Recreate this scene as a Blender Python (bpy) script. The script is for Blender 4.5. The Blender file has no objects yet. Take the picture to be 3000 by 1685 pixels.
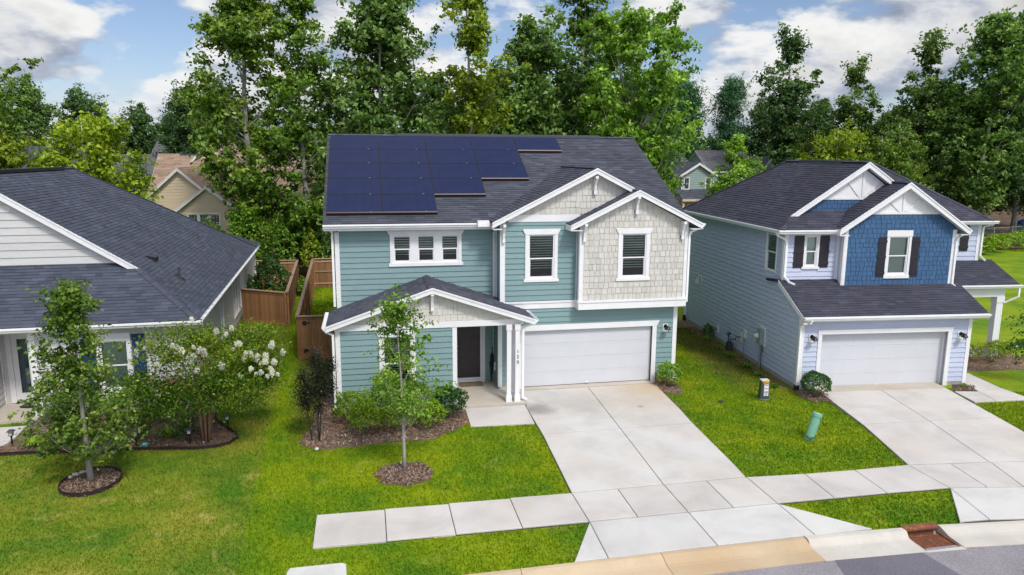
import bpy, math, random
import numpy as np
from mathutils import Vector, Matrix
R_ = math.radians
scn = bpy.context.scene
COL = scn.collection
random.seed(7)

# ---------------------------------------------------------------- camera
def make_camera():
    cd = bpy.data.cameras.new('camera'); co = bpy.data.objects.new('camera', cd); COL.objects.link(co)
    yaw, pitch, roll = .2, .1796, .0056
    F = Vector((math.sin(yaw)*math.cos(pitch), math.cos(yaw)*math.cos(pitch), -math.sin(pitch)))
    r0 = Vector((math.cos(yaw), -math.sin(yaw), 0)); u0 = r0.cross(F)
    R = math.cos(roll)*r0 + math.sin(roll)*u0
    U = -math.sin(roll)*r0 + math.cos(roll)*u0
    m = Matrix((R, U, -F)).transposed().to_4x4()
    m.translation = (-7.7766, -24.5606, 8.2701)
    co.matrix_world = m
    cd.sensor_width = 36; cd.lens = 25.4875; cd.clip_start = .1; cd.clip_end = 3000
    scn.camera = co
make_camera()

# ---------------------------------------------------------------- world, sun, exposure
SUN_EL, SUN_AZ = 50.0, 160.0          # azimuth measured from +Y towards +X
def make_world():
    w = bpy.data.worlds.new('World'); scn.world = w; w.use_nodes = True
    nt = w.node_tree; N = nt.nodes; L = nt.links; N.clear()
    out = N.new('ShaderNodeOutputWorld'); bg = N.new('ShaderNodeBackground'); bg.inputs['Strength'].default_value = .10
    L.new(bg.outputs[0], out.inputs[0])
    sky = N.new('ShaderNodeTexSky'); sky.sky_type = 'NISHITA'; sky.sun_disc = False
    sky.sun_elevation = R_(SUN_EL); sky.sun_rotation = R_(SUN_AZ); sky.air_density = 1.0; sky.dust_density = .6; sky.ozone_density = 1.6
    tc = N.new('ShaderNodeTexCoord'); sep = N.new('ShaderNodeSeparateXYZ'); L.new(tc.outputs['Generated'], sep.inputs[0])
    def math_(op, a, b=None, clamp=False):
        n = N.new('ShaderNodeMath'); n.operation = op; n.use_clamp = clamp
        for i, v in enumerate((a, b)):
            if v is None: continue
            if isinstance(v, (int, float)): n.inputs[i].default_value = v
            else: L.new(v, n.inputs[i])
        return n.outputs[0]
    px, py = sep.outputs[0], sep.outputs[1]; pz = math_('MULTIPLY', sep.outputs[2], 2.3)
    CX, CY, CZ = 9.4, 9.1, 4.2
    def noise(ox, oy, oz, scale, detail, rough, dist=0.0, lift=0.0):
        c = N.new('ShaderNodeCombineXYZ'); L.new(math_('ADD', px, ox), c.inputs[0]); L.new(math_('ADD', py, oy), c.inputs[1]); L.new(math_('ADD', pz, oz+lift), c.inputs[2])
        n = N.new('ShaderNodeTexNoise'); n.noise_dimensions = '3D'; L.new(c.outputs[0], n.inputs['Vector'])
        n.inputs['Scale'].default_value = scale; n.inputs['Detail'].default_value = detail; n.inputs['Roughness'].default_value = rough; n.inputs['Distortion'].default_value = dist
        return n.outputs['Fac']
    def ramp(f, stops):
        r = N.new('ShaderNodeValToRGB'); e = r.color_ramp.elements
        while len(e) < len(stops): e.new(.5)
        for k, (p, c) in enumerate(stops): e[k].position = p; e[k].color = (c[0], c[1], c[2], 1) if not isinstance(c, (int, float)) else (c, c, c, 1)
        L.new(f, r.inputs[0]); return r.outputs[0]
    cov = ramp(noise(CX, CY, CZ, 4.1, 12, .56, .1), [(.452, 0), (.480, .5), (.507, .93), (.54, 1)])
    # cloud shading: the same noise sampled nearer the sun gives light tops and grey bases
    a = noise(CX, CY, CZ, 4.1, 7, .56, .1); b = noise(CX, CY, CZ, 4.1, 7, .56, .1, .07)
    d = math_('ADD', math_('MULTIPLY', math_('SUBTRACT', a, b), 5.5), .66, True)
    ccol = ramp(d, [(0, (2.7, 3.1, 4.0)), (.40, (4.3, 4.7, 5.6)), (.72, (7.3, 7.5, 7.8)), (1, (8.8, 8.8, 8.7))])
    thick = ramp(a, [(.55, 1.0), (.63, .78), (.76, .52)])
    # lit-through clouds round the sun, brightness added as soft fill for house fronts
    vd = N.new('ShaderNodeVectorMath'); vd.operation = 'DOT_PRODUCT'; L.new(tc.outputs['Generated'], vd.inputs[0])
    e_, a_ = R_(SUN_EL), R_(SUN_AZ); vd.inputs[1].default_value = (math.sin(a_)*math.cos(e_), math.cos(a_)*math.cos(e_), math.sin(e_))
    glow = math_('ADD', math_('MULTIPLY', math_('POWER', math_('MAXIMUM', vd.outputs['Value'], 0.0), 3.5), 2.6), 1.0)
    mul = N.new('ShaderNodeMixRGB'); mul.blend_type = 'MULTIPLY'; mul.inputs[0].default_value = 1; L.new(ccol, mul.inputs[1]); L.new(thick, mul.inputs[2])
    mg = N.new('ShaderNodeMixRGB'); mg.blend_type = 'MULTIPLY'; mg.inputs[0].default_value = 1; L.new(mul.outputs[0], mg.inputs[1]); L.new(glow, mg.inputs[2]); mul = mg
    skc = N.new('ShaderNodeMixRGB'); skc.blend_type = 'MULTIPLY'; skc.inputs[0].default_value = 1; L.new(sky.outputs[0], skc.inputs[1]); skc.inputs[2].default_value = (1.0, 1.0, 1.12, 1)
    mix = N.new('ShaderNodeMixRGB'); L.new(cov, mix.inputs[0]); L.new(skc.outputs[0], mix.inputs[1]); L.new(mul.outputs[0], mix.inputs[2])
    # milky air near the horizon
    hz = ramp(sep.outputs[2], [(.0, .5), (.10, .0)])
    mix2 = N.new('ShaderNodeMixRGB'); L.new(hz, mix2.inputs[0]); L.new(mix.outputs[0], mix2.inputs[1]); mix2.inputs[2].default_value = (5.6, 6.4, 7.8, 1)
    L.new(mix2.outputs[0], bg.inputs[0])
make_world()
def make_sun():
    ld = bpy.data.lights.new('sun', 'SUN'); lo = bpy.data.objects.new('sun', ld); COL.objects.link(lo)
    ld.energy = 2.5; ld.angle = R_(11); ld.color = (1, .95, .87)
    el, az = R_(SUN_EL), R_(SUN_AZ)
    d = Vector((math.sin(az)*math.cos(el), math.cos(az)*math.cos(el), math.sin(el)))
    lo.rotation_euler = (-d).to_track_quat('-Z', 'Y').to_euler(); lo.location = (0, -20, 40)
make_sun()
scn.view_settings.view_transform = 'Standard'; scn.view_settings.look = 'None'
scn.view_settings.exposure = 0.06; scn.view_settings.gamma = 1.0; scn.view_settings.use_curve_mapping = False
scn.cycles.max_bounces = 5; scn.cycles.transparent_max_bounces = 12; scn.cycles.diffuse_bounces = 3; scn.cycles.glossy_bounces = 3; scn.cycles.caustics_reflective = False; scn.cycles.caustics_refractive = False

# ---------------------------------------------------------------- materials
MATS = {}
def nodes_of(name):
    m = bpy.data.materials.new(name); m.use_nodes = True; MATS[name] = m
    return m, m.node_tree.nodes, m.node_tree.links, m.node_tree.nodes['Principled BSDF']
def tex(N, L, vec, kind='NOISE', scale=5, detail=4, rough=.55, dist=0):
    n = N.new('ShaderNodeTexNoise'); n.inputs['Scale'].default_value = scale; n.inputs['Detail'].default_value = detail
    n.inputs['Roughness'].default_value = rough; n.inputs['Distortion'].default_value = dist
    if vec is not None: L.new(vec, n.inputs['Vector'])
    return n.outputs['Fac']
def cramp(N, L, f, stops, interp='LINEAR'):
    r = N.new('ShaderNodeValToRGB'); r.color_ramp.interpolation = interp; e = r.color_ramp.elements
    while len(e) < len(stops): e.new(.5)
    for k, (p, c) in enumerate(stops):
        e[k].position = p; e[k].color = (c, c, c, 1) if isinstance(c, (int, float)) else (c[0], c[1], c[2], 1)
    L.new(f, r.inputs[0]); return r.outputs[0]
def mixc(N, L, fac, a, b, mode='MIX'):
    n = N.new('ShaderNodeMixRGB'); n.blend_type = mode
    for i, v in enumerate((fac, a, b)):
        if isinstance(v, (int, float)): n.inputs[i].default_value = v if i == 0 else (v, v, v, 1)
        elif isinstance(v, tuple): n.inputs[i].default_value = (*v[:3], 1)
        else: L.new(v, n.inputs[i])
    return n.outputs[0]
def mth(N, L, op, a, b=None, clamp=False):
    n = N.new('ShaderNodeMath'); n.operation = op; n.use_clamp = clamp
    for i, v in enumerate((a, b)):
        if v is None: continue
        if isinstance(v, (int, float)): n.inputs[i].default_value = v
        else: L.new(v, n.inputs[i])
    return n.outputs[0]
def bump(N, L, bs, h, strength=.3, dist=.02):
    b = N.new('ShaderNodeBump'); b.inputs['Strength'].default_value = strength; b.inputs['Distance'].default_value = dist
    L.new(h, b.inputs['Height']); L.new(b.outputs[0], bs.inputs['Normal'])
def paint(name, col, rough=.55, var=.10, scale=3.0, rnd=.06, grain=60, gs=.15, dirt=None, metal=0.0, stretch=None):
    m, N, L, bs = nodes_of(name)
    tc = N.new('ShaderNodeTexCoord'); vec = tc.outputs['Object']
    if stretch:
        mp = N.new('ShaderNodeMapping'); mp.inputs['Scale'].default_value = stretch; L.new(vec, mp.inputs[0]); vec2 = mp.outputs[0]
    else: vec2 = vec
    f = cramp(N, L, tex(N, L, vec2, scale=scale, detail=6), [(.3, 1-var), (.7, 1+var*.5)])
    oi = N.new('ShaderNodeObjectInfo')
    rr = cramp(N, L, oi.outputs['Random'], [(0, 1-rnd), (1, 1+rnd)])
    c = mixc(N, L, 1.0, f, col, 'MULTIPLY'); c = mixc(N, L, 1.0, c, rr, 'MULTIPLY')
    if dirt:
        g = cramp(N, L, tex(N, L, vec, scale=dirt[2], detail=8, rough=.65), [(dirt[3], 0), (dirt[3]+.15, 1)])
        c = mixc(N, L, mth(N, L, 'MULTIPLY', g, dirt[1]), c, dirt[0])
    L.new(c, bs.inputs['Base Color']); bs.inputs['Roughness'].default_value = rough; bs.inputs['Metallic'].default_value = metal
    if grain: bump(N, L, bs, tex(N, L, vec2, scale=grain, detail=3), gs, .01)
    return m
paint('white_trim', (.77, .77, .785), .5, .05, 2.5, .01, 0, dirt=((.55, .53, .48), .35, 1.7, .6))
paint('white_gutter', (.84, .85, .86), .35, .04, 2.5, .01, 0, dirt=((.55, .6, .5), .3, 2.5, .62))
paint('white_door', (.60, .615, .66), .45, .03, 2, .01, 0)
paint('teal_siding', (.190, .300, .308), .6, .06, 1.2, .035, 90, .2, stretch=(1, 1, 6), dirt=((.25, .37, .39), .2, 3, .55))
paint('cream_shake', (.56, .545, .50), .7, .08, 3, .09, 70, .3, stretch=(6, 6, 1))
paint('blue_shake', (.036, .105, .225), .6, .10, 3, .10, 70, .3, stretch=(6, 6, 1))
paint('lavender_siding', (.49, .535, .68), .6, .05, 1.2, .02, 90, .15, stretch=(1, 1, 6))
paint('cream_siding', (.56, .555, .555), .6, .06, 1.2, .03, 90, .15, stretch=(1, 1, 6))
paint('tan_siding', (.64, .53, .39), .6, .06, 1.2, .03, 50, .1)
paint('sage_siding', (.25, .33, .32), .6, .06, 1.2, .03, 50, .1)
paint('bluegrey_siding', (.26, .36, .43), .6, .06, 1.2, .03, 50, .1)
paint('black_paint', (.012, .011, .016), .4, .2, 4, .1, 0)
paint('black_shutter', (.017, .015, .024), .5, .2, 4, .1, 0)
paint('navy_shutter', (.010, .045, .125), .45, .1, 4, .05, 0)
paint('brown_door', (.034, .024, .034), .35, .15, 5, .05, 0)
paint('brass', (.55, .45, .25), .3, .1, 5, 0, 0, metal=.9)
paint('grey_metal', (.26, .32, .33), .45, .1, 6, 0, 0)
paint('dark_metal', (.05, .06, .07), .45, .1, 6, 0, 0)
paint('galvanised', (.35, .37, .37), .4, .1, 6, 0, 0, metal=.6)
paint('pale_plastic', (.62, .62, .58), .5, .08, 6, 0, 0)
paint('pedestal_green', (.17, .40, .28), .45, .08, 4, 0, 0, dirt=((.3, .5, .38), .4, 6, .5))
paint('marker_green', (.05, .065, .05), .5, .15, 6, 0, 0)
paint('orange_sticker', (.8, .33, .01), .5, .03, 6, 0, 0)
paint('red_print', (.5, .03, .02), .5, .03, 6, 0, 0)
paint('blue_print', (.05, .15, .5), .5, .03, 6, 0, 0)
paint('foundation', (.42, .39, .36), .9, .25, 6, 0, 40, .4, dirt=((.25, .15, .09), .5, 3, .5))
paint('red_clay_foundation', (.42, .20, .10), .9, .2, 6, 0, 40, .4)
paint('rust', (.20, .07, .035), .85, .35, 9, 0, 60, .5, dirt=((.36, .12, .03), .8, 6, .52))
paint('black_frame', (.012, .012, .016), .35, .1, 6, 0, 0)
paint('brown_frame', (.030, .017, .018), .4, .1, 6, 0, 0, metal=.2)
paint('blue_tarp', (.008, .045, .30), .5, .2, 3, 0, 20, .5)
paint('umbrella_black', (.008, .008, .01), .6, .2, 6, 0, 0)
paint('doormat', (.09, .07, .055), .95, .5, 40, 0, 120, 1)
paint('black_edging', (.028, .012, .012), .6, .2, 6, 0, 0)
paint('stone', (.42, .41, .38), .85, .2, 12, .1, 30, .4)
paint('blind_slat', (.62, .66, .60), .6, .04, 4, 0, 0)
paint('room_dark', (.03, .03, .033), .9, .2, 3, 0, 0)
paint('plastic_teal', (.05, .33, .30), .4, .1, 6, 0, 0)
paint('clear_white', (.75, .75, .75), .3, .05, 6, 0, 0)
paint('joint_dark', (.075, .065, .055), .95, .3, 6, 0, 0)
paint('hub_tan', (.32, .24, .15), .6, .2, 10, 0, 0)

def wood_mat(name, c1, c2):
    m, N, L, bs = nodes_of(name)
    tc = N.new('ShaderNodeTexCoord'); oi = N.new('ShaderNodeObjectInfo')
    mp = N.new('ShaderNodeMapping'); mp.inputs['Scale'].default_value = (9, 9, .8); L.new(tc.outputs['Object'], mp.inputs[0])
    f = tex(N, L, mp.outputs[0], scale=2.2, detail=7, rough=.65, dist=.4)
    c = cramp(N, L, f, [(.25, c1), (.75, c2)])
    c = mixc(N, L, 1.0, c, cramp(N, L, oi.outputs['Random'], [(0, .72), (1, 1.25)]), 'MULTIPLY')
    L.new(c, bs.inputs['Base Color']); bs.inputs['Roughness'].default_value = .85; bump(N, L, bs, f, .4, .01)
wood_mat('fence_wood', (.15, .068, .024), (.34, .17, .072))
wood_mat('fence_cap', (.24, .14, .085), (.46, .34, .25))
wood_mat('bark_grey', (.22, .20, .18), (.46, .44, .41))
wood_mat('bark_brown', (.07, .045, .03), (.20, .14, .10))
wood_mat('bark_red', (.16, .07, .04), (.42, .27, .18))
wood_mat('bark_dark', (.015, .012, .01), (.05, .04, .035))

def shingle_mat(name, base, tint, lo=.62, hi=1.35):
    m, N, L, bs = nodes_of(name)
    tc = N.new('ShaderNodeTexCoord'); at = N.new('ShaderNodeAttribute'); at.attribute_name = 'rnd'
    c = cramp(N, L, at.outputs['Fac'], [(0, tuple(v*lo for v in base)), (.5, base), (.8, tint), (1, tuple(v*hi for v in base))])
    g = cramp(N, L, tex(N, L, tc.outputs['Object'], scale=170, detail=2), [(.3, .65), (.7, 1.35)])
    c = mixc(N, L, 1.0, c, g, 'MULTIPLY')
    w = cramp(N, L, tex(N, L, tc.outputs['Object'], scale=.35, detail=6), [(.3, .86), (.7, 1.12)])
    c = mixc(N, L, 1.0, c, w, 'MULTIPLY')
    L.new(c, bs.inputs['Base Color']); bs.inputs['Roughness'].default_value = .92; bs.inputs['Specular IOR Level'].default_value = .25
    bump(N, L, bs, tex(N, L, tc.outputs['Object'], scale=220, detail=2), .35, .006)
shingle_mat('roof_charcoal', (.074, .081, .106), (.088, .082, .104), .72, 1.3)
shingle_mat('roof_blueblack', (.066, .078, .108), (.076, .078, .108), .74, 1.3)
shingle_mat('roof_right', (.056, .058, .082), (.062, .058, .080), .78, 1.25)
shingle_mat('roof_tan', (.33, .235, .17), (.36, .24, .19), .75, 1.2)
shingle_mat('roof_grey', (.12, .12, .135), (.14, .13, .14), .75, 1.2)

def glass_mat():
    m, N, L, bs = nodes_of('glass'); N.remove(bs)
    out = [n for n in N if n.type == 'OUTPUT_MATERIAL'][0]
    g = N.new('ShaderNodeBsdfGlossy'); g.inputs['Roughness'].default_value = .03; g.inputs['Color'].default_value = (.9, 1, .97, 1)
    t = N.new('ShaderNodeBsdfTransparent'); t.inputs['Color'].default_value = (.80, .90, .86, 1)
    fr = N.new('ShaderNodeFresnel'); fr.inputs['IOR'].default_value = 1.5
    mx = N.new('ShaderNodeMixShader'); L.new(mth(N, L, 'ADD', fr.outputs[0], .04, True), mx.inputs[0]); L.new(t.outputs[0], mx.inputs[1]); L.new(g.outputs[0], mx.inputs[2]); L.new(mx.outputs[0], out.inputs[0])
glass_mat()
def solar_mat():
    m, N, L, bs = nodes_of('solar_cells')
    tc = N.new('ShaderNodeTexCoord')
    f = tex(N, L, tc.outputs['Object'], scale=1.3, detail=3)
    c = cramp(N, L, f, [(.3, (.008, .014, .054)), (.7, (.012, .019, .070))])
    br = N.new('ShaderNodeTexBrick'); L.new(tc.outputs['UV'], br.inputs['Vector']); br.offset = 0; br.inputs['Scale'].default_value = 1
    br.inputs['Brick Width'].default_value = .1667; br.inputs['Row Height'].default_value = .5; br.inputs['Mortar Size'].default_value = .006; br.inputs['Mortar Smooth'].default_value = .4
    c = mixc(N, L, mth(N, L, 'MULTIPLY', br.outputs['Fac'], .55), c, (.004, .005, .022))
    L.new(c, bs.inputs['Base Color']); bs.inputs['Roughness'].default_value = .3; bs.inputs['Specular IOR Level'].default_value = .16
solar_mat()
def leaf_mat(name, dark, mid, light, rough=.5, trans=.35, spec=.4):
    m, N, L, bs = nodes_of(name); N.remove(bs)
    out = [n for n in N if n.type == 'OUTPUT_MATERIAL'][0]
    at = N.new('ShaderNodeAttribute'); at.attribute_name = 'rnd'
    oi = N.new('ShaderNodeObjectInfo'); geo = N.new('ShaderNodeNewGeometry')
    cl = tex(N, L, geo.outputs['Position'], scale=.55, detail=3)
    f = mth(N, L, 'ADD', mth(N, L, 'MULTIPLY', at.outputs['Fac'], .62), mth(N, L, 'MULTIPLY', cl, .55))
    f = mth(N, L, 'SUBTRACT', f, .09)
    c = cramp(N, L, f, [(.12, dark), (.5, mid), (.88, light)])  # light stop also stands in for sunlit highlights on tree leaves
    c = mixc(N, L, 1.0, c, cramp(N, L, oi.outputs['Random'], [(0, .82), (1, 1.18)]), 'MULTIPLY')
    b2 = N.new('ShaderNodeBsdfPrincipled'); L.new(c, b2.inputs['Base Color']); b2.inputs['Roughness'].default_value = rough; b2.inputs['Specular IOR Level'].default_value = spec
    tr = N.new('ShaderNodeBsdfTranslucent'); L.new(mixc(N, L, 1.0, c, (1.25, 1.3, .6), 'MULTIPLY'), tr.inputs['Color'])
    mx = N.new('ShaderNodeMixShader'); mx.inputs[0].default_value = trans; L.new(b2.outputs[0], mx.inputs[1]); L.new(tr.outputs[0], mx.inputs[2]); L.new(mx.outputs[0], out.inputs[0])
leaf_mat('leaf_bright', (.034, .090, .008), (.145, .290, .022), (.42, .60, .10))
leaf_mat('leaf_yellow', (.075, .135, .008), (.225, .330, .014), (.45, .52, .05))
leaf_mat('leaf_mid', (.022, .056, .010), (.110, .215, .038), (.36, .50, .14))
leaf_mat('leaf_dark', (.014, .042, .013), (.072, .150, .040), (.22, .37, .11))
leaf_mat('leaf_pine', (.018, .065, .030), (.060, .165, .070), (.13, .30, .13))
leaf_mat('leaf_maple', (.022, .058, .006), (.110, .210, .018), (.38, .48, .08), .42)
leaf_mat('leaf_crape', (.022, .066, .006), (.110, .215, .012), (.40, .46, .03), .42)
leaf_mat('leaf_purple', (.006, .009, .006), (.018, .028, .016), (.05, .06, .03), .45)
leaf_mat('leaf_box', (.045, .11, .005), (.20, .36, .012), (.48, .62, .05))
leaf_mat('leaf_holly', (.014, .050, .010), (.045, .130, .022), (.12, .26, .05), .35)
leaf_mat('leaf_lily', (.045, .10, .006), (.14, .26, .015), (.30, .40, .03))
leaf_mat('petal_white', (.62, .60, .55), (.78, .77, .75), (.85, .85, .84), .6, .3, .2)
leaf_mat('petal_yellow', (.6, .35, .01), (.75, .5, .02), (.8, .6, .05), .6, .3, .2)
leaf_mat('petal_blue', (.08, .09, .45), (.12, .14, .6), (.2, .22, .7), .6, .3, .2)

def grass_mat():
    m, N, L, bs = nodes_of('lawn_grass')
    geo = N.new('ShaderNodeNewGeometry'); P = geo.outputs['Position']; sp = N.new('ShaderNodeSeparateXYZ'); L.new(P, sp.inputs[0])
    at = N.new('ShaderNodeAttribute'); at.attribute_name = 'rnd'
    big = tex(N, L, P, scale=.42, detail=4, rough=.6, dist=.3)
    med = tex(N, L, P, scale=1.5, detail=5, rough=.62, dist=.5)
    fin = tex(N, L, P, scale=14, detail=4)
    # the neighbour's lawn left of the lot line is browner
    lot = mth(N, L, 'ADD', sp.outputs[0], mth(N, L, 'MULTIPLY', sp.outputs[1], .045))
    side = cramp(N, L, mth(N, L, 'ADD', lot, 11.03), [(.0, 0), (.06, 1)])
    fr = mth(N, L, 'ADD', sp.outputs[1], 8.6)                 # verge near the street has its own shade
    own = cramp(N, L, big, [(.33, (.075, .175, .006)), (.5, (.155, .245, .003)), (.66, (.225, .290, .004))])
    nei = cramp(N, L, big, [(.34, (.085, .175, .012)), (.48, (.155, .218, .014)), (.64, (.235, .250, .028))])
    c = mixc(N, L, side, nei, own)
    dry = cramp(N, L, med, [(.56, 0), (.72, 1)])
    amt = cramp(N, L, side, [(0, .62), (1, .28)])
    c = mixc(N, L, mth(N, L, 'MULTIPLY', dry, amt), c, (.44, .37, .11))
    lush = cramp(N, L, tex(N, L, P, scale=.95, detail=4, rough=.5, dist=.8), [(.57, 0), (.7, 1)])
    c = mixc(N, L, mth(N, L, 'MULTIPLY', lush, .65), c, (.070, .185, .006))
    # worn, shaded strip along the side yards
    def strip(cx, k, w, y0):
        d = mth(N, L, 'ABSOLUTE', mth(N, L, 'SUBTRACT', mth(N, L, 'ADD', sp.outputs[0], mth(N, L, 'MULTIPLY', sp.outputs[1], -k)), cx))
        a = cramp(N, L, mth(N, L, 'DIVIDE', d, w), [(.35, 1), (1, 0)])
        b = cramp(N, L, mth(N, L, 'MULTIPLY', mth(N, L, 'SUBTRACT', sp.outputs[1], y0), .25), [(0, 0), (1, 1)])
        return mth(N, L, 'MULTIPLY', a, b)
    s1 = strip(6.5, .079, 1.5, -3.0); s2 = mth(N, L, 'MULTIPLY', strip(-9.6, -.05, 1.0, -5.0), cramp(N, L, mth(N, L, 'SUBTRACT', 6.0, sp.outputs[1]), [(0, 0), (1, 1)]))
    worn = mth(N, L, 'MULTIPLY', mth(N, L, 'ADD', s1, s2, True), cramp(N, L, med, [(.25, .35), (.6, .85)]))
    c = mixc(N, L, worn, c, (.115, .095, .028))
    c = mixc(N, L, 1.0, c, cramp(N, L, fin, [(.25, .88), (.75, 1.12)]), 'MULTIPLY')
    c = mixc(N, L, 1.0, c, cramp(N, L, at.outputs['Fac'], [(0, .86), (1, 1.16)]), 'MULTIPLY')
    L.new(c, bs.inputs['Base Color']); bs.inputs['Roughness'].default_value = .8; bs.inputs['Specular IOR Level'].default_value = .2
    bump(N, L, bs, fin, .6, .03)
grass_mat()
def concrete_mat(name, base, stains=(), warm=.4):
    m, N, L, bs = nodes_of(name)
    geo = N.new('ShaderNodeNewGeometry'); P = geo.outputs['Position']; oi = N.new('ShaderNodeObjectInfo')
    f = tex(N, L, P, scale=.8, detail=8, rough=.6, dist=.4)
    c = cramp(N, L, f, [(.25, tuple(v*.78 for v in base)), (.55, base), (.8, tuple(v*1.07 for v in base))])
    c = mixc(N, L, mth(N, L, 'MULTIPLY', cramp(N, L, tex(N, L, P, scale=.5, detail=5), [(.45, 0), (.7, 1)]), warm), c, (base[0]*.93, base[1]*.80, base[2]*.66))
    c = mixc(N, L, 1.0, c, cramp(N, L, oi.outputs['Random'], [(0, .95), (1, 1.05)]), 'MULTIPLY')
    c = mixc(N, L, 1.0, c, cramp(N, L, tex(N, L, P, scale=35, detail=3), [(.3, .95), (.7, 1.05)]), 'MULTIPLY')
    for (x, y, r, col, amt) in stains:
        vs = N.new('ShaderNodeVectorMath'); vs.operation = 'DISTANCE'; L.new(P, vs.inputs[0]); vs.inputs[1].default_value = (x, y, 0)
        d = mth(N, L, 'ADD', mth(N, L, 'DIVIDE', vs.outputs['Value'], r), mth(N, L, 'MULTIPLY', mth(N, L, 'SUBTRACT', tex(N, L, P, scale=2.2, detail=6), .5), 1.1))
        c = mixc(N, L, mth(N, L, 'MULTIPLY', cramp(N, L, d, [(.15, 1), (1, 0)]), amt), c, col)
    L.new(c, bs.inputs['Base Color']); bs.inputs['Roughness'].default_value = .85
    bump(N, L, bs, tex(N, L, P, scale=90, detail=3), .25, .004)
concrete_mat('concrete_drive', (.565, .545, .525), stains=((-2.45, -2.2, .9, (.17, .16, .15), .75), (2.2, -.7, 1.7, (.50, .33, .16), .65), (1.5, -2.0, 2.6, (.50, .42, .33), .5), (-1.0, -2.0, 1.6, (.36, .33, .29), .45), (1.1, -2.6, .16, (.2, .19, .18), .7)))
concrete_mat('concrete_walk', (.555, .525, .50), warm=.3)
concrete_mat('concrete_white', (.585, .575, .56), warm=.2)
concrete_mat('concrete_porch', (.50, .45, .39), warm=.5)
concrete_mat('concrete_curb', (.54, .42, .28), warm=.7)
concrete_mat('concrete_gutter', (.58, .55, .50), warm=.5)
def asphalt_mat(name, base):
    m, N, L, bs = nodes_of(name)
    geo = N.new('ShaderNodeNewGeometry'); P = geo.outputs['Position']
    c = cramp(N, L, tex(N, L, P, scale=28, detail=6, rough=.85), [(.32, tuple(v*.45 for v in base)), (.55, base), (.75, tuple(v*1.6 for v in base))])
    c = mixc(N, L, 1.0, c, cramp(N, L, tex(N, L, P, scale=1.1, detail=6), [(.3, .85), (.7, 1.12)]), 'MULTIPLY')
    L.new(c, bs.inputs['Base Color']); bs.inputs['Roughness'].default_value = .9
    bump(N, L, bs, tex(N, L, P, scale=120, detail=2), .6, .006)
asphalt_mat('asphalt_light', (.29, .27, .295)); asphalt_mat('asphalt_dark', (.165, .155, .185))
def soil_mat(name, a, b, c3):
    m, N, L, bs = nodes_of(name)
    geo = N.new('ShaderNodeNewGeometry'); P = geo.outputs['Position']
    c = cramp(N, L, tex(N, L, P, scale=22, detail=7, rough=.75, dist=1), [(.3, a), (.55, b), (.72, c3)])
    c = mixc(N, L, mth(N, L, 'MULTIPLY', cramp(N, L, tex(N, L, P, scale=1.1, detail=4), [(.52, 0), (.68, 1)]), .7), c, (.42, .17, .065))
    L.new(c, bs.inputs['Base Color']); bs.inputs['Roughness'].default_value = .95; bump(N, L, bs, tex(N, L, P, scale=40, detail=5), 1, .03)
soil_mat('mulch', (.08, .052, .035), (.21, .145, .10), (.42, .31, .23))
soil_mat('forest_floor', (.03, .02, .012), (.09, .055, .03), (.18, .12, .07))
def chip_mat():
    m, N, L, bs = nodes_of('mulch_chips'); at = N.new('ShaderNodeAttribute'); at.attribute_name = 'rnd'
    L.new(cramp(N, L, at.outputs['Fac'], [(0, (.05, .028, .018)), (.5, (.17, .10, .07)), (.85, (.34, .24, .18)), (1, (.5, .40, .32))]), bs.inputs['Base Color']); bs.inputs['Roughness'].default_value = .9
chip_mat()
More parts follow.
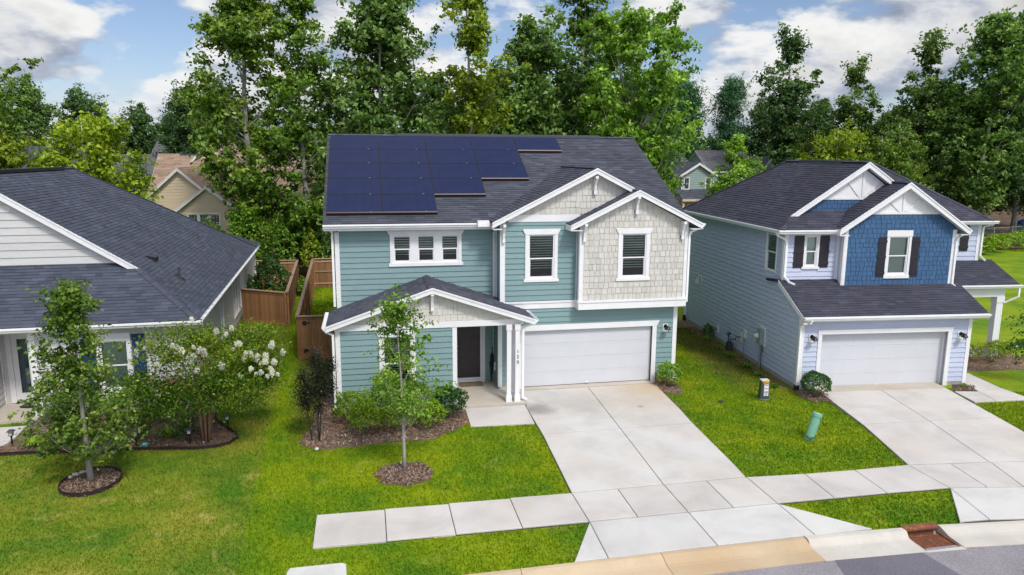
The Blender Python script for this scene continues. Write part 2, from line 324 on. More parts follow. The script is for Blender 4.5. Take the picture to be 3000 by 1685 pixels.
# ---------------------------------------------------------------- helpers
def put(name, me, parent=None, kind=None):
    o = bpy.data.objects.new(name, me); COL.objects.link(o)
    if parent is not None: o.parent = parent
    if kind: o['kind'] = kind
    return o
def thing(name, label, cat, loc=(0, 0, 0), rz=0.0, group=None):
    o = put(name, None); o.location = loc; o.rotation_euler = (0, 0, rz)
    o['label'] = label; o['category'] = cat
    if group: o['group'] = group
    o.empty_display_size = .3
    return o
def tag(o, label, cat, group=None):
    o['label'] = label; o['category'] = cat
    if group: o['group'] = group
    return o
def copy_tree(o, parent=None):
    c = o.copy(); COL.objects.link(c)
    if parent is not None: c.parent = parent
    for ch in o.children: copy_tree(ch, c)
    return c
class MB:
    def __init__(s): s.v = []; s.f = []; s.r = []; s.cur = 0.0
    def poly(s, pts):
        n = len(s.v); s.v += [tuple(p) for p in pts]; s.f.append(tuple(range(n, n+len(pts)))); s.r.append(s.cur)
    def hexa(s, p):   # p: 8 points, bottom 4 then top 4 (ccw from above)
        n = len(s.v); s.v += [tuple(q) for q in p]
        for f in ((0, 3, 2, 1), (4, 5, 6, 7), (0, 1, 5, 4), (1, 2, 6, 5), (2, 3, 7, 6), (3, 0, 4, 7)):
            s.f.append(tuple(n+i for i in f)); s.r.append(s.cur)
    def box(s, x0, x1, y0, y1, z0, z1):
        s.hexa([(x0, y0, z0), (x1, y0, z0), (x1, y1, z0), (x0, y1, z0), (x0, y0, z1), (x1, y0, z1), (x1, y1, z1), (x0, y1, z1)])
    def cbox(s, c, sz): s.box(c[0]-sz[0]/2, c[0]+sz[0]/2, c[1]-sz[1]/2, c[1]+sz[1]/2, c[2]-sz[2]/2, c[2]+sz[2]/2)
    def prism(s, pts, d):   # extrude 3d polygon by vector d
        n = len(s.v); k = len(pts); d = Vector(d)
        s.v += [tuple(p) for p in pts] + [tuple(Vector(p)+d) for p in pts]
        s.f.append(tuple(range(n, n+k))); s.f.append(tuple(range(n+2*k-1, n+k-1, -1))); s.r += [s.cur]*2
        for i in range(k):
            j = (i+1) % k; s.f.append((n+j, n+i, n+k+i, n+k+j)); s.r.append(s.cur)
    def bar(s, a, b, w, h, up=(0, 0, 1)):   # rectangular bar from a to b
        a = Vector(a); b = Vector(b); d = (b-a).normalized(); u = Vector(up)
        if abs(d.dot(u)) > .99: u = Vector((0, 1, 0))
        x = d.cross(u).normalized(); y = x.cross(d).normalized()
        s.hexa([a-x*w/2-y*h/2, a+x*w/2-y*h/2, b+x*w/2-y*h/2, b-x*w/2-y*h/2, a-x*w/2+y*h/2, a+x*w/2+y*h/2, b+x*w/2+y*h/2, b-x*w/2+y*h/2])
    def tube(s, pts, rad, n=8, cap=True):
        rings = []; P = [Vector(p) for p in pts]; base = len(s.v)
        for i, p in enumerate(P):
            d = (P[min(i+1, len(P)-1)] - P[max(i-1, 0)]).normalized()
            u = Vector((1, 0, 0)) if abs(d.x) < .9 else Vector((0, 1, 0))
            x = d.cross(u).normalized(); y = d.cross(x).normalized()
            r = rad[i] if isinstance(rad, (list, tuple)) else rad
            for k in range(n):
                a = 2*math.pi*k/n; s.v.append(tuple(p + x*math.cos(a)*r + y*math.sin(a)*r))
        for i in range(len(P)-1):
            for k in range(n):
                a = base+i*n+k; b = base+i*n+(k+1) % n; s.f.append((a, b, b+n, a+n)); s.r.append(s.cur)
        if cap:
            s.f.append(tuple(base+k for k in range(n))[::-1]); s.f.append(tuple(base+(len(P)-1)*n+k for k in range(n))); s.r += [s.cur]*2
    def lathe(s, c, prof, n=16):   # prof: (r,z) list
        base = len(s.v)
        for r, z in prof:
            for k in range(n):
                a = 2*math.pi*k/n; s.v.append((c[0]+r*math.cos(a), c[1]+r*math.sin(a), c[2]+z))
        for i in range(len(prof)-1):
            for k in range(n):
                a = base+i*n+k; b = base+i*n+(k+1) % n; s.f.append((a, b, b+n, a+n)); s.r.append(s.cur)
    def mesh(s, name, m, rnd=False, smooth=False):
        me = bpy.data.meshes.new(name); me.from_pydata(s.v, [], s.f)
        if m: me.materials.append(MATS[m])
        if rnd:
            at = me.attributes.new('rnd', 'FLOAT', 'FACE'); at.data.foreach_set('value', s.r)
        if smooth: me.shade_smooth()
        return me
    def build(s, name, m, parent=None, kind=None, rnd=False, smooth=False):
        if not s.v: return None
        return put(name, s.mesh(name, m, rnd, smooth), parent, kind)
def clip_poly(sub, clip):
    """convex clip; both lists of 2d points, clip counter-clockwise"""
    out = list(sub)
    for i in range(len(clip)):
        a = clip[i]; b = clip[(i+1) % len(clip)]
        if not out: break
        inp = out; out = []
        def side(p): return (b[0]-a[0])*(p[1]-a[1]) - (b[1]-a[1])*(p[0]-a[0])
        for j in range(len(inp)):
            p = inp[j]; q = inp[(j+1) % len(inp)]; sp = side(p); sq = side(q)
            if sp >= -1e-9: out.append(p)
            if (sp > 1e-9 and sq < -1e-9) or (sp < -1e-9 and sq > 1e-9):
                t = sp/(sp-sq); out.append((p[0]+(q[0]-p[0])*t, p[1]+(q[1]-p[1])*t))
    return out
def area(p): return .5*sum(p[i][0]*p[(i+1) % len(p)][1]-p[(i+1) % len(p)][0]*p[i][1] for i in range(len(p)))
def ccw(p): return p if area(p) > 0 else p[::-1]
class Wall:
    """vertical plane: u along d, z up, w outwards along the normal n"""
    def __init__(s, o, d):
        s.o = Vector((o[0], o[1])); s.d = Vector(d).normalized(); s.n = Vector((s.d.y, -s.d.x))
    def P(s, u, z, w=0.0):
        q = s.o + s.d*u + s.n*w; return (q.x, q.y, z)
    def box(s, mb, u0, u1, z0, z1, w0, w1):
        mb.hexa([s.P(u0, z0, w1), s.P(u1, z0, w1), s.P(u1, z0, w0), s.P(u0, z0, w0), s.P(u0, z1, w1), s.P(u1, z1, w1), s.P(u1, z1, w0), s.P(u0, z1, w0)])
    def slab(s, mb, poly, w0, w1):
        v = s.P(0, 0, w0-w1); o = s.P(0, 0, 0); d = tuple(v[i]-o[i] for i in range(3))
        mb.prism([s.P(u, z, w1) for u, z in ccw(poly)], d)
def cuts(u0, u1, holes, za, zb):
    iv = [(u0, u1)]
    for h in holes:
        if h[2] < zb-1e-4 and h[3] > za+1e-4:
            nv = []
            for a, b in iv:
                if h[1] <= a or h[0] >= b: nv.append((a, b)); continue
                if h[0] > a: nv.append((a, h[0]))
                if h[1] < b: nv.append((h[1], b))
            iv = nv
    return iv
def wall_body(wall, poly, holes, m, parent, name='wall', th=.12):
    """solid wall with real openings, cut into convex pieces"""
    poly = ccw(poly); mb = MB(); zs = sorted(set([min(p[1] for p in poly), max(p[1] for p in poly)] + [h[2] for h in holes] + [h[3] for h in holes]))
    U0 = min(p[0] for p in poly); U1 = max(p[0] for p in poly)
    for za, zb in zip(zs, zs[1:]):
        for a, b in cuts(U0, U1, holes, za, zb):
            q = clip_poly([(a, za), (b, za), (b, zb), (a, zb)], poly)
            if len(q) > 2 and abs(area(q)) > 1e-5: wall.slab(mb, q, -th, 0)
    return mb.build(name, m, parent)
def lap(wall, poly, holes, m, parent, z0, expo, mode='board', rnd=None, budget=None, name=None, w0=.001, w1=.030):
    """lapped siding boards or staggered shakes, each piece an object of its own up to the budget"""
    rnd = rnd or random.Random(3); poly = ccw(poly); U0 = min(p[0] for p in poly); U1 = max(p[0] for p in poly); Z1 = max(p[1] for p in poly)
    name = name or ('siding_board' if mode == 'board' else 'shake'); rest = MB(); z = z0; row = 0
    while z < Z1-.01:
        zt = z+expo
        for a, b in cuts(U0, U1, holes, z+.02, zt-.02):
            u = a
            if mode == 'board': segs = []; first = rnd.uniform(1.4, 3.6)
            while u < b-1e-3:
                if mode == 'board': nu = min(b, u+(first if u == a and b-a > 3.9 else 3.66)); g = .0015
                else: nu = u+rnd.uniform(.13, .245); nu = b if b-nu < .07 else nu; g = .008
                zb = z+.014 if mode == 'board' else z+.009+rnd.choice((0, 0, .012, -.008))
                q = clip_poly([(u+g, zb), (nu-g, zb), (nu-g, zt), (u+g, zt)], poly)
                if len(q) > 2 and abs(area(q)) > 4e-4:
                    one = budget is None or budget[0] > 0
                    mb = MB() if one else rest
                    k = w1+ (rnd.uniform(-.002, .004) if mode != 'board' else 0)
                    w_0 = w0 if mode == 'board' else .010; fr = [wall.P(p[0], p[1], w_0+(k-w_0)*max(0, min(1, (zt-p[1])/expo))) for p in q]; bk = [wall.P(p[0], p[1], 0) for p in q]
                    n = len(mb.v); c = len(q); mb.v += fr+bk; mb.f.append(tuple(range(n, n+c))); mb.r.append(0)
                    for i in range(c):
                        j = (i+1) % c; mb.f.append((n+j, n+i, n+c+i, n+c+j)); mb.r.append(0)
                    if one:
                        mb.build(name, m, parent)
                        if budget is not None: budget[0] -= 1
                u = nu
        z = zt; row += 1
    if rest.v: rest.build(name, m, parent, 'stuff')
def roof(parent, pts, z, m, expo=.143, tabs=True, th=.09, indiv=0, seed=1, over=.02, name='roof_plane', tabw=(.16, .34), edge='white_trim', zref=None):
    """sloping roof plane over the plan polygon pts with height z(x,y); real lapped shingle tabs"""
    p0 = Vector((pts[0][0], pts[0][1], z(*pts[0]))); e = .01
    gx = (z(pts[0][0]+e, pts[0][1])-z(*pts[0]))/e; gy = (z(pts[0][0], pts[0][1]+e)-z(*pts[0]))/e
    N = Vector((-gx, -gy, 1)).normalized(); V = Vector((gx, gy, gx*gx+gy*gy)).normalized(); U = V.cross(N).normalized()
    P3 = [Vector((x, y, z(x, y))) for x, y in pts]
    uv = ccw([((q-p0).dot(U), (q-p0).dot(V)) for q in P3])
    def W(u, v, w): return tuple(p0+U*u+V*v+N*w)
    mb = MB(); mb.prism([W(u, v, 0) for u, v in uv], -N*th); slab = mb.build(name, edge if False else m, parent, rnd=False)
    so = MB(); so.poly([W(u, v, -th-.004) for u, v in uv][::-1]); so.build('roof_soffit', 'white_trim', slab)
    if not tabs: return slab
    rnd = random.Random(seed); v0 = min(q[1] for q in uv); v1 = max(q[1] for q in uv); u0 = min(q[0] for q in uv); u1 = max(q[0] for q in uv)
    if zref is not None: v0 = (zref-p0.z)/V.z; v0 += math.floor((min(q[1] for q in uv)-v0)/expo+1e-6)*expo
    rest = MB(); v = v0; k = 0; big = []
    while v < v1:
        u = u0-rnd.uniform(0, .3)
        while u < u1:
            nu = u+rnd.uniform(*tabw); a = .010 if rnd.random() < .5 else .017
            q = clip_poly([(u, v-over*(v == v0)), (nu-.002, v-over*(v == v0)), (nu-.002, v+expo), (u, v+expo)], uv) if v != v0 else clip_poly([(u, v), (nu-.002, v), (nu-.002, v+expo), (u, v+expo)], uv)
            if len(q) > 2 and abs(area(q)) > 2e-4:
                one = k < indiv; t = MB() if one else rest; t.cur = rnd.random() if a < .015 else rnd.random()*.7
                fr = [W(p[0], p[1], .0015+a*max(0, min(1, (v+expo-p[1])/expo))) for p in q]
                n = len(t.v); c = len(q); low = [i for i in range(c) if q[i][1] < v+.004]
                t.v += fr; t.f.append(tuple(range(n, n+c))); t.r.append(t.cur)
                for i in low:
                    j = (i+1) % c
                    if j in low and q[i][1] < v+.004 and abs(q[i][0]-q[j][0]) > .01:
                        nn = len(t.v); t.v += [W(q[i][0], q[i][1], 0), W(q[j][0], q[j][1], 0)]; t.f.append((n+i, nn, nn+1, n+j)); t.r.append(0)
                if one: big.append(t.build('shingle', m, slab, rnd=True)); k += 1
            u = nu
        v += expo
    rest.build('shingle_courses', m, slab, 'stuff', rnd=True)
    return slab
def ridge_caps(parent, a, b, m, w=.13, step=.145, seed=2):
    a = Vector(a); b = Vector(b); L = (b-a).length; d = (b-a)/L; h = Vector((0, 0, 1)); x = d.cross(h).normalized(); mb = MB(); rnd = random.Random(seed)
    n = int(L/step)
    for i in range(n):
        p = a+d*(i*L/n); q = p+d*(L/n)*1.25; t0 = .030; t1 = .014; mb.cur = rnd.random()
        for sgn in (-1, 1):
            lo0 = p+x*w*sgn-Vector((0, 0, w*.42)); lo1 = q+x*w*sgn-Vector((0, 0, w*.42))
            pts = [p+h*t0, lo0+h*t0, lo1+h*t1, q+h*t1]
            mb.poly(pts if sgn < 0 else pts[::-1])
            mb.poly([p+h*t0, p+h*.0, lo0, lo0+h*t0])
    return mb.build('ridge_cap', m, parent, 'stuff', rnd=True)
def gutter(parent, a, b, outward, m='white_gutter', sz=.125, leaf=True):
    a = Vector(a); b = Vector(b); n = Vector((outward[0], outward[1], 0)).normalized(); up = Vector((0, 0, 1)); k = sz/.12
    prof = [(0, 0), (0, -.115), (.075, -.115), (.085, -.08), (.118, -.045), (.118, 0), (.104, 0), (.104, -.04), (.072, -.072), (.066, -.100), (.010, -.100), (.010, 0)]
    mb = MB(); nn = len(prof); mb.v += [tuple(a+n*p[0]*k+up*p[1]*k) for p in prof]+[tuple(b+n*p[0]*k+up*p[1]*k) for p in prof]
    for i in range(nn):
        j = (i+1) % nn; mb.f.append((i, j, nn+j, nn+i)); mb.r.append(0)
    for base in (0, nn):
        for q in ((0, 1, 10, 11), (1, 2, 9, 10), (2, 3, 8, 9), (3, 4, 7, 8), (4, 5, 6, 7)):
            mb.f.append(tuple(base+i for i in q)); mb.r.append(0)
    for base in (a, b):
        mb.poly([base+n*.01*k+up*-.01, base+n*.01*k-up*.1*k, base+n*.07*k-up*.1*k, base+n*.104*k-up*.04*k, base+n*.104*k-up*.01])
    return mb.build('gutter', m, parent)
def downspout(parent, pts, m='white_gutter', w=.075, d=.06, boot=None):
    mb = MB(); P = [Vector(p) for p in pts]
    for i in range(len(P)-1):
        dd = (P[i+1]-P[i]).normalized()*.02
        mb.bar(P[i]-dd, P[i+1]+dd, w, d, up=(.01, 1, .02) if abs((P[i+1]-P[i]).normalized().z) > .8 else (0, 0, 1))
    o = mb.build('downspout', m, parent)
    if boot:
        b = MB(); b.cbox(boot, (.15, .14, .28)); b.build('downspout_boot', 'black_paint', o)
    return o
def window(parent, wall, u0, u1, z0, z1, head=.17, flare=0.0, side=.11, sill=.10, sill_ext=.05, blind='open', units=1, mull=.0, split=.5, grid=None, top_ext=0.0, frame_m='white_trim', label=None):
    """double-hung window units in an opening (u0..u1, z0..z1)"""
    pr = .045
    f = MB(); gaps = []
    uw = (u1-u0-mull*(units-1))/units
    for k in range(units):
        a = u0+k*(uw+mull); b = a+uw; gaps.append((a, b)); t = .045; zm = z0+(z1-z0)*split
        wall.box(f, a, a+t, z0, z1, -.06, .02); wall.box(f, b-t, b, z0, z1, -.06, .02)
        wall.box(f, a+t, b-t, z1-t, z1, -.06, .018); wall.box(f, a+t, b-t, z0, z0+t, -.06, .018)
        wall.box(f, a+t, b-t, zm-.022, zm+.022, -.05, .012)
        for (c0, c1) in ((a+t, a+t+.025), (b-t-.025, b-t)): wall.box(f, c0, c1, z0+t, zm-.022, -.045, .0)
        wall.box(f, a+t+.025, b-t-.025, z0+t, z0+t+.045, -.045, .0)
        if grid:
            for gi in range(1, grid[0]): wall.box(f, a+(b-a)*gi/grid[0]-.008, a+(b-a)*gi/grid[0]+.008, z0+t, z1-t, -.03, -.005)
            for gi in range(1, grid[1]): zz = z0+(z1-z0)*gi/grid[1]; wall.box(f, a+t, b-t, zz-.008, zz+.008, -.028, -.007)
        if k < units-1: wall.box(f, b, b+mull, z0, z1, -.05, .03)
    w = f.build('window', frame_m, parent)
    if label: w['label'] = label
    if side > 0:
        for c0, c1 in ((u0-side, u0), (u1, u1+side)): s = MB(); wall.box(s, c0, c1, z0, z1, -.02, pr); s.build('casing', 'white_trim', w)
    if head > 0:
        h = MB(); wall.slab(h, [(u0-side-top_ext, z1), (u1+side+top_ext, z1), (u1+side+flare+top_ext, z1+head), (u0-side-flare-top_ext, z1+head)], -.02, pr+.012); h.build('head_trim', 'white_trim', w)
    if sill > 0:
        h = MB(); wall.box(h, u0-side-sill_ext, u1+side+sill_ext, z0-sill, z0, -.02, pr+.014); h.build('sill', 'white_trim', w)
    for a, b in gaps:
        zm = z0+(z1-z0)*split
        for (c, d, ww) in ((z0+.045, zm, -.035), (zm, z1-.045, -.02)):
            g = MB(); g.poly([wall.P(a+.04, c, ww), wall.P(b-.04, c, ww), wall.P(b-.04, d, ww), wall.P(a+.04, d, ww)]); g.build('pane', 'glass', w)
        bl = MB(); zz = z1-.06; wall.box(bl, a+.05, b-.05, zz-.03, zz+.01, -.13, -.08)
        low = z0+.05 if blind in ('open', 'closed') else z0+(z1-z0)*.22
        while zz > low:
            if blind != 'closed':
                wall.slab(bl, [(a+.05, zz-.009), (b-.05, zz-.009), (b-.05, zz+.009), (a+.05, zz+.009)], -.12, -.06); zz -= .088
            else:
                n = len(bl.v); q = [wall.P(a+.05, zz, -.085), wall.P(b-.05, zz, -.085), wall.P(b-.05, zz+.052, -.105), wall.P(a+.05, zz+.052, -.105)]; bl.poly(q); zz -= .046
        bl.build('blind', 'blind_slat', w)
    r = MB()   # the room behind the glass
    for q in ([(u0, z0, -.13), (u1, z0, -.13), (u1, z0, -1.2), (u0, z0, -1.2)], [(u0, z1, -1.2), (u1, z1, -1.2), (u1, z1, -.13), (u0, z1, -.13)],
              [(u0, z0, -.13), (u0, z0, -1.2), (u0, z1, -1.2), (u0, z1, -.13)], [(u1, z0, -1.2), (u1, z0, -.13), (u1, z1, -.13), (u1, z1, -1.2)],
              [(u0, z0, -1.2), (u1, z0, -1.2), (u1, z1, -1.2), (u0, z1, -1.2)]):
        r.poly([wall.P(*p) for p in q])
    r.build('room', 'room_dark', w)
    return w
def shutter(parent, wall, u0, u1, z0, z1, m='black_shutter', panel=False):
    mb = MB()
    if panel:
        wall.box(mb, u0, u1, z0, z1, .016, .035)
        for a, b, c, d in ((u0, u0+.06, z0, z1), (u1-.06, u1, z0, z1), (u0+.06, u1-.06, z0, z0+.09), (u0+.06, u1-.06, z1-.09, z1), (u0+.06, u1-.06, (z0+z1)/2-.04, (z0+z1)/2+.04)): wall.box(mb, a, b, c, d, .035, .052)
        return mb.build('shutter', m, parent)
    n = 3; w = (u1-u0)/n
    for i in range(n): wall.box(mb, u0+i*w+.003, u0+(i+1)*w-.003, z0, z1, .018, .038)
    s = mb.build('shutter', m, parent)
    for zc in (z0+.16, (z0+z1)/2, z1-.16):
        b = MB(); wall.box(b, u0-.004, u1+.004, zc-.045, zc+.045, .038, .060); b.build('batten', m, s)
    return s
def garage_door(parent, wall, u0, u1, z0, z1, w=-.10, cols=4):
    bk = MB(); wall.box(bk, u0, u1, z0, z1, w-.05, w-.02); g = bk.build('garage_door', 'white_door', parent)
    h = (z1-z0)/4; rd = random.Random(5)
    for k in range(4):
        a = z0+k*h+.0025; b = z0+(k+1)*h-.0025; mb = MB(); cw = (u1-u0)/cols; st = .055
        wall.box(mb, u0, u1, a, b, w-.02, w-.0012)
        wall.box(mb, u0, u1, a, a+st, w-.02, w+.0030); wall.box(mb, u0, u1, b-st, b, w-.02, w+.0030)
        for c in range(cols):
            x0 = u0+c*cw; x1 = x0+cw
            wall.box(mb, x0, x0+st, a+st, b-st, w-.02, w+.0028); wall.box(mb, x1-st, x1, a+st, b-st, w-.02, w+.0028)
            n = 14; bw = (cw-2*st-.03)/n
            for i in range(n): wall.box(mb, x0+st+.006+i*bw+.004, x0+st+.006+(i+1)*bw, a+st+.005, b-st-.005, w-.02, w+.0015)
        mb.build('door_section', 'white_door', g)
    hb = MB(); um = (u0+u1)/2; wall.box(hb, um-.06, um+.06, z0+.05, z0+.075, w+.012, w+.035); wall.box(hb, um-.06, um-.04, z0+.03, z0+.05, w+.012, w+.04); wall.box(hb, um+.04, um+.06, z0+.03, z0+.05, w+.012, w+.04); hb.build('handle', 'white_gutter', g)
    return g
def wall_lamp(label, F, wall, u, z):
    """outdoor lantern with a gooseneck on a white block"""
    t = thing('wall_lamp', label, 'wall lamp', group='black lanterns beside garage doors')
    t.matrix_world = F
    mb = MB(); wall.box(mb, u-.10, u+.10, z-.15, z+.15, .01, .045); mb.build('mounting_block', 'white_trim', t)
    mb = MB(); c = Vector(wall.P(u, z+.07, .05)); n = Vector(wall.P(0, 0, 1))-Vector(wall.P(0, 0, 0))
    mb.tube([c, c+n*.03], [.075, .065], 12); mb.tube([c, c+n*.08+Vector((0, 0, .045)), c+n*.16+Vector((0, 0, .03)), c+n*.2], [.022]*4, 8); mb.build('arm', 'black_paint', t, smooth=False)
    q = c+n*.2; mb = MB(); mb.lathe(q, [(.002, .05), (.05, .035), (.115, -.06), (.12, -.08), (.105, -.08), (.03, 0)], 14); mb.build('lamp_shade', 'black_paint', t, smooth=True)
    mb = MB(); mb.lathe(q, [(.058, -.075), (.05, -.17), (.03, -.19), (.001, -.19)], 12); mb.build('glass_globe', 'glass', t, smooth=True)
    mb = MB()
    for k in range(4):
        a = k*math.pi/2+.4; mb.bar(q+Vector((.062*math.cos(a), .062*math.sin(a), -.075)), q+Vector((.035*math.cos(a), .035*math.sin(a), -.195)), .008, .008)
    mb.build('cage', 'black_paint', t)
    return t
def bracket(parent, wall, u, z, h=.62, d=.30, w=.10):
    mb = MB(); o = lambda q: wall.P(*q)
    wall.box(mb, u-w/2, u+w/2, z-h, z, .017, .017+.06)
    wall.box(mb, u-w/2, u+w/2, z-h-.02, z-h+.10, .017, .017+.12)
    wall.box(mb, u-w/2, u+w/2, z-.09, z, .077, .017+d)
    # curved brace
    pts = [(.077, -h+.10), (.13, -h+.10), (.17, -.32), (d+.0, -.09), (d-.10, -.09), (.12, -.22)]
    for i in (0,):
        wall_pts = [wall.P(u-w/2*.8, z+b, a) for a, b in pts]
        v = Vector(wall.P(w*.8, 0, 0))-Vector(wall.P(0, 0, 0)); mb.prism(wall_pts, v)
    return mb.build('bracket', 'white_trim', parent)
def rake(parent, wall, a, b, h=.20, w0=0.0, w1=.035, m='white_trim', soffit=None, name='rake_board'):
    """sloping barge board between (u,z) a and b (top edge), hanging h below, with a thinner shingle-mould on top"""
    mb = MB(); wall.slab(mb, [a, b, (b[0], b[1]-h), (a[0], a[1]-h)], w0, w1); o = mb.build(name, m, parent)
    m2 = MB(); wall.slab(m2, [(a[0], a[1]+.0), (b[0], b[1]+.0), (b[0], b[1]-.055), (a[0], a[1]-.055)], w1, w1+.022); m2.build('shingle_mould', m, o)
    if soffit:
        s = MB(); wall.slab(s, [(a[0], a[1]-h+.05), (b[0], b[1]-h+.05), (b[0], b[1]-h+.03), (a[0], a[1]-h+.03)], -soffit, w0); s.build('soffit', m, o)
    return o
# ---------------------------------------------------------------- fast scattered leaves
def quads_mesh(name, V, m, rv, mats=None):
    """V: (N,4,3) quads -> mesh with per-face rnd"""
    n = len(V); me = bpy.data.meshes.new(name)
    me.vertices.add(n*4); me.vertices.foreach_set('co', np.ascontiguousarray(V, dtype=np.float32).ravel())
    me.loops.add(n*4); me.loops.foreach_set('vertex_index', np.arange(n*4, dtype=np.int32))
    me.polygons.add(n); me.polygons.foreach_set('loop_start', np.arange(0, n*4, 4, dtype=np.int32)); me.polygons.foreach_set('loop_total', np.full(n, 4, dtype=np.int32))
    at = me.attributes.new('rnd', 'FLOAT', 'FACE'); at.data.foreach_set('value', rv.astype(np.float32))
    me.materials.append(MATS[m]); me.update(calc_edges=True)
    return me
def tris_mesh(name, V, m, rv):
    n = len(V); me = bpy.data.meshes.new(name)
    me.vertices.add(n*3); me.vertices.foreach_set('co', np.ascontiguousarray(V, dtype=np.float32).ravel())
    me.loops.add(n*3); me.loops.foreach_set('vertex_index', np.arange(n*3, dtype=np.int32))
    me.polygons.add(n); me.polygons.foreach_set('loop_start', np.arange(0, n*3, 3, dtype=np.int32)); me.polygons.foreach_set('loop_total', np.full(n, 3, dtype=np.int32))
    at = me.attributes.new('rnd', 'FLOAT', 'FACE'); at.data.foreach_set('value', rv.astype(np.float32))
    me.materials.append(MATS[m]); me.update(calc_edges=True)
    return me
def unit(v): return v/np.maximum(np.linalg.norm(v, axis=-1, keepdims=True), 1e-9)
def leaves(C, size, rng, up=.9, aspect=.62, droop=.0, outward=None, jit=.35):
    """diamond leaves, slightly folded, around centres C"""
    n = len(C); N = rng.normal(size=(n, 3)); N[:, 2] += up
    if outward is not None: N += outward*.8
    N = unit(N); A = rng.normal(size=(n, 3)); A[:, 2] -= droop; A = unit(A-N*(A*N).sum(1, keepdims=True)); B = np.cross(N, A)
    s = (size*(1+rng.uniform(-jit, jit, n)))[:, None]
    f = N*s*.14
    return np.stack([C-A*s*.5, C+B*s*aspect*.5-A*s*.08+f, C+A*s*.5-N*s*.1, C-B*s*aspect*.5-A*s*.08+f], 1)
# ================================================================ ground, lawn, paving
def offset_poly(p, d):
    p = ccw(p); out = []; n = len(p)
    for i in range(n):
        a = Vector(p[i-1]); b = Vector(p[i]); c = Vector(p[(i+1) % n])
        e1 = (b-a).normalized(); e2 = (c-b).normalized(); n1 = Vector((-e1.y, e1.x)); n2 = Vector((-e2.y, e2.x))
        k = n1+n2; k = k/max(.3, k.dot(k))*2; out.append(tuple(b+k*d))
    return out
def flat(name, poly, z, m, kind=None, parent=None, th=0):
    mb = MB(); poly = ccw(poly)
    if th: mb.prism([(x, y, z-th) for x, y in poly], (0, 0, th))
    else: mb.poly([(x, y, z) for x, y in poly])
    return mb.build(name, m, parent, kind)
def slab_set(name, base, slabs, m, z=0.0, th=.1, gap=.0095, joint='joint_dark'):
    o = flat(name, base, z-.035, joint, 'structure', th=.08)
    for s in slabs:
        cy = (max(p[1] for p in s)+min(p[1] for p in s))/2; hy = max(p[1] for p in s)-cy; ky = 1-.012/max(hy, .2)
        s = [(p[0], cy+(p[1]-cy)*ky) for p in s]
        mb = MB(); q = offset_poly(s, gap); q2 = offset_poly(s, gap+.010)
        n = len(q); b = len(mb.v); mb.v += [(x, y, z-.05) for x, y in q]+[(x, y, z-.008) for x, y in q]+[(x, y, z) for x, y in q2]
        for lv in (0, 1):
            for i in range(n):
                j = (i+1) % n; mb.f.append((b+lv*n+i, b+lv*n+j, b+lv*n+n+j, b+lv*n+n+i)); mb.r.append(0)
        mb.f.append(tuple(b+2*n+i for i in range(n))); mb.r.append(0)
        mb.build('slab', m, o)
    return o
def terrain():
    mb = MB(); ys = np.concatenate([np.linspace(0, 1, 12), np.linspace(4, 60, 38), np.linspace(70, 900, 30)])
    xs = np.concatenate([np.linspace(-400, -70, 12), np.linspace(-60, 90, 76), np.linspace(110, 500, 12)])
    def h(x, y):
        z = -.055
        if y > 20: z += .10*math.sin(x*.13+1)*min(1, (y-20)/20)
        return z
    nx = len(xs)
    def y0(x): return -11.37 if x < 5 else -11.37-.12*(x-5) if x < 30 else -14.4
    for y in ys:
        for x in xs:
            yy = y0(x)+(1.0-y0(x))*y if y <= 1 else y
            mb.v.append((x, yy, h(x, yy)))
    for j in range(len(ys)-1):
        for i in range(nx-1): mb.f.append((j*nx+i, j*nx+i+1, (j+1)*nx+i+1, (j+1)*nx+i)); mb.r.append(.5)
    me = mb.mesh('ground', 'lawn_grass', rnd=True, smooth=True)
    return put('ground', me, kind='structure')
terrain()
flat('asphalt_road', [(-60, -12.05), (4.9, -12.08), (6.3, -12.2), (9.3, -12.6), (12, -12.95), (16, -13.5), (60, -20), (60, -40), (-60, -40)], -.115, 'asphalt_light', 'structure', th=.03)
flat('asphalt_patch', [(1.75, -12.10), (3.78, -12.12), (4.0, -13.5), (4.1, -15), (1.5, -15), (1.55, -12.9)], -.108, 'asphalt_dark', 'structure', th=.008)

# main driveway, its apron and the pavement
slab_set('driveway', [(-2.66, -.12), (2.62, -.12), (2.4, -3.0), (2.17, -4.36), (1.84, -8.26), (-2.94, -8.26), (-2.72, -4.4)],
    [[(-2.58, -.27), (-.01, -.27), (-.24, -4.36), (-2.72, -4.38), (-2.69, -2.0), (-2.64, -1.7)], [(-.01, -.27), (2.58, -.26), (2.45, -1.5), (2.34, -2.94), (2.17, -4.36), (-.24, -4.36)],
     [(-2.72, -4.38), (-.24, -4.36), (-.48, -8.28), (-2.93, -8.29)], [(-.24, -4.36), (2.17, -4.36), (1.95, -7.2), (1.84, -8.26), (-.48, -8.28)]], 'concrete_drive')
flat('garage_apron', [(-2.6, -.26), (2.6, -.25), (2.62, .12), (-2.6, .12)], .008, 'concrete_porch', 'structure', th=.06)
walk = []
xs = [-9.10, -7.53, -6.01, -4.50, -2.93]; 
for a, b in zip(xs, xs[1:]): walk.append([(a, -8.25+.0*a), (b, -8.29), (b, -9.765), (a, -9.75)])
ja = [(-2.93, -8.29), (-1.72, -8.285), (-.48, -8.28), (.70, -8.27), (1.84, -8.26), (3.47, -8.37), (4.94, -8.40), (6.60, -8.38), (7.82, -8.55), (9.0, -8.66), (10.0, -8.80), (11.6, -9.02), (13.2, -9.25), (14.8, -9.5), (16.4, -9.76)]
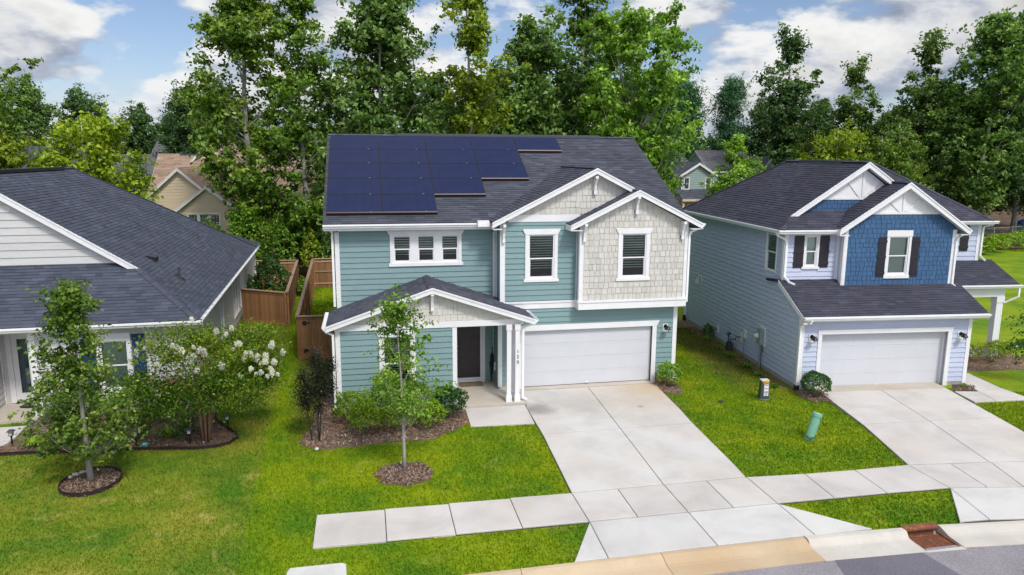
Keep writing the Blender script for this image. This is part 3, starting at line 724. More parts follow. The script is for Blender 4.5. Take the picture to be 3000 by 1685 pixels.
jb = [(-2.93, -9.765), (-1.75, -9.765), (-.49, -9.765), (.68, -9.76), (1.84, -9.755), (3.39, -9.77), (4.87, -9.77), (6.64, -9.82), (7.62, -9.98), (8.57, -10.13), (9.7, -10.31), (11.3, -10.54), (12.9, -10.78), (14.5, -11.02), (16.1, -11.26)]
for i in range(len(ja)-1): walk.append([jb[i], jb[i+1], ja[i+1], ja[i]])
slab_set('sidewalk', [(-9.05, -8.3)]+[p for p in ja]+[p for p in jb[::-1]]+[(-9.05, -9.72)], walk, 'concrete_walk')
slab_set('driveway_apron', [(-2.93, -9.76), (1.84, -9.755), (3.3, -11.30), (-3.7, -11.31)],
    [[(-2.93, -9.77), (-3.0, -11.33), (-3.75, -11.34)], [(-2.93, -9.77), (-.49, -9.77), (-.51, -11.3), (-3.0, -11.33)], [(-.49, -9.77), (1.84, -9.76), (1.84, -11.29), (-.51, -11.3)], [(1.84, -9.76), (3.3, -11.3), (1.84, -11.3)]], 'concrete_white')
slab_set('concrete_pad', [(-9.45, -10.45), (-8.42, -10.47), (-8.40, -11.25), (-9.45, -11.25)], [[(-9.5, -10.43), (-8.45, -10.43), (-8.37, -10.50), (-8.33, -11.3), (-9.55, -11.3), (-9.55, -10.6)]], 'concrete_white')
slab_set('front_walk', [(-4.7, -1.7), (-2.72, -1.7), (-2.72, -3.4), (-4.7, -3.3)], [[(-4.72, -1.66), (-2.66, -1.66), (-2.73, -3.44), (-4.76, -3.32)]], 'concrete_walk', z=-.012)
# neighbour's driveway and walk (turned with the bend of the street)
slab_set('neighbour_driveway', [(7.9, -2.3), (12.8, -2.75), (12.05, -6.9), (11.6, -8.95), (6.66, -8.32), (7.4, -5.4)],
    [[(8.02, -2.30), (10.36, -2.50), (9.73, -5.54), (7.42, -5.42)], [(10.36, -2.50), (12.88, -2.76), (12.20, -5.72), (9.73, -5.54)],
     [(7.42, -5.42), (9.73, -5.54), (8.98, -8.66), (6.62, -8.38)], [(9.73, -5.54), (12.20, -5.72), (11.9, -7.0), (11.45, -8.98), (8.98, -8.66)]], 'concrete_walk')
slab_set('neighbour_walk', [(12.88, -3.1), (13.9, -1.9), (15.3, -1.4), (14.8, -4.0), (12.6, -4.2)],
    [[(12.88, -3.12), (13.75, -3.3), (13.5, -4.32), (12.66, -4.28)], [(13.75, -3.3), (14.9, -3.1), (14.9, -4.4), (13.5, -4.32)], [(13.98, -2.45), (14.4, -1.3), (15.2, -1.3), (14.9, -3.1), (13.75, -3.3)]], 'concrete_walk')
slab_set('neighbour_apron', [(6.64, -9.9), (7.6, -10.0), (13.3, -10.9), (14.0, -12.4), (5.6, -11.4)],
    [[(6.64, -9.83), (6.28, -11.42), (5.5, -11.39)], [(6.64, -9.83), (7.62, -9.98), (9.7, -10.31), (9.3, -11.85), (6.28, -11.42)], [(9.7, -10.31), (13.0, -10.8), (12.7, -12.3), (9.3, -11.85)]], 'concrete_white')
flat('neighbour_garage_apron', [(8.0, -2.36), (12.86, -2.78), (12.95, -2.05), (8.05, -1.66)], .008, 'concrete_porch', 'structure', th=.06)

# kerb and gutter, cast in lengths with joints
def kerb(name, pts, m, rolled, joints):
    o = flat(name, [(pts[0][0], -11.36), (pts[-1][0], pts[-1][1]-.04), (pts[-1][0], pts[-1][1]-.8), (pts[0][0], -12.12)], -.13, 'foundation', 'structure', th=.05)
    if rolled: prof = [(0, .004), (.10, .004), (.20, -.03), (.33, -.075), (.42, -.09), (.80, -.100)]
    else: prof = [(0, .035), (.13, .035), (.17, .02), (.24, -.085), (.30, -.10), (.80, -.104)]
    for a, b in zip(joints, joints[1:]):
        mb = MB(); n = 2
        def at(x):
            for p, q in zip(pts, pts[1:]):
                if p[0] <= x <= q[0]: t = (x-p[0])/(q[0]-p[0]); return p[1]+(q[1]-p[1])*t
            return pts[0][1] if x < pts[0][0] else pts[-1][1]
        A = a+.006; B = b-.006; ring = []
        for x in (A, B):
            y = at(x); ring.append([(x, y-d, z) for d, z in prof]+[(x, y-.80, -.2), (x, y, -.2)])
        k = len(ring[0]); mb.v += ring[0]+ring[1]
        for i in range(k):
            j = (i+1) % k; mb.f.append((i, j, k+j, k+i)); mb.r.append(0)
        mb.f.append(tuple(range(k))[::-1]); mb.f.append(tuple(range(k, 2*k))); mb.r += [0, 0]
        mb.build('kerb_stone', m, o)
    return o
kerb('kerb_by_driveway', [(-16, -11.42), (-6, -11.38), (-1.8, -11.33), (1.53, -11.32)], 'concrete_curb', True, [-16, -13, -10, -7, -4.9, -1.85, 1.53])
kerb('kerb', [(1.53, -11.33), (2.6, -11.35), (3.98, -11.43)], 'concrete_gutter', False, [1.53, 3.93])
kerb('kerb_right', [(4.86, -11.42), (6.27, -11.52), (9.3, -11.92), (12, -12.3), (16, -12.9)], 'concrete_gutter', True, [4.86, 7.1, 10.1, 13.1, 16])
# sheet of pale concrete round the inlet
g = flat('gutter_pan', [(3.93, -12.17), (4.86, -12.17), (4.86, -12.28), (3.93, -12.24)], -.111, 'concrete_gutter', 'structure', th=.02)
def storm_drain():
    t = thing('storm_drain', 'rusty cast iron storm drain inlet set in the kerb beside the road', 'storm drain', (4.37, -11.6, 0))
    mb = MB(); w = .44
    mb.tube([(-w, .15, -.012), (w, .15, -.012)], .06, 12); mb.box(-w, w, .15, .24, -.10, .047); mb.build('hood', 'rust', t)
    mb = MB(); mb.box(-w, w, .20, .23, -.3, -.06); mb.box(-w, -w+.03, -.55, .1, -.3, -.10); mb.box(w-.03, w, -.55, .1, -.3, -.10); mb.build('throat', 'rust', t)
    mb = MB(); mb.box(-w, w, -.58, -.54, -.2, -.128); mb.box(-w, w, -.0, .04, -.2, -.128); mb.box(-w, -w+.04, -.54, 0, -.2, -.128); mb.box(w-.04, w, -.54, 0, -.2, -.128); mb.box(-.02, .02, -.54, 0, -.2, -.129)
    g = mb.build('grate_frame', 'rust', t)
    y = -.51
    while y < -.02:
        b = MB(); b.hexa([(-w+.04, y, -.18), (w-.04, y, -.18), (w-.04, y+.014, -.18), (-w+.04, y+.014, -.18), (-w+.04, y, -.131), (w-.04, y, -.131), (w-.04, y+.02, -.131), (-w+.04, y+.02, -.131)]); b.build('grate_bar', 'rust', g); y += .050
    mb = MB(); mb.box(-w, w, -.54, .1, -.5, -.45); mb.build('pit_floor', 'room_dark', t)
storm_drain()

# ---------------------------------------------------------------- planting beds
def bed(name, poly, kind='structure', z=.0, n=3000, seed=1, m='mulch'):
    poly = ccw(poly); o = flat(name, poly, z-.02, m, kind, th=.05)
    rng = np.random.default_rng(seed); P = np.array(poly); lo = P.min(0); hi = P.max(0)
    C = rng.uniform(lo, hi, (n*3, 2)); C = C[inside(C, poly)][:n]; k = len(C)
    a = rng.uniform(0, math.pi, k); l = rng.uniform(.02, .07, k); w = rng.uniform(.006, .014, k); zz = rng.uniform(z-.015, z+.012, k); tl = rng.uniform(-.02, .03, k)
    d = np.stack([np.cos(a), np.sin(a)], 1); e = np.stack([-np.sin(a), np.cos(a)], 1)
    V = np.zeros((k, 4, 3)); 
    for i, (s, t) in enumerate(((-1, -1), (1, -1), (1, 1), (-1, 1))):
        V[:, i, :2] = C+d*(l*s)[:, None]+e*(w*t)[:, None]; V[:, i, 2] = zz+tl*s+.006
    put('wood_chips', quads_mesh('wood_chips', V, 'mulch_chips', rng.random(k)), o, 'stuff')
    return o
def inside(P, poly):
    poly = np.array(poly); x, y = P[:, 0], P[:, 1]; c = np.zeros(len(P), bool); n = len(poly); j = n-1
    for i in range(n):
        xi, yi = poly[i]; xj, yj = poly[j]
        hit = ((yi > y) != (yj > y)) & (x < (xj-xi)*(y-yi)/(yj-yi+1e-12)+xi); c ^= hit; j = i
    return c
def wobble(poly, amp, seed, n=5):
    rnd = random.Random(seed); out = []
    for i in range(len(poly)):
        a = poly[i]; b = poly[(i+1) % len(poly)]
        for k in range(n):
            t = k/n; out.append((a[0]+(b[0]-a[0])*t+rnd.uniform(-amp, amp), a[1]+(b[1]-a[1])*t+rnd.uniform(-amp, amp)))
    return out
BED_MAIN = wobble([(-9.85, -3.7), (-9.3, -4.28), (-8.4, -4.22), (-7.1, -4.1), (-6.1, -4.12), (-5.25, -3.5), (-4.78, -2.9), (-4.75, -1.3), (-8.8, -1.2), (-8.8, 3.2), (-9.3, 3.0), (-9.45, 0), (-9.6, -2.4)], .05, 3)
BED_LEFT = [(-18.4, -3.05), (-17.2, -3.1), (-15.8, -3.25), (-14.4, -3.36), (-13.4, -3.50), (-12.7, -3.62), (-12.2, -3.58), (-11.85, -3.38), (-11.68, -3.0), (-11.80, -2.62), (-12.15, -2.1), (-12.45, -1.6), (-12.66, -1.1), (-12.75, -.4), (-12.85, 1.5), (-13.0, 6), (-13.5, 12.4), (-13.65, .15), (-18.2, -.05), (-18.05, -1.4), (-18.1, -2.2)]
RING_C = (-14.87, -5.38); RING = [(RING_C[0]+.70*math.cos(a), RING_C[1]+.80*math.sin(a)) for a in np.linspace(0, 2*math.pi, 29)[:-1]]
PATCH = wobble([(-6.95+.74*math.cos(a), -6.33+.72*math.sin(a)) for a in np.linspace(0, 2*math.pi, 13)[:-1]], .07, 9, 2)
BED_RIGHT = wobble([(7.3, -1.9), (7.0, -2.7), (7.3, -3.2), (7.85, -3.2), (8.1, -2.6), (8.1, -2.1)], .05, 4, 3)
BED_RSIDE = wobble([(7.35, -1.9), (6.95, -1.7), (7.2, 2.0), (7.7, 9.5), (8.3, 9.6)], .06, 5, 6)
BED_RR = [(13.2, -2.85), (13.95, -2.55), (14.1, -2.75), (13.7, -3.15), (12.95, -3.1)]
BED_FAR = wobble([(14.2, -.9), (15.7, -1.0), (17.9, -1.2), (19.5, -.9), (19.3, 2.2), (14.4, 1.5)], .06, 6, 4)
BED_SHRUB = wobble([(2.45, -.35), (2.5, -1.2), (2.9, -1.6), (3.2, -1.35), (3.35, -.5), (3.45, .1), (2.6, .0)], .05, 7, 3)
BEDS = [BED_MAIN, BED_LEFT, RING, PATCH, BED_RIGHT, BED_RR, BED_FAR, BED_SHRUB]
for i, (nm, b, n) in enumerate((('mulch_bed', BED_MAIN, 5000), ('mulch_bed_under_crape_myrtle', BED_LEFT, 6500), ('mulch_ring', RING, 1500), ('bare_mulch_patch', PATCH, 1200), ('mulch_by_shrub', BED_RIGHT, 500), ('mulch_corner', BED_RR, 300), ('mulch_bed_by_porch', BED_FAR, 1500), ('soil_patch', BED_SHRUB, 300))): bed(nm, b, n=n, seed=i)
flat('bare_soil_strip', BED_RSIDE, -.045, 'mulch', 'structure')
def edging(label, pts, closed=False, h=.09):
    t = thing('lawn_edging', label, 'lawn edging', (pts[0][0], pts[0][1], 0)); mb = MB(); n = len(pts); o = Vector((pts[0][0], pts[0][1], 0))
    for i in range(n if closed else n-1):
        a = Vector((*pts[i], .0))-o; b = Vector((*pts[(i+1) % n], .0))-o; d = (b-a).normalized()*.008; mb.bar(a-d+Vector((0, 0, h/2-.03)), b+d+Vector((0, 0, h/2-.03)), .022, h)
    mb.build('edging_strip', 'black_edging', t)
edging('dark brown plastic edging curving round the long mulch bed', BED_LEFT[:16])
edging('dark brown edging ring round the street tree mulch circle', RING, True, .10)

# ---------------------------------------------------------------- grass blades
PAVED = [[(-9.1, -8.23), (1.84, -8.24), (6.6, -8.34), (10, -8.76), (16.4, -9.7), (16.1, -11.3), (9.7, -10.35), (6.64, -9.85), (3.39, -9.79), (-9.08, -9.78)],
    [(-2.66, -.1), (2.62, -.1), (2.4, -3.0), (2.19, -4.36), (1.86, -8.3), (-2.96, -8.3), (-2.74, -4.4)], [(-3.78, -11.4), (-2.95, -9.7), (1.84, -9.7), (3.4, -11.4)],
    [(-4.79, -1.6), (-2.6, -1.6), (-2.6, -3.48), (-4.79, -3.36)], [(8.0, -2.28), (12.9, -2.74), (12.2, -5.75), (11.9, -7), (11.4, -9.1), (6.6, -8.4), (7.38, -5.45)],
    [(6.66, -9.8), (5.45, -11.5), (16, -13), (16, -11)], [(12.86, -3.1), (13.9, -2.4), (14.3, -1.25), (15.25, -1.25), (14.95, -4.44), (12.64, -4.32)], [(-9.58, -10.38), (-8.42, -10.38), (-8.3, -10.5), (-8.3, -11.5), (-9.58, -11.5)],
    [(-8.8, -1.3), (-5, -1.3), (-5, -1.6), (-2.6, -1.6), (-2.6, -.1), (3.45, 0), (3.45, 13), (-8.8, 13)], [(7.4, -1.85), (14.0, -2.4), (14.4, 2), (18, 2), (19, 9.5), (8.3, 9.6)],
    [(-13.6, .2), (-25, -.3), (-25, 20), (-14.4, 20)], [(-19, -.3), (-18.05, -1.3), (-18.2, -3.1), (-25, -3.1), (-25, 0)]]
def grass(name, poly, dens, h=.06, w=.016, seed=1, lean=.5):
    rng = np.random.default_rng(seed); P = np.array(poly); lo = P.min(0); hi = P.max(0); n = int((hi-lo).prod()*dens)
    C = rng.uniform(lo, hi, (n, 2)); ok = inside(C, poly)
    for q in PAVED+BEDS: ok &= ~inside(C, q)
    C = C[ok]; n = len(C); a = rng.uniform(0, 2*math.pi, n); hh = h*rng.uniform(.45, 1.25, n); ww = w*rng.uniform(.7, 1.4, n)
    d = np.stack([np.cos(a), np.sin(a)], 1); V = np.zeros((n, 3, 3)); b = rng.uniform(-1, 1, (n, 2))*(hh*lean)[:, None]
    V[:, 0, :2] = C-d*ww[:, None]; V[:, 1, :2] = C+d*ww[:, None]; V[:, :2, 2] = -.055; V[:, 2, :2] = C+b; V[:, 2, 2] = -.055+hh
    return put(name, tris_mesh(name, V, 'lawn_grass', rng.random(n)), kind='stuff')
grass('grass', [(-21, -11.36), (-2, -11.3), (4.2, -11.36), (5.5, -11.42), (16.5, -11.4), (16.5, -4), (9, -1), (8, 8), (3.4, 8), (3.4, 0), (-9, -1), (-9, 6), (-13.6, 14), (-21, 0)], 720, .060, .015, 1)
grass('backyard_grass', [(-12, 6), (-8.8, 6), (-8.8, 22.5), (-12, 22.5)], 200, .09, .02, 2)
# ================================================================ the teal house in the middle
I4 = Matrix.Identity(4)
def main_house():
    H = thing('teal_house', 'teal two storey house with solar panels and a white double garage door', 'house', (0, 0, 0))
    S = 'teal_siding'; T = 'white_trim'; rnd = random.Random(11); bud = [300]; cb = [300]
    Wl = Wall((0, .8), (1, 0)); Wm = Wall((0, 0), (1, 0)); Wb = Wall((0, -.4), (1, 0)); Wp = Wall((0, -1.3), (1, 0)); Wd = Wall((0, 1.0), (1, 0))
    EX = .1905
    # --- upper left wall
    hole = [(-6.86, -4.58, 4.56, 5.53)]
    P = [(-8.8, .0), (-3.15, .0), (-3.15, 5.78), (-8.8, 5.78)]
    Pu = [(-8.8, 2.6), (-3.15, 2.6), (-3.15, 5.78), (-8.8, 5.78)]
    wl = wall_body(Wl, Pu, hole, S, H); lap(Wl, [(-8.68, 2.9), (-3.3, 2.9), (-3.3, 5.74), (-8.68, 5.74)], hole, S, wl, 2.88, EX, rnd=rnd, budget=bud)
    def board(w, a, b, c, d, m=T, w1=.035, par=H, name='corner_board'):
        q = MB(); w.box(q, a, b, c, d, .0, w1); return q.build(name, m, par)
    board(Wl, -8.83, -8.68, 2.5, 5.78); board(Wl, -3.31, -3.17, 3.1, 5.78)
    board(Wl, -8.68, -3.31, 5.70, 5.79, w1=.03, name='frieze_board')
    window(H, Wl, -6.86, -4.58, 4.56, 5.53, head=.17, flare=.10, side=.11, sill=.11, units=3, mull=.22, blind='part')
    # --- teal middle wall
    hm = [(-2.22, -1.29, 4.0, 5.58)]
    pm = [(-3.2, 3.0), (-.4, 3.0), (-.4, 6.1), (-3.2, 6.1)]
    wm = wall_body(Wm, pm, hm, S, H); lap(Wm, [(-3.06, 3.2), (-.44, 3.2), (-.44, 6.03), (-3.06, 6.03)], hm, S, wm, 3.22, EX, rnd=rnd, budget=bud)
    sw = Wall((-3.2, 1.0), (0, -1)); wall_body(sw, [(0, 0), (1, 0), (1, 6.1), (0, 6.1)], [], S, H)
    board(Wm, -3.235, -3.06, 3.19, 6.03, w1=.035)
    window(H, Wm, -2.22, -1.29, 4.0, 5.58, head=.19, flare=.10, side=.12, sill=.10, blind='part', split=.46)
    mb = MB(); Wm.box(mb, -3.15, -.46, 2.94, 3.20, -.1, .045); Wm.box(mb, -3.15, -.46, 3.14, 3.20, .045, .075); mb.build('belly_band', T, H)
    mb = MB(); Wm.box(mb, -2.95, -.40, 6.02, 6.27, 0, .035); mb.build('gable_band', T, H)
    # gable of shakes over it
    pg = [(-2.75, 6.27), (1.62, 6.27), (1.62, 7.02), (.13, 7.70)]
    wg = wall_body(Wm, [(-3.3, 6.0), (3.5, 6.0), (.13, 7.72)], [], 'cream_shake', H, 'gable_wall'); 
    # --- box with shakes
    hb = [(1.055, 1.975, 4.02, 5.60)]
    pb = [(-.46, 2.95), (3.54, 2.95), (3.54, 5.95), (1.55, 6.95), (-.46, 5.97)]
    wb = wall_body(Wb, pb, hb, 'cream_shake', H, 'box_wall')
    lap(Wb, [(-.33, 3.24), (3.42, 3.24), (3.42, 5.98), (1.55, 6.93), (-.33, 6.0)], hb, 'cream_shake', wb, 3.24, .215, 'shake', random.Random(5), cb, w1=.022)
    lap(Wm, pg, [], 'cream_shake', wg, 6.27, .215, 'shake', random.Random(6), cb, w1=.022)
    for x in (-.46, 3.42): board(Wb, x, x+.125, 3.24, 6.02)
    for xx, nn in ((-.46, (0, -1)),):
        q = Wall((-.46, 0), (0, -1)); b = MB(); q.box(b, 0, .4, 2.95, 6.1, -.05, 0); b.build('box_side', S, H); board(q, .26, .435, 2.95, 6.0, w1=.03); board(q, 0, .05, 3.2, 6.0, w1=.03)
    q = MB(); q.box(3.44, 3.54, -.4, .1, 2.95, 6.0); q.build('box_side', S, H)
    mb = MB(); mb.box(-.50, 3.57, -.455, .05, 2.92, 3.17); mb.box(-.53, 3.60, -.485, .05, 3.17, 3.245); mb.build('belly_band', T, H)
    window(H, Wb, 1.055, 1.975, 4.02, 5.60, head=.19, flare=.10, side=.13, sill=.10, blind='part', split=.46)
    # --- garage wall
    hg = [(-2.44, 2.5, -.1, 2.13)]
    wgar = wall_body(Wm, [(-3.27, -.1), (3.44, -.1), (3.44, 2.95), (-3.27, 2.95)], hg, S, H)
    lap(Wm, [(-3.17, .13), (3.31, .13), (3.31, 2.93), (-3.17, 2.93)], [(-2.6, 2.66, 0, 2.14)], S, wgar, .13, EX, rnd=rnd, budget=bud)
    board(Wm, -3.30, -3.15, .12, 2.94); board(Wm, 3.30, 3.455, .0, 2.94)
    for a, b in ((-3.25, -2.62), (2.66, 3.44)): board(Wm, a, b, -.1, .13, 'red_clay_foundation' if a > 0 else 'concrete_porch', .012, name='foundation')
    mb = MB(); Wm.box(mb, -2.60, -2.44, .0, 2.13, -.12, .045); Wm.box(mb, 2.5, 2.66, .0, 2.13, -.12, .045); Wm.slab(mb, [(-2.6, 2.131), (2.66, 2.131), (2.76, 2.33), (-2.7, 2.33)], -.12, .055); mb.build('garage_casing', T, H)
    garage_door(H, Wm, -2.44, 2.5, .03, 2.13)
    # --- other, unseen sides
    q = MB(); q.box(3.34, 3.44, .02, 13, -.1, 5.95); q.box(-8.8, -8.7, .82, 13, -.1, 5.78); q.box(-8.7, 3.34, 12.9, 13, -.1, 5.95); q.build('outer_walls', S, H)
    for xx, d in ((3.44, 1), (-8.8, -1)):
        g = MB(); g.prism([(xx-.05*d-.05, .5, 5.7), (xx-.05*d-.05, 12.7, 5.7), (xx-.05*d-.05, 6.6, 8.8)], (.1, 0, 0)); g.build('gable_end', S, H)
    # --- lower left wall and porch
    hp = [(-7.34, -6.42, .64, 2.50)]
    wp = wall_body(Wp, [(-8.82, -.1), (-4.93, -.1), (-4.93, 2.75), (-8.82, 2.75)], hp, S, H)
    lap(Wp, [(-8.69, .1), (-5.06, .1), (-5.06, 2.70), (-8.69, 2.70)], [(-7.48, -6.28, .54, 2.75)], S, wp, .1, EX, rnd=rnd, budget=bud)
    board(Wp, -8.84, -8.69, .08, 2.72); board(Wp, -5.07, -4.92, .02, 2.72); board(Wp, -8.8, -5.0, -.1, .09, 'foundation', .01, name='foundation')
    window(H, Wp, -7.34, -6.42, .64, 2.46, head=.20, flare=.10, side=.13, sill=.10, blind='open')
    ls = Wall((-8.82, 1.0), (0, -1)); wall_body(ls, [(0, -.1), (2.3, -.1), (2.3, 2.7), (0, 2.7)], [], S, H)
    rs = Wall((-4.93, -1.3), (0, 1)); wall_body(rs, [(0, -.1), (2.3, -.1), (2.3, 2.7), (0, 2.7)], [], S, H)
    pr = Wall((-3.27, 1.0), (0, -1)); w5 = wall_body(pr, [(0, -.1), (.98, -.1), (.98, 2.9), (0, 2.9)], [], S, H); lap(pr, [(.02, .1), (.97, .1), (.97, 2.8), (.02, 2.8)], [], S, w5, .1, EX, rnd=rnd, budget=bud)
    wd = wall_body(Wd, [(-4.93, -.1), (-3.27, -.1), (-3.27, 2.9), (-4.93, 2.9)], [(-4.72, -3.77, .14, 2.22)], S, H); lap(Wd, [(-3.6, .1), (-3.3, .1), (-3.3, 2.8), (-3.6, 2.8)], [], S, wd, .1, EX, rnd=rnd, budget=bud)
    d = MB(); Wd.box(d, -4.69, -3.79, .2, 2.2, -.10, -.05); door = d.build('front_door', 'brown_door', H)
    pn = MB()
    for a, b in ((-4.56, -4.31), (-4.18, -3.93)):
        for c, e in ((.42, .98), (1.12, 1.78), (1.92, 2.10)):
            Wd.box(pn, a, b, c, e, -.052, -.045); Wd.box(pn, a+.045, b-.045, c+.045, e-.045, -.045, -.028)
    pn.build('door_panel', 'brown_door', door)
    for zc, r in ((1.42, .035), (1.24, .035), (.93, .022)): k = MB(); c = Wd.P(-4.63, zc, -.03); k.lathe((c[0], c[1]-.01, c[2]-.02), [(.001, -.03), (r, -.02), (r, .03), (.001, .05)], 10); k.build('door_knob', 'brass', door, smooth=True)
    k = MB(); k.tube([Wd.P(-4.63, 1.2, -.04), Wd.P(-4.63, 1.18, .03), Wd.P(-4.63, .98, .03), Wd.P(-4.63, .93, -.04)], .011, 8); k.build('door_handle', 'brass', door)
    mb = MB(); Wd.box(mb, -4.80, -4.70, .05, 2.24, -.08, .04); Wd.box(mb, -3.78, -3.60, .05, 2.24, -.08, .04); Wd.box(mb, -4.85, -3.55, 2.22, 2.42, -.08, .05); Wd.box(mb, -4.80, -3.62, .04, .145, -.08, .10); Wd.box(mb, -4.75, -3.7, .145, .2, -.08, .02); mb.build('door_casing', T, H)
    board(pr, .0, .05, .05, 2.8, w1=.03)
    # porch floor, posts, beam
    p = MB(); p.box(-4.93, -2.62, -1.64, 1.0, -.1, .045); p.build('porch_floor', 'concrete_porch', H)
    for (x, y, nm) in ((-3.18, -1.39, ''), (-2.89, -1.39, 'n'), (-2.99, -1.02, '')):
        p = MB(); p.cbox((x, y, 1.38), (.15, .15, 2.7)); post = p.build('porch_post', T, H)
        b = MB(); b.cbox((x, y, .16), (.195, .195, .23)); b.build('post_base', T, post); b = MB(); b.cbox((x, y, 2.64), (.195, .195, .20)); b.build('post_cap', T, post)
        if nm:
            for i, ch in enumerate('120'):
                cu = bpy.data.curves.new('digit', 'FONT'); cu.body = ch; cu.size = .155; cu.extrude = .006; cu.align_x = 'CENTER'; cu.align_y = 'CENTER'
                ob = bpy.data.objects.new('tmp', cu); COL.objects.link(ob); dg = bpy.context.evaluated_depsgraph_get(); me = bpy.data.meshes.new_from_object(ob.evaluated_get(dg)); bpy.data.objects.remove(ob)
                me.materials.clear(); me.materials.append(MATS['black_paint']); dd = put('house_number_digit', me, post); dd.location = (x+.01, y-.083, 1.80-i*.185); dd.rotation_euler = (R_(90), 0, 0)
    p = MB(); Wp.box(p, -8.86, -2.66, 2.70, 2.90, -.02, .055); p.box(-2.86, -2.66, -1.28, -.0, 2.70, 2.9); p.build('porch_beam', T, H)
    p = MB(); p.box(-4.9, -2.7, -1.25, .98, 2.76, 2.79); p.build('porch_ceiling', T, H)
    gp = wall_body(Wp, [(-8.9, 2.88), (-2.6, 2.88), (-5.73, 3.94)], [], 'cream_shake', H, 'gable_wall')
    lap(Wp, [(-8.55, 2.90), (-2.95, 2.90), (-5.73, 3.87)], [], 'cream_shake', gp, 2.90, .215, 'shake', random.Random(8), cb, w1=.022)
    # --- roofs
    mz = lambda x, y: 5.99+.5*(y-.37)
    C = 'roof_charcoal'
    roof(H, [(-9.18, .37), (3.97, .37), (3.97, 6.55), (-9.18, 6.55)], mz, C, seed=1, tabw=(.30, .34))
    roof(H, [(-9.18, 12.73), (3.97, 12.73), (3.97, 6.55), (-9.18, 6.55)], lambda x, y: 5.99+.5*(12.73-y), C, tabs=False)
    ridge_caps(H, (-9.16, 6.55, 9.095), (3.95, 6.55, 9.095), C)
    v = MB(); v.hexa([(-6.4, 6.37, 9.02), (2.4, 6.37, 9.02), (2.4, 6.73, 9.02), (-6.4, 6.73, 9.02), (-6.4, 6.40, 9.10), (2.4, 6.40, 9.10), (2.4, 6.55, 9.17), (-6.4, 6.55, 9.17)]); v.build('ridge_vent', C, H)
    for x0 in (-9.18, 3.94):
        s = Wall((x0+.03 if x0 > 0 else x0, 0), (0, 1) if x0 > 0 else (0, -1)); k = 1 if x0 > 0 else -1
        b = MB()
        for ya, yb, za, zb in ((.37, 6.55, 5.97, 9.06), (12.73, 6.55, 5.97, 9.06)): b.prism([(x0, ya, za-.19), (x0, yb, zb-.19), (x0, yb, zb-.03), (x0, ya, za-.03)], (.035, 0, 0))
        b.build('rake_board', T, H)
    b = MB(); b.box(-9.15, -3.45, .36, .40, 5.76, 5.94); b.box(-9.15, -3.45, .40, .8, 5.76, 5.785); b.build('eave_fascia', T, H)
    gutter(H, (-9.18, .36, 5.97), (-3.50, .36, 5.97), (0, -1))
    b = MB(); b.hexa([(-3.98, .10, 5.86), (-3.58, .10, 5.86), (-3.58, .36, 5.86), (-3.98, .36, 5.86), (-3.98, .10, 6.06), (-3.58, .10, 6.06), (-3.58, .36, 6.06), (-3.98, .36, 6.06)]); b.build('splash_guard', 'white_gutter', H)
    # large gable
    zl = lambda x, y: 7.88+.5*(x-.13); zr = lambda x, y: 7.88-.5*(x-.13)
    roof(H, [(-3.53, -.30), (.13, -.30), (.13, 4.2), (-3.53, .5)], zl, C, seed=3, tabw=(.30, .34)); roof(H, [(3.8, -.30), (.13, -.30), (.13, 4.2), (3.8, .5)], zr, C, seed=4, tabw=(.30, .34))
    ridge_caps(H, (.13, -.28, 7.90), (.13, 4.1, 7.90), C)
    Wlg = Wall((0, -.30), (1, 0)); rake(H, Wlg, (-3.55, 6.035), (.13, 7.875), .20, -.03, .012, soffit=.28); rake(H, Wlg, (.13, 7.875), (1.75, 7.065), .20, -.03, .012, soffit=.28)
    # small gable over the box
    zl2 = lambda x, y: 7.14+.49*(x-1.55); zr2 = lambda x, y: 7.14-.49*(x-1.55)
    roof(H, [(-.87, -.70), (1.55, -.70), (1.55, .05), (-.87, .05)], zl2, C, seed=5, tabw=(.30, .34)); roof(H, [(3.95, -.70), (1.55, -.70), (1.55, -.22), (3.95, .75)], zr2, C, seed=6, tabw=(.30, .34))
    ridge_caps(H, (1.55, -.68, 7.16), (1.55, -.2, 7.16), C)
    Ws = Wall((0, -.70), (1, 0)); rake(H, Ws, (-.89, 5.945), (1.55, 7.14), .20, -.03, .012, soffit=.28); rake(H, Ws, (1.55, 7.14), (3.97, 5.955), .20, -.03, .012, soffit=.28)
    b = MB(); b.box(-.90, -.46, -.69, -.02, 5.74, 5.77); b.box(3.54, 3.95, -.69, .3, 5.74, 5.77); b.box(-.905, -.875, -.69, 0, 5.75, 5.93); b.box(3.935, 3.965, -.69, .8, 5.75, 5.93); b.box(-3.52, -3.2, -.28, .02, 5.78, 5.81); b.build('eave_return', T, H)
    gutter(H, (3.965, -.66, 5.945), (3.965, .8, 5.945), (1, 0)); 
    for (w, u, z) in ((Wm, -3.12, 5.96), (Wm, .13, 7.60), (Wb, 1.55, 6.93), (Wb, -.34, 5.99), (Wb, 3.30, 6.02)): bracket(H, w, u, z)
    # porch roof
    zpl = lambda x, y: 4.09+.345*(x+5.73); zpr = lambda x, y: 4.09-.345*(x+5.73)
    roof(H, [(-9.10, -1.6), (-5.73, -1.6), (-5.73, .8), (-9.10, .8)], zpl, C, seed=7, tabw=(.30, .34), expo=.2); roof(H, [(-2.34, -1.6), (-5.73, -1.6), (-5.73, .8), (-3.15, .8), (-3.15, .03), (-2.34, .03)][:4] if False else [(-2.34, -1.6), (-5.73, -1.6), (-5.73, .02), (-2.34, .02)], zpr, C, seed=8, tabw=(.30, .34), expo=.2)
    roof(H, [(-3.2, .02), (-5.73, .02), (-5.73, .8), (-3.2, .8)], zpr, C, seed=9, tabw=(.30, .34), expo=.2)
    ridge_caps(H, (-5.73, -1.58, 4.11), (-5.73, .79, 4.11), C)
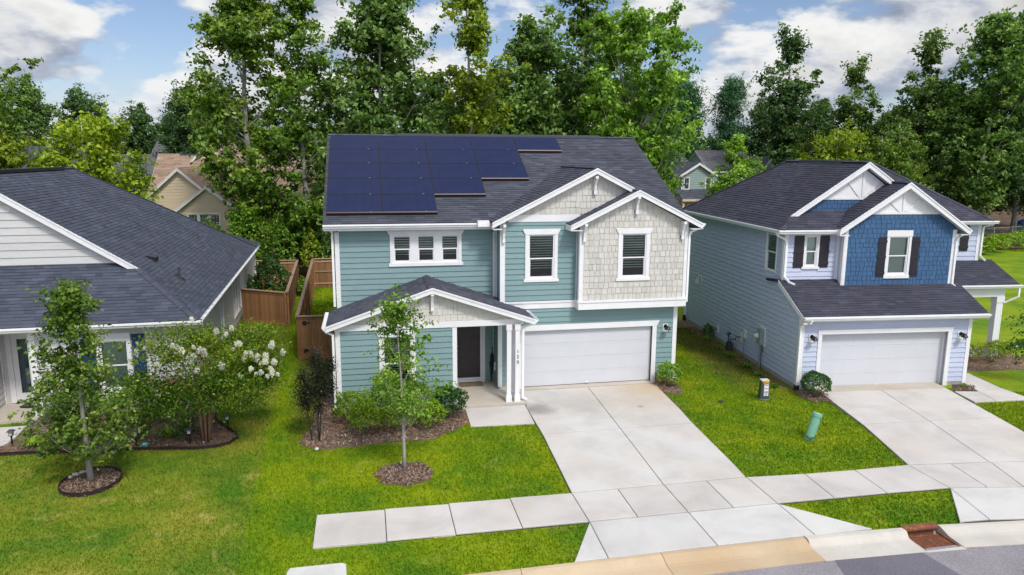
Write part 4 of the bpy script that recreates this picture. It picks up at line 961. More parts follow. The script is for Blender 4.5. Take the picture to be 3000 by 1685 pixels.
    Wr = Wall((0, -1.6), (1, 0)); rake(H, Wr, (-9.12, 2.925), (-5.73, 4.085), .19, -.03, .012, soffit=.28); rake(H, Wr, (-5.73, 4.085), (-2.32, 2.92), .19, -.03, .012, soffit=.28)
    gutter(H, (-9.11, -1.58, 2.915), (-9.11, .75, 2.915), (-1, 0)); gutter(H, (-2.33, -1.58, 2.905), (-2.33, -.05, 2.905), (1, 0))
    bracket(H, Wp, -5.73, 3.90, .60, .28)
    # downspouts
    downspout(H, [(-8.90, .33, 5.86), (-8.90, .50, 5.72), (-8.90, .74, 5.62), (-8.90, .74, 3.12)])
    downspout(H, [(-9.17, -1.4, 2.84), (-9.12, -1.4, 2.72), (-8.90, -1.42, 2.62), (-8.90, -1.42, .1)], boot=(-8.90, -1.42, .02))
    downspout(H, [(4.02, -.5, 5.86), (3.98, -.5, 5.78), (3.64, -.42, 5.62), (3.60, -.42, 5.5), (3.60, -.42, 3.1)])
    downspout(H, [(-2.27, -1.42, 2.82), (-2.30, -1.42, 2.76), (-2.60, -1.36, 2.62), (-2.68, -1.36, 2.55), (-2.68, -1.36, .14), (-2.56, -1.44, .08)])
    downspout(H, [(-3.33, .72, 5.6), (-3.33, .72, 3.3)], w=.05)
    q = MB(); Wm.box(q, -2.87, -2.73, 1.86, 2.18, .01, .04); q.build('mounting_block', T, H)
    q = MB(); pr.box(q, .30, .44, .55, .85, .01, .05); q.build('outlet_cover', 'white_trim', H)
    return H
main_house()
wall_lamp('black lantern on the teal wall right of the middle garage door', I4, Wall((0, 0), (1, 0)), 3.0, 2.03)
def solar():
    xs = [-9.06, -7.185, -5.30, -3.41, -1.55, .32]; ys = [.86, 1.955, 3.03, 4.105, 5.175, 6.245]
    mz = lambda y: 5.99+.5*(y-.37); N = Vector((0, -.5, 1)).normalized(); V = Vector((0, 1, .5)).normalized()
    nice = ['bottom', 'second', 'third', 'fourth', 'top']; pos = ['first', 'second', 'third', 'fourth', 'fifth']; counts = [2, 3, 4, 4, 5]
    for r in range(5):
        for c in range(counts[r]):
            x0, x1 = xs[c]+.006, xs[c+1]-.006; y0, y1 = ys[r]+.006, ys[r+1]-.006; off = N*.13
            lab = 'dark blue solar panel, %s from the left in the %s row on the roof' % (pos[c], nice[r])
            t = thing('solar_panel', lab, 'solar panel', ((x0+x1)/2, (y0+y1)/2, mz((y0+y1)/2)), group='solar panels on the charcoal roof'); L = Vector(t.location)
            P = lambda x, y, w: Vector((x, y, mz(y)))+N*w-L
            f = MB(); k = .016
            for a, b, cc, d in ((x0, x1, y0, y0+k), (x0, x1, y1-k, y1), (x0, x0+k, y0+k, y1-k), (x1-k, x1, y0+k, y1-k)):
                f.hexa([P(a, cc, .09), P(b, cc, .09), P(b, d, .09), P(a, d, .09), P(a, cc, .134), P(b, cc, .134), P(b, d, .134), P(a, d, .134)])
            f.build('frame', 'black_frame', t)
            g = MB(); q = [P(x0+k, y0+k, .130), P(x1-k, y0+k, .130), P(x1-k, y1-k, .130), P(x0+k, y1-k, .130)]; g.poly(q); g.poly([P(x0+k, y0+k, .1), P(x0+k, y1-k, .1), P(x1-k, y1-k, .1), P(x1-k, y0+k, .1)])
            o = g.build('cell_sheet', 'solar_cells', t); uv = o.data.uv_layers.new(name='UVMap')
            for i, w in enumerate(((0, 0), (1, 0), (1, 1), (0, 1))): uv.data[i].uv = w
            cl = MB(); xc = x0+(x1-x0)*.78; cl.hexa([P(xc, y0-.02, .134), P(xc+.05, y0-.02, .134), P(xc+.05, y0+.012, .134), P(xc, y0+.012, .134), P(xc, y0-.02, .142), P(xc+.05, y0-.02, .142), P(xc+.05, y0+.012, .142), P(xc, y0+.012, .142)]); cl.build('clamp', 'galvanised', t)
            low = r == 0 or False
            if r > 0 and c >= counts[r-1]: low = True
            if low:
                s = MB(); s.hexa([P(x0-.012, y0-.03, .03), P(x1+.012, y0-.03, .03), P(x1+.012, y0-.006, .03), P(x0-.012, y0-.006, .03), P(x0-.012, y0-.035, .115), P(x1+.012, y0-.035, .115), P(x1+.012, y0-.006, .142), P(x0-.012, y0-.006, .142)]); s.build('array_skirt', 'brown_frame', t)
            ft = MB()
            for xf in (x0+.3, x1-.3): ft.hexa([P(xf, y0+.2, .0), P(xf+.05, y0+.2, .0), P(xf+.05, y1-.2, .0), P(xf, y1-.2, .0), P(xf, y0+.2, .09), P(xf+.05, y0+.2, .09), P(xf+.05, y1-.2, .09), P(xf, y1-.2, .09)])
            ft.build('mounting_rail', 'dark_metal', t)
solar()
# ================================================================ the blue and lavender house on the right (local frame turned -4.55 degrees)
RO, RA = (7.4, -1.85), -.0795
RM = Matrix.Translation((RO[0], RO[1], 0)) @ Matrix.Rotation(RA, 4, 'Z')
def right_house():
    H = thing('lavender_house', 'lavender two storey house with dark blue shake gable and black shutters', 'house', (RO[0], RO[1], 0), RA)
    S = 'lavender_siding'; T = 'white_trim'; B = 'blue_shake'; C = 'roof_right'; rnd = random.Random(21); bud = [300]; cb = [300]; EX = .185
    Wg = Wall((0, 0), (1, 0)); Wu = Wall((0, 1.65), (1, 0)); Wb = Wall((0, 1.3), (1, 0)); Wx = Wall((0, 4.95), (1, 0)); Wv = Wall((0, 2.25), (1, 0)); Wsd = Wall((0, 11.5), (0, -1))
    def board(w, a, b, c, d, m=T, w1=.035, w0=0, name='corner_board', par=H):
        q = MB(); w.box(q, a, b, c, d, w0, w1); return q.build(name, m, par)
    # left side wall: u runs from the back (0) to the front (11.5)
    hs = [(8.50, 9.30, 3.92, 5.38)]
    poly = [(0, -.1), (11.5, -.1), (11.5, 2.65), (9.85, 3.62), (9.85, 5.62), (0, 5.62)]
    w1 = wall_body(Wsd, [(0, -.1), (11.5, -.1), (11.5, 2.62), (9.85, 3.55), (0, 3.55)], [], S, H); w2 = wall_body(Wsd, [(0, 3.55), (9.85, 3.55), (9.85, 5.62), (0, 5.62)], hs, S, H)
    lap(Wsd, [(.1, .1), (11.4, .1), (11.4, 2.60), (9.75, 3.57), (.1, 3.57)], [], S, w1, .12, EX, rnd=rnd, budget=bud)
    lap(Wsd, [(.1, 3.58), (9.75, 3.58), (9.75, 5.6), (.1, 5.6)], hs, S, w2, .12+EX*18, EX, rnd=rnd, budget=bud)
    board(Wsd, 0, 11.5, -.12, .11, 'foundation', .01, name='foundation')
    board(Wsd, 0, .12, .1, 5.6); board(Wsd, 11.38, 11.53, .1, 2.6); board(Wsd, 9.74, 9.88, 3.58, 5.6)
    window(H, Wsd, 8.50, 9.30, 3.92, 5.38, head=.0, side=.05, sill=.0, blind='open', split=.52)
    # garage front
    hg = [(.80, 5.72, -.12, 2.02)]
    wg = wall_body(Wg, [(0, -.12), (6.6, -.12), (6.6, 2.66), (0, 2.66)], hg, S, H)
    lap(Wg, [(.1, .08), (6.5, .08), (6.5, 2.62), (.1, 2.62)], [(.67, 5.88, 0, 2.17)], S, wg, .08, EX, rnd=rnd, budget=bud)
    board(Wg, -.035, .115, .0, 2.62); board(Wg, 6.49, 6.64, .0, 2.62); board(Wg, .1, .7, -.12, .07, 'foundation', .01, name='foundation'); board(Wg, 5.9, 6.6, -.12, .07, 'foundation', .01, name='foundation')
    mb = MB(); Wg.box(mb, .66, .80, -.12, 2.02, -.25, .04); Wg.box(mb, 5.72, 5.88, -.12, 2.02, -.25, .04); Wg.box(mb, .64, 5.90, 2.02, 2.18, -.25, .05); mb.build('garage_casing', T, H)
    garage_door(H, Wg, .80, 5.72, -.06, 2.02, w=-.22)
    # upper front-left wall
    hu = [(.83, 1.29, 4.22, 5.38)]
    wu = wall_body(Wu, [(0, 3.4), (2.2, 3.4), (2.2, 5.62), (0, 5.62)], [(.83, 1.29, 4.22, 5.38)], S, H); lap(Wu, [(.13, 3.66), (2.15, 3.66), (2.15, 5.6), (.13, 5.6)], [(.76, 1.36, 4.12, 5.5)], S, wu, 3.66, EX, rnd=rnd, budget=bud)
    board(Wu, -.035, .13, 3.6, 5.62); board(Wu, 2.06, 2.12, 3.6, 5.6)
    window(H, Wu, .83, 1.29, 4.22, 5.38, head=.13, side=.07, sill=.08, blind='closed', top_ext=.02)
    shutter(H, Wu, .37, .75, 4.19, 5.40); shutter(H, Wu, 1.38, 1.76, 4.19, 5.40)
    # blue box
    hb = [(3.92, 4.73, 3.92, 5.38)]
    pb = [(2.15, 3.3), (6.60, 3.3), (6.60, 5.62), (5.65, 6.23), (3.10, 6.23), (2.15, 5.62)]
    wb = wall_body(Wb, [(2.15, 3.3), (6.60, 3.3), (6.60, 5.75), (4.37, 7.2), (2.15, 5.75)], hb, B, H, 'box_wall')
    lap(Wb, [(2.26, 3.54), (6.48, 3.54), (6.48, 5.75), (5.75, 6.21), (3.0, 6.21), (2.26, 5.75)], [(3.83, 4.82, 3.8, 5.58)], B, wb, 3.54, .178, 'shake', random.Random(9), cb, w1=.022)
    board(Wb, 2.13, 2.27, 3.5, 5.62); board(Wb, 6.48, 6.63, 3.45, 5.62)
    ls = Wall((2.15, 1.65), (0, -1)); wall_body(ls, [(0, 3.4), (.35, 3.4), (.35, 5.62), (0, 5.62)], [], S, H); board(ls, 0, .08, 3.5, 5.6); board(ls, .22, .385, 3.5, 5.62)
    rs = Wall((6.60, 1.3), (0, 1)); wall_body(rs, [(0, 2.9), (3.65, 2.9), (3.65, 5.62), (0, 5.62)], [], S, H)
    window(H, Wb, 3.92, 4.73, 3.92, 5.38, head=.23, side=.09, sill=.12, blind='closed', top_ext=.02, sill_ext=.02)
    shutter(H, Wb, 3.50, 3.83, 3.86, 5.36); shutter(H, Wb, 4.83, 5.17, 3.86, 5.36)
    def deco(w, cx, z0, ztop, half, band=True):
        g = MB(); w.slab(g, [(cx-half, z0), (cx+half, z0), (cx, ztop)], .0, .018); g = g.build('gable_panel', T, H)
        b = MB(); w.box(b, cx-half+.02, cx+half-.02, z0-.02, z0+.07, .018, .04); b.build('gable_batten', T, g)
        for dx in (-1, 0, 1):
            b = MB(); x0 = cx+dx*.10; x1 = cx+dx*.62; z1 = ztop-.06-abs(x1-cx)*.66; b.bar(w.P(x0, z0+.07, .032), w.P(x1, z1, .032), .10, .03, up=(0, 1, 0)); b.build('gable_batten', T, g)
    deco(Wb, 4.37, 6.23, 7.22, 1.52)
    # main gable, set back
    wv = wall_body(Wv, [(.5, 6.0), (6.1, 6.0), (3.3, 7.88)], [], B, H, 'gable_wall')
    lap(Wv, [(.95, 6.2), (3.2, 6.2), (3.2, 6.72), (1.72, 6.72)], [], B, wv, 6.18, .178, 'shake', random.Random(4), cb, w1=.022)
    deco(Wv, 3.3, 6.72, 7.86, 1.70)
    # wing on the right
    hw = [(7.7, 9.5, 4.40, 5.30)]
    ww = wall_body(Wx, [(6.6, -.1), (10.65, -.1), (10.65, 5.62), (6.6, 5.62)], [(8.95, 9.52, 4.36, 5.42)], S, H); lap(Wx, [(6.7, 3.6), (10.53, 3.6), (10.53, 5.6), (6.7, 5.6)], [(8.9, 9.6, 4.3, 5.5)], S, ww, 3.62, .225, rnd=rnd, budget=bud)
    board(Wx, 10.52, 10.68, .0, 5.6); window(H, Wx, 8.95, 9.52, 4.36, 5.42, head=.12, side=.08, sill=.10, blind='open'); shutter(H, Wx, 9.72, 10.12, 4.30, 5.42)
    q = MB(); q.box(10.55, 10.65, 4.97, 11.5, -.1, 5.62); q.box(.02, 10.6, 11.4, 11.5, -.1, 5.6); q.box(6.5, 6.6, .02, 4.95, -.1, 2.62); q.build('outer_walls', S, H)
    # roofs
    m = .677; r = lambda *a, **k: roof(H, *a, **k)
    zl = lambda x, y: 5.65+m*(x+.35)
    r([(-.35, 1.3), (.3, 1.95), (.3, 11.2), (-.35, 11.85)], zl, C, seed=11, tabw=(.30, .34), zref=5.65); r([(.3, 1.95), (3.3, 1.95), (3.3, 8.2), (.3, 11.2)], zl, C, seed=19, tabw=(.30, .34), zref=5.65)
    zr = lambda x, y: 8.12-m*(x-3.3)
    r([(3.3, 1.95), (6.95, 1.95), (6.95, 4.6), (3.3, 8.2)], zr, C, seed=12, tabw=(.30, .34)); r([(4.37, 1.0), (6.95, 1.0), (6.95, 1.95), (4.37, 1.95)], zr, C, seed=13, tabw=(.30, .34))
    r([(6.95, 4.6), (11.0, 4.6), (7.4, 8.2), (3.3, 8.2)], lambda x, y: 5.65+m*(y-4.6), C, seed=14, tabw=(.30, .34))
    r([(11, 4.6), (11, 11.85), (7.4, 8.2)], lambda x, y: 5.65+m*(11-x), C, tabs=False); r([(11, 11.85), (-.35, 11.85), (3.3, 8.2), (7.4, 8.2)], lambda x, y: 5.65+m*(11.85-y), C, tabs=False)
    r([(-.35, 1.3), (2.7, 1.3), (2.7, 2.24), (.59, 2.24)], lambda x, y: 5.65+m*(y-1.3), C, seed=15, tabw=(.30, .34))
    r([(1.79, 1.0), (4.37, 1.0), (4.37, 2.24), (1.79, 2.24)], lambda x, y: 7.395-.665*(4.37-x), C, seed=16, tabw=(.30, .34))
    r([(-.12, -.36), (6.98, -.36), (6.98, 1.34), (6.62, 1.34), (-.12, 1.7)][:3]+[(6.98, 1.7), (-.12, 1.7)], lambda x, y: 2.74+.5*(y+.36), C, seed=17, tabw=(.30, .34))
    r([(-.12, 1.68), (.02, 1.68), (.02, 2.7), (-.12, 2.7)], lambda x, y: 3.74-.1*(y-1.68), C, tabs=False)
    r([(6.9, 3.25), (11.35, 3.25), (11.35, 4.96), (6.9, 4.96)], lambda x, y: 3.10+.47*(y-3.25), C, seed=18, tabw=(.30, .34))
    for a, b in (((3.3, 1.97, 8.14), (3.3, 8.2, 8.14)), ((-.33, 1.32, 5.67), (.30, 1.95, 6.10)), ((3.3, 8.2, 8.14), (-.33, 11.83, 5.68)), ((4.37, 1.02, 7.41), (4.37, 2.2, 7.41)), ((10.98, 4.62, 5.66), (7.4, 8.2, 8.10)), ((7.4, 8.2, 8.10), (3.3, 8.2, 8.12))): ridge_caps(H, a, b, C)
    v = MB(); v.hexa([(3.16, 3.6, 8.04), (3.44, 3.6, 8.04), (3.44, 7.0, 8.04), (3.16, 7.0, 8.04), (3.2, 3.6, 8.17), (3.4, 3.6, 8.17), (3.4, 7.0, 8.17), (3.2, 7.0, 8.17)]); v.build('ridge_vent', 'dark_metal', H)
    Wr1 = Wall((0, 1.95), (1, 0)); rake(H, Wr1, (.28, 6.09), (3.3, 8.125), .22, -.03, .012, soffit=.28); rake(H, Wr1, (3.3, 8.125), (4.66, 7.205), .22, -.03, .012, soffit=.28)
    Wr2 = Wall((0, 1.0), (1, 0)); rake(H, Wr2, (1.77, 5.68), (4.37, 7.40), .22, -.03, .012, soffit=.28); rake(H, Wr2, (4.37, 7.40), (6.97, 5.66), .22, -.03, .012, soffit=.28)
    b = MB(); b.box(1.78, 2.16, 1.01, 1.66, 5.44, 5.47); b.box(6.62, 6.96, 1.01, 1.7, 5.44, 5.47); b.box(1.775, 1.81, 1.01, 1.3, 5.46, 5.68); b.box(6.93, 6.965, 1.01, 4.6, 5.46, 5.64); b.box(6.55, 11, 4.6, 4.95, 5.50, 5.53); b.box(6.97, 11.0, 4.59, 4.62, 5.47, 5.62)
    b.box(-.34, .02, 1.3, 11.8, 5.50, 5.53); b.box(-.36, -.33, 1.3, 11.85, 5.48, 5.63); b.box(-.33, 2.1, 1.28, 1.31, 5.48, 5.63); b.box(-.33, 2.1, 1.31, 1.66, 5.50, 5.53)
    b.box(-.13, 6.97, -.36, -.33, 2.56, 2.72); b.box(-.1, 6.9, -.33, 0, 2.60, 2.62); b.build('eave_fascia', T, H)
    b = MB(); b.prism([(-.14, -.36, 2.54), (-.14, 1.68, 3.54), (-.14, 1.68, 3.73), (-.14, -.36, 2.72)], (.03, 0, 0)); b.prism([(6.96, -.36, 2.54), (6.96, 1.3, 3.36), (6.96, 1.3, 3.55), (6.96, -.36, 2.72)], (.03, 0, 0)); b.box(-.14, .02, -.36, -.1, 2.48, 2.60); b.build('rake_board', T, H)
    gutter(H, (-.14, -.36, 2.735), (7.0, -.36, 2.735), (0, -1)); gutter(H, (-.35, 11.85, 5.64), (-.35, 1.27, 5.64), (-1, 0)); gutter(H, (-.47, 1.29, 5.64), (1.80, 1.29, 5.64), (0, -1)); gutter(H, (6.97, 4.59, 5.64), (11.12, 4.59, 5.64), (0, -1)); gutter(H, (6.97, 1.05, 5.63), (6.97, 2.2, 5.63), (1, 0)); gutter(H, (6.9, 3.24, 3.09), (11.45, 3.24, 3.09), (0, -1))
    # side porch beam and column
    b = MB(); b.box(6.7, 10.9, 3.45, 3.75, 2.55, 2.98); b.box(10.6, 10.9, 3.75, 4.95, 2.55, 2.98); b.build('porch_beam', T, H)
    b = MB(); b.box(10.58, 10.88, 3.47, 3.77, -.1, 2.55); c = b.build('porch_column', T, H); b = MB(); b.box(10.55, 10.91, 3.44, 3.80, 2.3, 2.55); b.box(10.55, 10.91, 3.44, 3.80, -.1, .28); b.build('column_cap', T, c)
    b = MB(); b.box(6.8, 11.2, 3.3, 4.95, 2.98, 3.0); b.build('porch_ceiling', T, H); b = MB(); b.box(6.8, 10.95, 3.35, 4.95, -.1, .0); b.build('porch_floor', 'concrete_porch', H)
    # downspouts
    downspout(H, [(-.42, 1.5, 5.54), (-.36, 1.5, 5.42), (-.02, 1.58, 5.26), (.04, 1.58, 5.1), (.04, 1.58, 3.86), (.16, 1.42, 3.68), (.30, 1.28, 3.62)])
    downspout(H, [(.14, -.42, 2.62), (.12, -.38, 2.52), (-.02, -.10, 2.40), (-.05, -.07, 2.3), (-.05, -.07, .15)], boot=(-.05, -.07, .02))
    downspout(H, [(7.02, 1.3, 5.53), (6.98, 1.3, 5.46), (6.68, 1.24, 5.34), (6.64, 1.24, 5.2), (6.64, 1.24, 3.56), (6.76, 1.1, 3.42)])
    downspout(H, [(11.0, 4.65, 5.53), (10.95, 4.68, 5.45), (10.74, 4.88, 5.36), (10.72, 4.88, 5.2), (10.72, 4.88, 4.1), (10.85, 4.72, 3.9)])
    downspout(H, [(11.3, 3.2, 3.0), (11.3, 3.2, 2.6), (10.92, 3.45, 2.3)])
    downspout(H, [(-.06, 11.45, 5.5), (-.06, 11.45, .2)], boot=(-.06, 11.45, .1))
    return H
right_house()
wall_lamp('black lantern by the white downspout, left of the lavender house garage door', RM, Wall((0, 0), (1, 0)), .40, 1.88)
wall_lamp('black lantern on the lavender wall right of the neighbour garage door', RM, Wall((0, 0), (1, 0)), 6.21, 1.85)
def side_box(name, label, cat, y, z, sy, sz, d, m='white_trim', parts=()):
    t = thing(name, label, cat); t.matrix_world = RM @ Matrix.Translation((0, y, z))
    mb = MB(); mb.box(-.016-.03, -.014, -sy/2, sy/2, -sz/2, sz/2); mb.build('mounting_block', 'white_trim', t)
    for nm, b, mm in parts: q = MB(); q.box(*b); q.build(nm, mm, t)
    return t
def meters():
    t = side_box('electric_meter', 'grey electric meter box with conduit on the long lavender side wall', 'electric meter', 2.85, 1.25, .50, .78, .1,
        parts=(('meter_box', (-.20, -.046, -.17, .17, -.32, .32), 'grey_metal'), ('conduit', (-.13, -.07, -.05, .01, -1.35, -.32), 'grey_metal')))
    q = MB(); q.lathe((0, 0, 0), [(.001, .14), (.09, .13), (.10, .02), (.115, 0)], 16); o = q.build('meter_dial', 'pale_plastic', t, smooth=True); o.location = (-.20, .10, .0); o.rotation_euler = (0, R_(-90), 0)
    q = MB(); q.tube([(-.09, -.16, -.32), (-.09, -.16, -.5), (-.09, -.12, -.52), (-.09, -.12, -1.35)], .012, 6); q.cbox((-.09, -.16, -.52), (.05, .07, .06)); q.build('ground_wire', 'dark_metal', t)
    t = side_box('cable_box', 'small pale cable box with thin dangling wire between the meters', 'utility box', 4.38, .95, .22, .32, .1, parts=(('cover', (-.11, -.046, -.09, .09, -.14, .14), 'pale_plastic'),))
    q = MB(); q.tube([(-.07, 0, -.14), (-.06, .02, -.4), (-.08, -.03, -.7), (-.05, .06, -1.0)], .008, 6); q.build('cable', 'dark_metal', t)
    t = thing('gas_meter', 'dark grey gas meter with bent pipes at the foot of the side wall', 'gas meter'); t.matrix_world = RM @ Matrix.Translation((-.22, 5.45, 0))
    q = MB(); q.box(-.10, .10, -.14, .14, .02, .30); q.box(-.08, .08, -.12, .12, .30, .36); q.build('meter_body', 'dark_metal', t)
    q = MB(); q.tube([(0, .13, -.05), (0, .13, .75)], .03, 8); q.lathe((0, .13, .68), [(.001, -.05), (.09, -.03), (.10, .03), (.05, .07), (.001, .09)], 14); q.build('regulator', 'dark_metal', t)
    q = MB(); q.tube([(0, -.08, .34), (0, -.08, .50), (.02, -.3, .55), (.02, -.52, .58), (.02, -.56, .72), (.2, -.72, .74)], .024, 8); q.build('pipe', 'dark_metal', t)
    side_box('pipe_plate', 'white wall plate behind the gas pipe', 'wall plate', 4.73, .72, .22, .36, .1)
    t = side_box('hose_bib', 'white wall plate with dark hose tap near the far end of the side wall', 'hose tap', 7.25, .50, .22, .34, .1)
    q = MB(); q.tube([(-.04, 0, -.02), (-.16, .02, -.03), (-.18, .02, -.10)], .02, 8); q.cbox((-.12, 0, .04), (.03, .09, .03)); q.build('tap', 'dark_metal', t)
    t = thing('drain_pipe', 'thin white bent pipe rising beside the far side wall', 'pipe'); t.matrix_world = RM @ Matrix.Translation((-.2, 7.95, 0)); q = MB(); q.tube([(0, 0, -.05), (0, 0, .50), (.0, -.1, .58), (.06, -.12, .58)], .018, 8); q.build('pipe', 'clear_white', t)
    t = side_box('dryer_vent', 'small white square vent high on the far side wall', 'wall vent', 11.2, 3.5, .24, .34, .1, parts=(('vent_hole', (-.05, -.045, -.04, .04, -.1, -.02), 'black_paint'),))
    t = side_box('louvred_vent', 'open white flap vent midway up the long side wall', 'wall vent', 9.62, 2.38, .26, .46, .1)
    q = MB(); q.bar((-.05, .07, .15), (-.22, .05, -.16), .2, .012, up=(0, 1, 0)); q.build('flap', 'pale_plastic', t); q = MB(); q.box(-.049, -.046, -.08, .08, -.17, .17); q.build('duct_opening', 'grey_metal', t)
meters()
t = thing('flag', 'small red and white flag hanging behind the garage corner', 'flag'); t.matrix_world = RM @ Matrix.Translation((6.80, .5, 1.45))
q = MB(); q.tube([(0, 0, -.5), (0, 0, .85)], .012, 6); q.build('flag_pole', 'clear_white', t)
for i in range(5):
    q = MB(); q.hexa([(.01, -.005, .15-i*.09), (.20-i*.02, .005, .02-i*.09), (.20-i*.02, .012, .02-i*.09), (.01, .002, .15-i*.09), (.01, -.005, .24-i*.09), (.2-i*.02, .005, .11-i*.09), (.2-i*.02, .012, .11-i*.09), (.01, .002, .24-i*.09)]); q.build('stripe', 'red_print' if i % 2 == 0 else 'white_trim', t)
# ================================================================ the low cream house on the left (local frame turned +2.4 degrees)
LO, LA = (-13.62, .22), .042
LM = Matrix.Translation((LO[0], LO[1], 0)) @ Matrix.Rotation(LA, 4, 'Z')
def left_house():
    H = thing('cream_house', 'low cream siding house with big blue-black hipped roof and navy shutters', 'house', (LO[0], LO[1], 0), LA)
    S = 'cream_siding'; T = 'white_trim'; C = 'roof_blueblack'; rnd = random.Random(31); bud = [300]; EX = .19
    Wf = Wall((0, 0), (1, 0)); Wr = Wall((0, 0), (0, 1)); Wg = Wall((0, 2.0), (1, 0)); Wd = Wall((0, 1.5), (1, 0))
    def board(w, a, b, c, d, m=T, w1=.035, name='corner_board', par=H):
        q = MB(); w.box(q, a, b, c, d, 0, w1); return q.build(name, m, par)
    hf = [(-2.62, -1.80, .72, 2.36)]
    wf = wall_body(Wf, [(-4.55, -.1), (0, -.1), (0, 2.88), (-4.55, 2.88)], hf, S, H); lap(Wf, [(-4.45, .1), (-.1, .1), (-.1, 2.8), (-4.45, 2.8)], [(-3.25, -1.37, .62, 2.62)], S, wf, .1, EX, rnd=rnd, budget=bud)
    board(Wf, -4.62, -4.44, .0, 2.86, w1=.04); board(Wf, -.12, .03, .0, 2.86); board(Wf, -4.6, 0, -.12, .1, 'foundation', .01, name='foundation')
    window(H, Wf, -2.62, -1.80, .72, 2.36, head=.25, side=.09, sill=.12, blind='closed')
    shutter(H, Wf, -3.17, -2.75, .66, 2.46, 'navy_shutter', True); shutter(H, Wf, -1.67, -1.28, .66, 2.56, 'navy_shutter', True)
    # right wall
    hr = [(7.05, 7.75, .55, 2.42), (11.2, 13.9, .55, 2.38)]
    wr = wall_body(Wr, [(0, -.1), (20.9, -.1), (20.9, 2.88), (0, 2.88)], hr, S, H); lap(Wr, [(.1, .1), (20.8, .1), (20.8, 2.86), (.1, 2.86)], hr, S, wr, .1, EX, rnd=rnd, budget=bud)
    board(Wr, -.03, .12, 0, 2.86); board(Wr, 20.76, 20.93, 0, 2.86); board(Wr, 0, 20.9, -.12, .1, 'foundation', .01, name='foundation')
    window(H, Wr, 7.05, 7.75, .55, 2.42, head=.08, side=.07, sill=.07, blind='none', sill_ext=0); window(H, Wr, 11.2, 13.9, .55, 2.38, head=.08, side=.07, sill=.07, units=3, mull=.09, blind='none', sill_ext=0)
    # porch recess with glazed door
    wall_body(Wd, [(-6.05, -.1), (-4.5, -.1), (-4.5, 2.88), (-6.05, 2.88)], [(-5.70, -4.92, .15, 2.40)], S, H)
    q = Wall((-4.55, 0), (0, 1)); wall_body(q, [(0, -.1), (1.5, -.1), (1.5, 2.88), (0, 2.88)], [], S, H)
    q = Wall((-6.05, -.2), (0, 1)); wq = wall_body(q, [(0, -.1), (1.7, -.1), (1.7, 2.88), (0, 2.88)], [], S, H); lap(q, [(0, .1), (1.66, .1), (1.66, 2.8), (0, 2.8)], [], S, wq, .1, EX, budget=bud); board(q, 1.64, 1.7, .0, 2.8, w1=.05)
    wall_body(Wf, [(-9, -.1), (-6.05, -.1), (-6.05, 2.88), (-9, 2.88)], [], S, H)
    mb = MB()
    for a, b, c, d in ((-5.86, -5.70, .05, 2.5), (-4.92, -4.76, .05, 2.5), (-5.9, -4.7, 2.40, 2.6)): Wd.box(mb, a, b, c, d, -.05, .05)
    mb.build('door_casing', T, H)
    mb = MB()
    for a, b, c, d in ((-5.70, -5.54, .15, 2.4), (-5.08, -4.92, .15, 2.4), (-5.54, -5.08, 2.22, 2.4), (-5.54, -5.08, .15, .36)): Wd.box(mb, a, b, c, d, -.05, .0)
    d = mb.build('storm_door', T, H); g = MB(); g.poly([Wd.P(-5.54, .36, -.02), Wd.P(-5.08, .36, -.02), Wd.P(-5.08, 2.22, -.02), Wd.P(-5.54, 2.22, -.02)]); g.build('pane', 'glass', d)
    g = MB(); Wd.box(g, -5.6, -5.0, .2, 2.35, -.16, -.12); g.build('inner_door', 'navy_shutter', d)
    b = MB(); b.box(-9, -4.5, -.35, 1.55, -.1, .03); b.build('porch_floor', 'concrete_porch', H)
    # gable over the skirt roof
    wg = wall_body(Wg, [(-11.5, 4.3), (-1.7, 4.3), (-6.6, 7.5)], [], S, H, 'gable_wall'); lap(Wg, [(-11.5, 4.6), (-1.95, 4.6), (-6.6, 7.5)], [], S, wg, 4.6, .25, rnd=rnd, budget=bud)
    q = MB(); q.box(-11.5, 0, 20.8, 20.9, -.1, 2.88); q.box(-11.6, -11.5, 0, 20.9, -.1, 2.88); q.build('outer_walls', S, H)
    m = .66; zr = lambda x, y: 3.0+m*(.45-x)
    roof(H, [(.45, -.4), (.45, 18.95), (-1.7, 16.8), (-1.7, 1.75)], zr, C, seed=31, indiv=300, expo=.15, tabw=(.18, .42), zref=3.0)
    roof(H, [(-1.7, 1.75), (-1.7, 16.8), (-6.6, 11.9), (-6.6, 1.75)], zr, C, seed=33, expo=.15, tabw=(.18, .42), zref=3.0)
    roof(H, [(-13.65, -.4), (-13.65, 18.95), (-6.6, 11.9), (-6.6, 1.75), (-11.5, 1.75)], lambda x, y: 3.0+m*(x+13.65), C, tabs=False)
    roof(H, [(.45, 18.95), (-13.65, 18.95), (-6.6, 11.9)], lambda x, y: 3.0+m*(18.95-y), C, tabs=False)
    roof(H, [(-13.65, -.4), (.45, -.4), (-1.95, 2.0), (-11.25, 2.0)], lambda x, y: 3.0+m*(y+.4), C, seed=32, expo=.15, tabw=(.18, .42))
    # rear lean part of the right eave
    roof(H, [(.45, 18.90), (.45, 21.2), (-3.0, 21.2), (-3.0, 18.90)], lambda x, y: 2.99+m*(.45-x)*.5, C, tabs=False)
    for a, b in (((.43, -.38, 3.02), (-1.7, 1.75, 4.43)), ((-6.6, 1.77, 7.66), (-6.6, 11.9, 7.66)), ((-6.6, 11.9, 7.66), (.43, 18.93, 3.03))): ridge_caps(H, a, b, C, w=.14, seed=6)
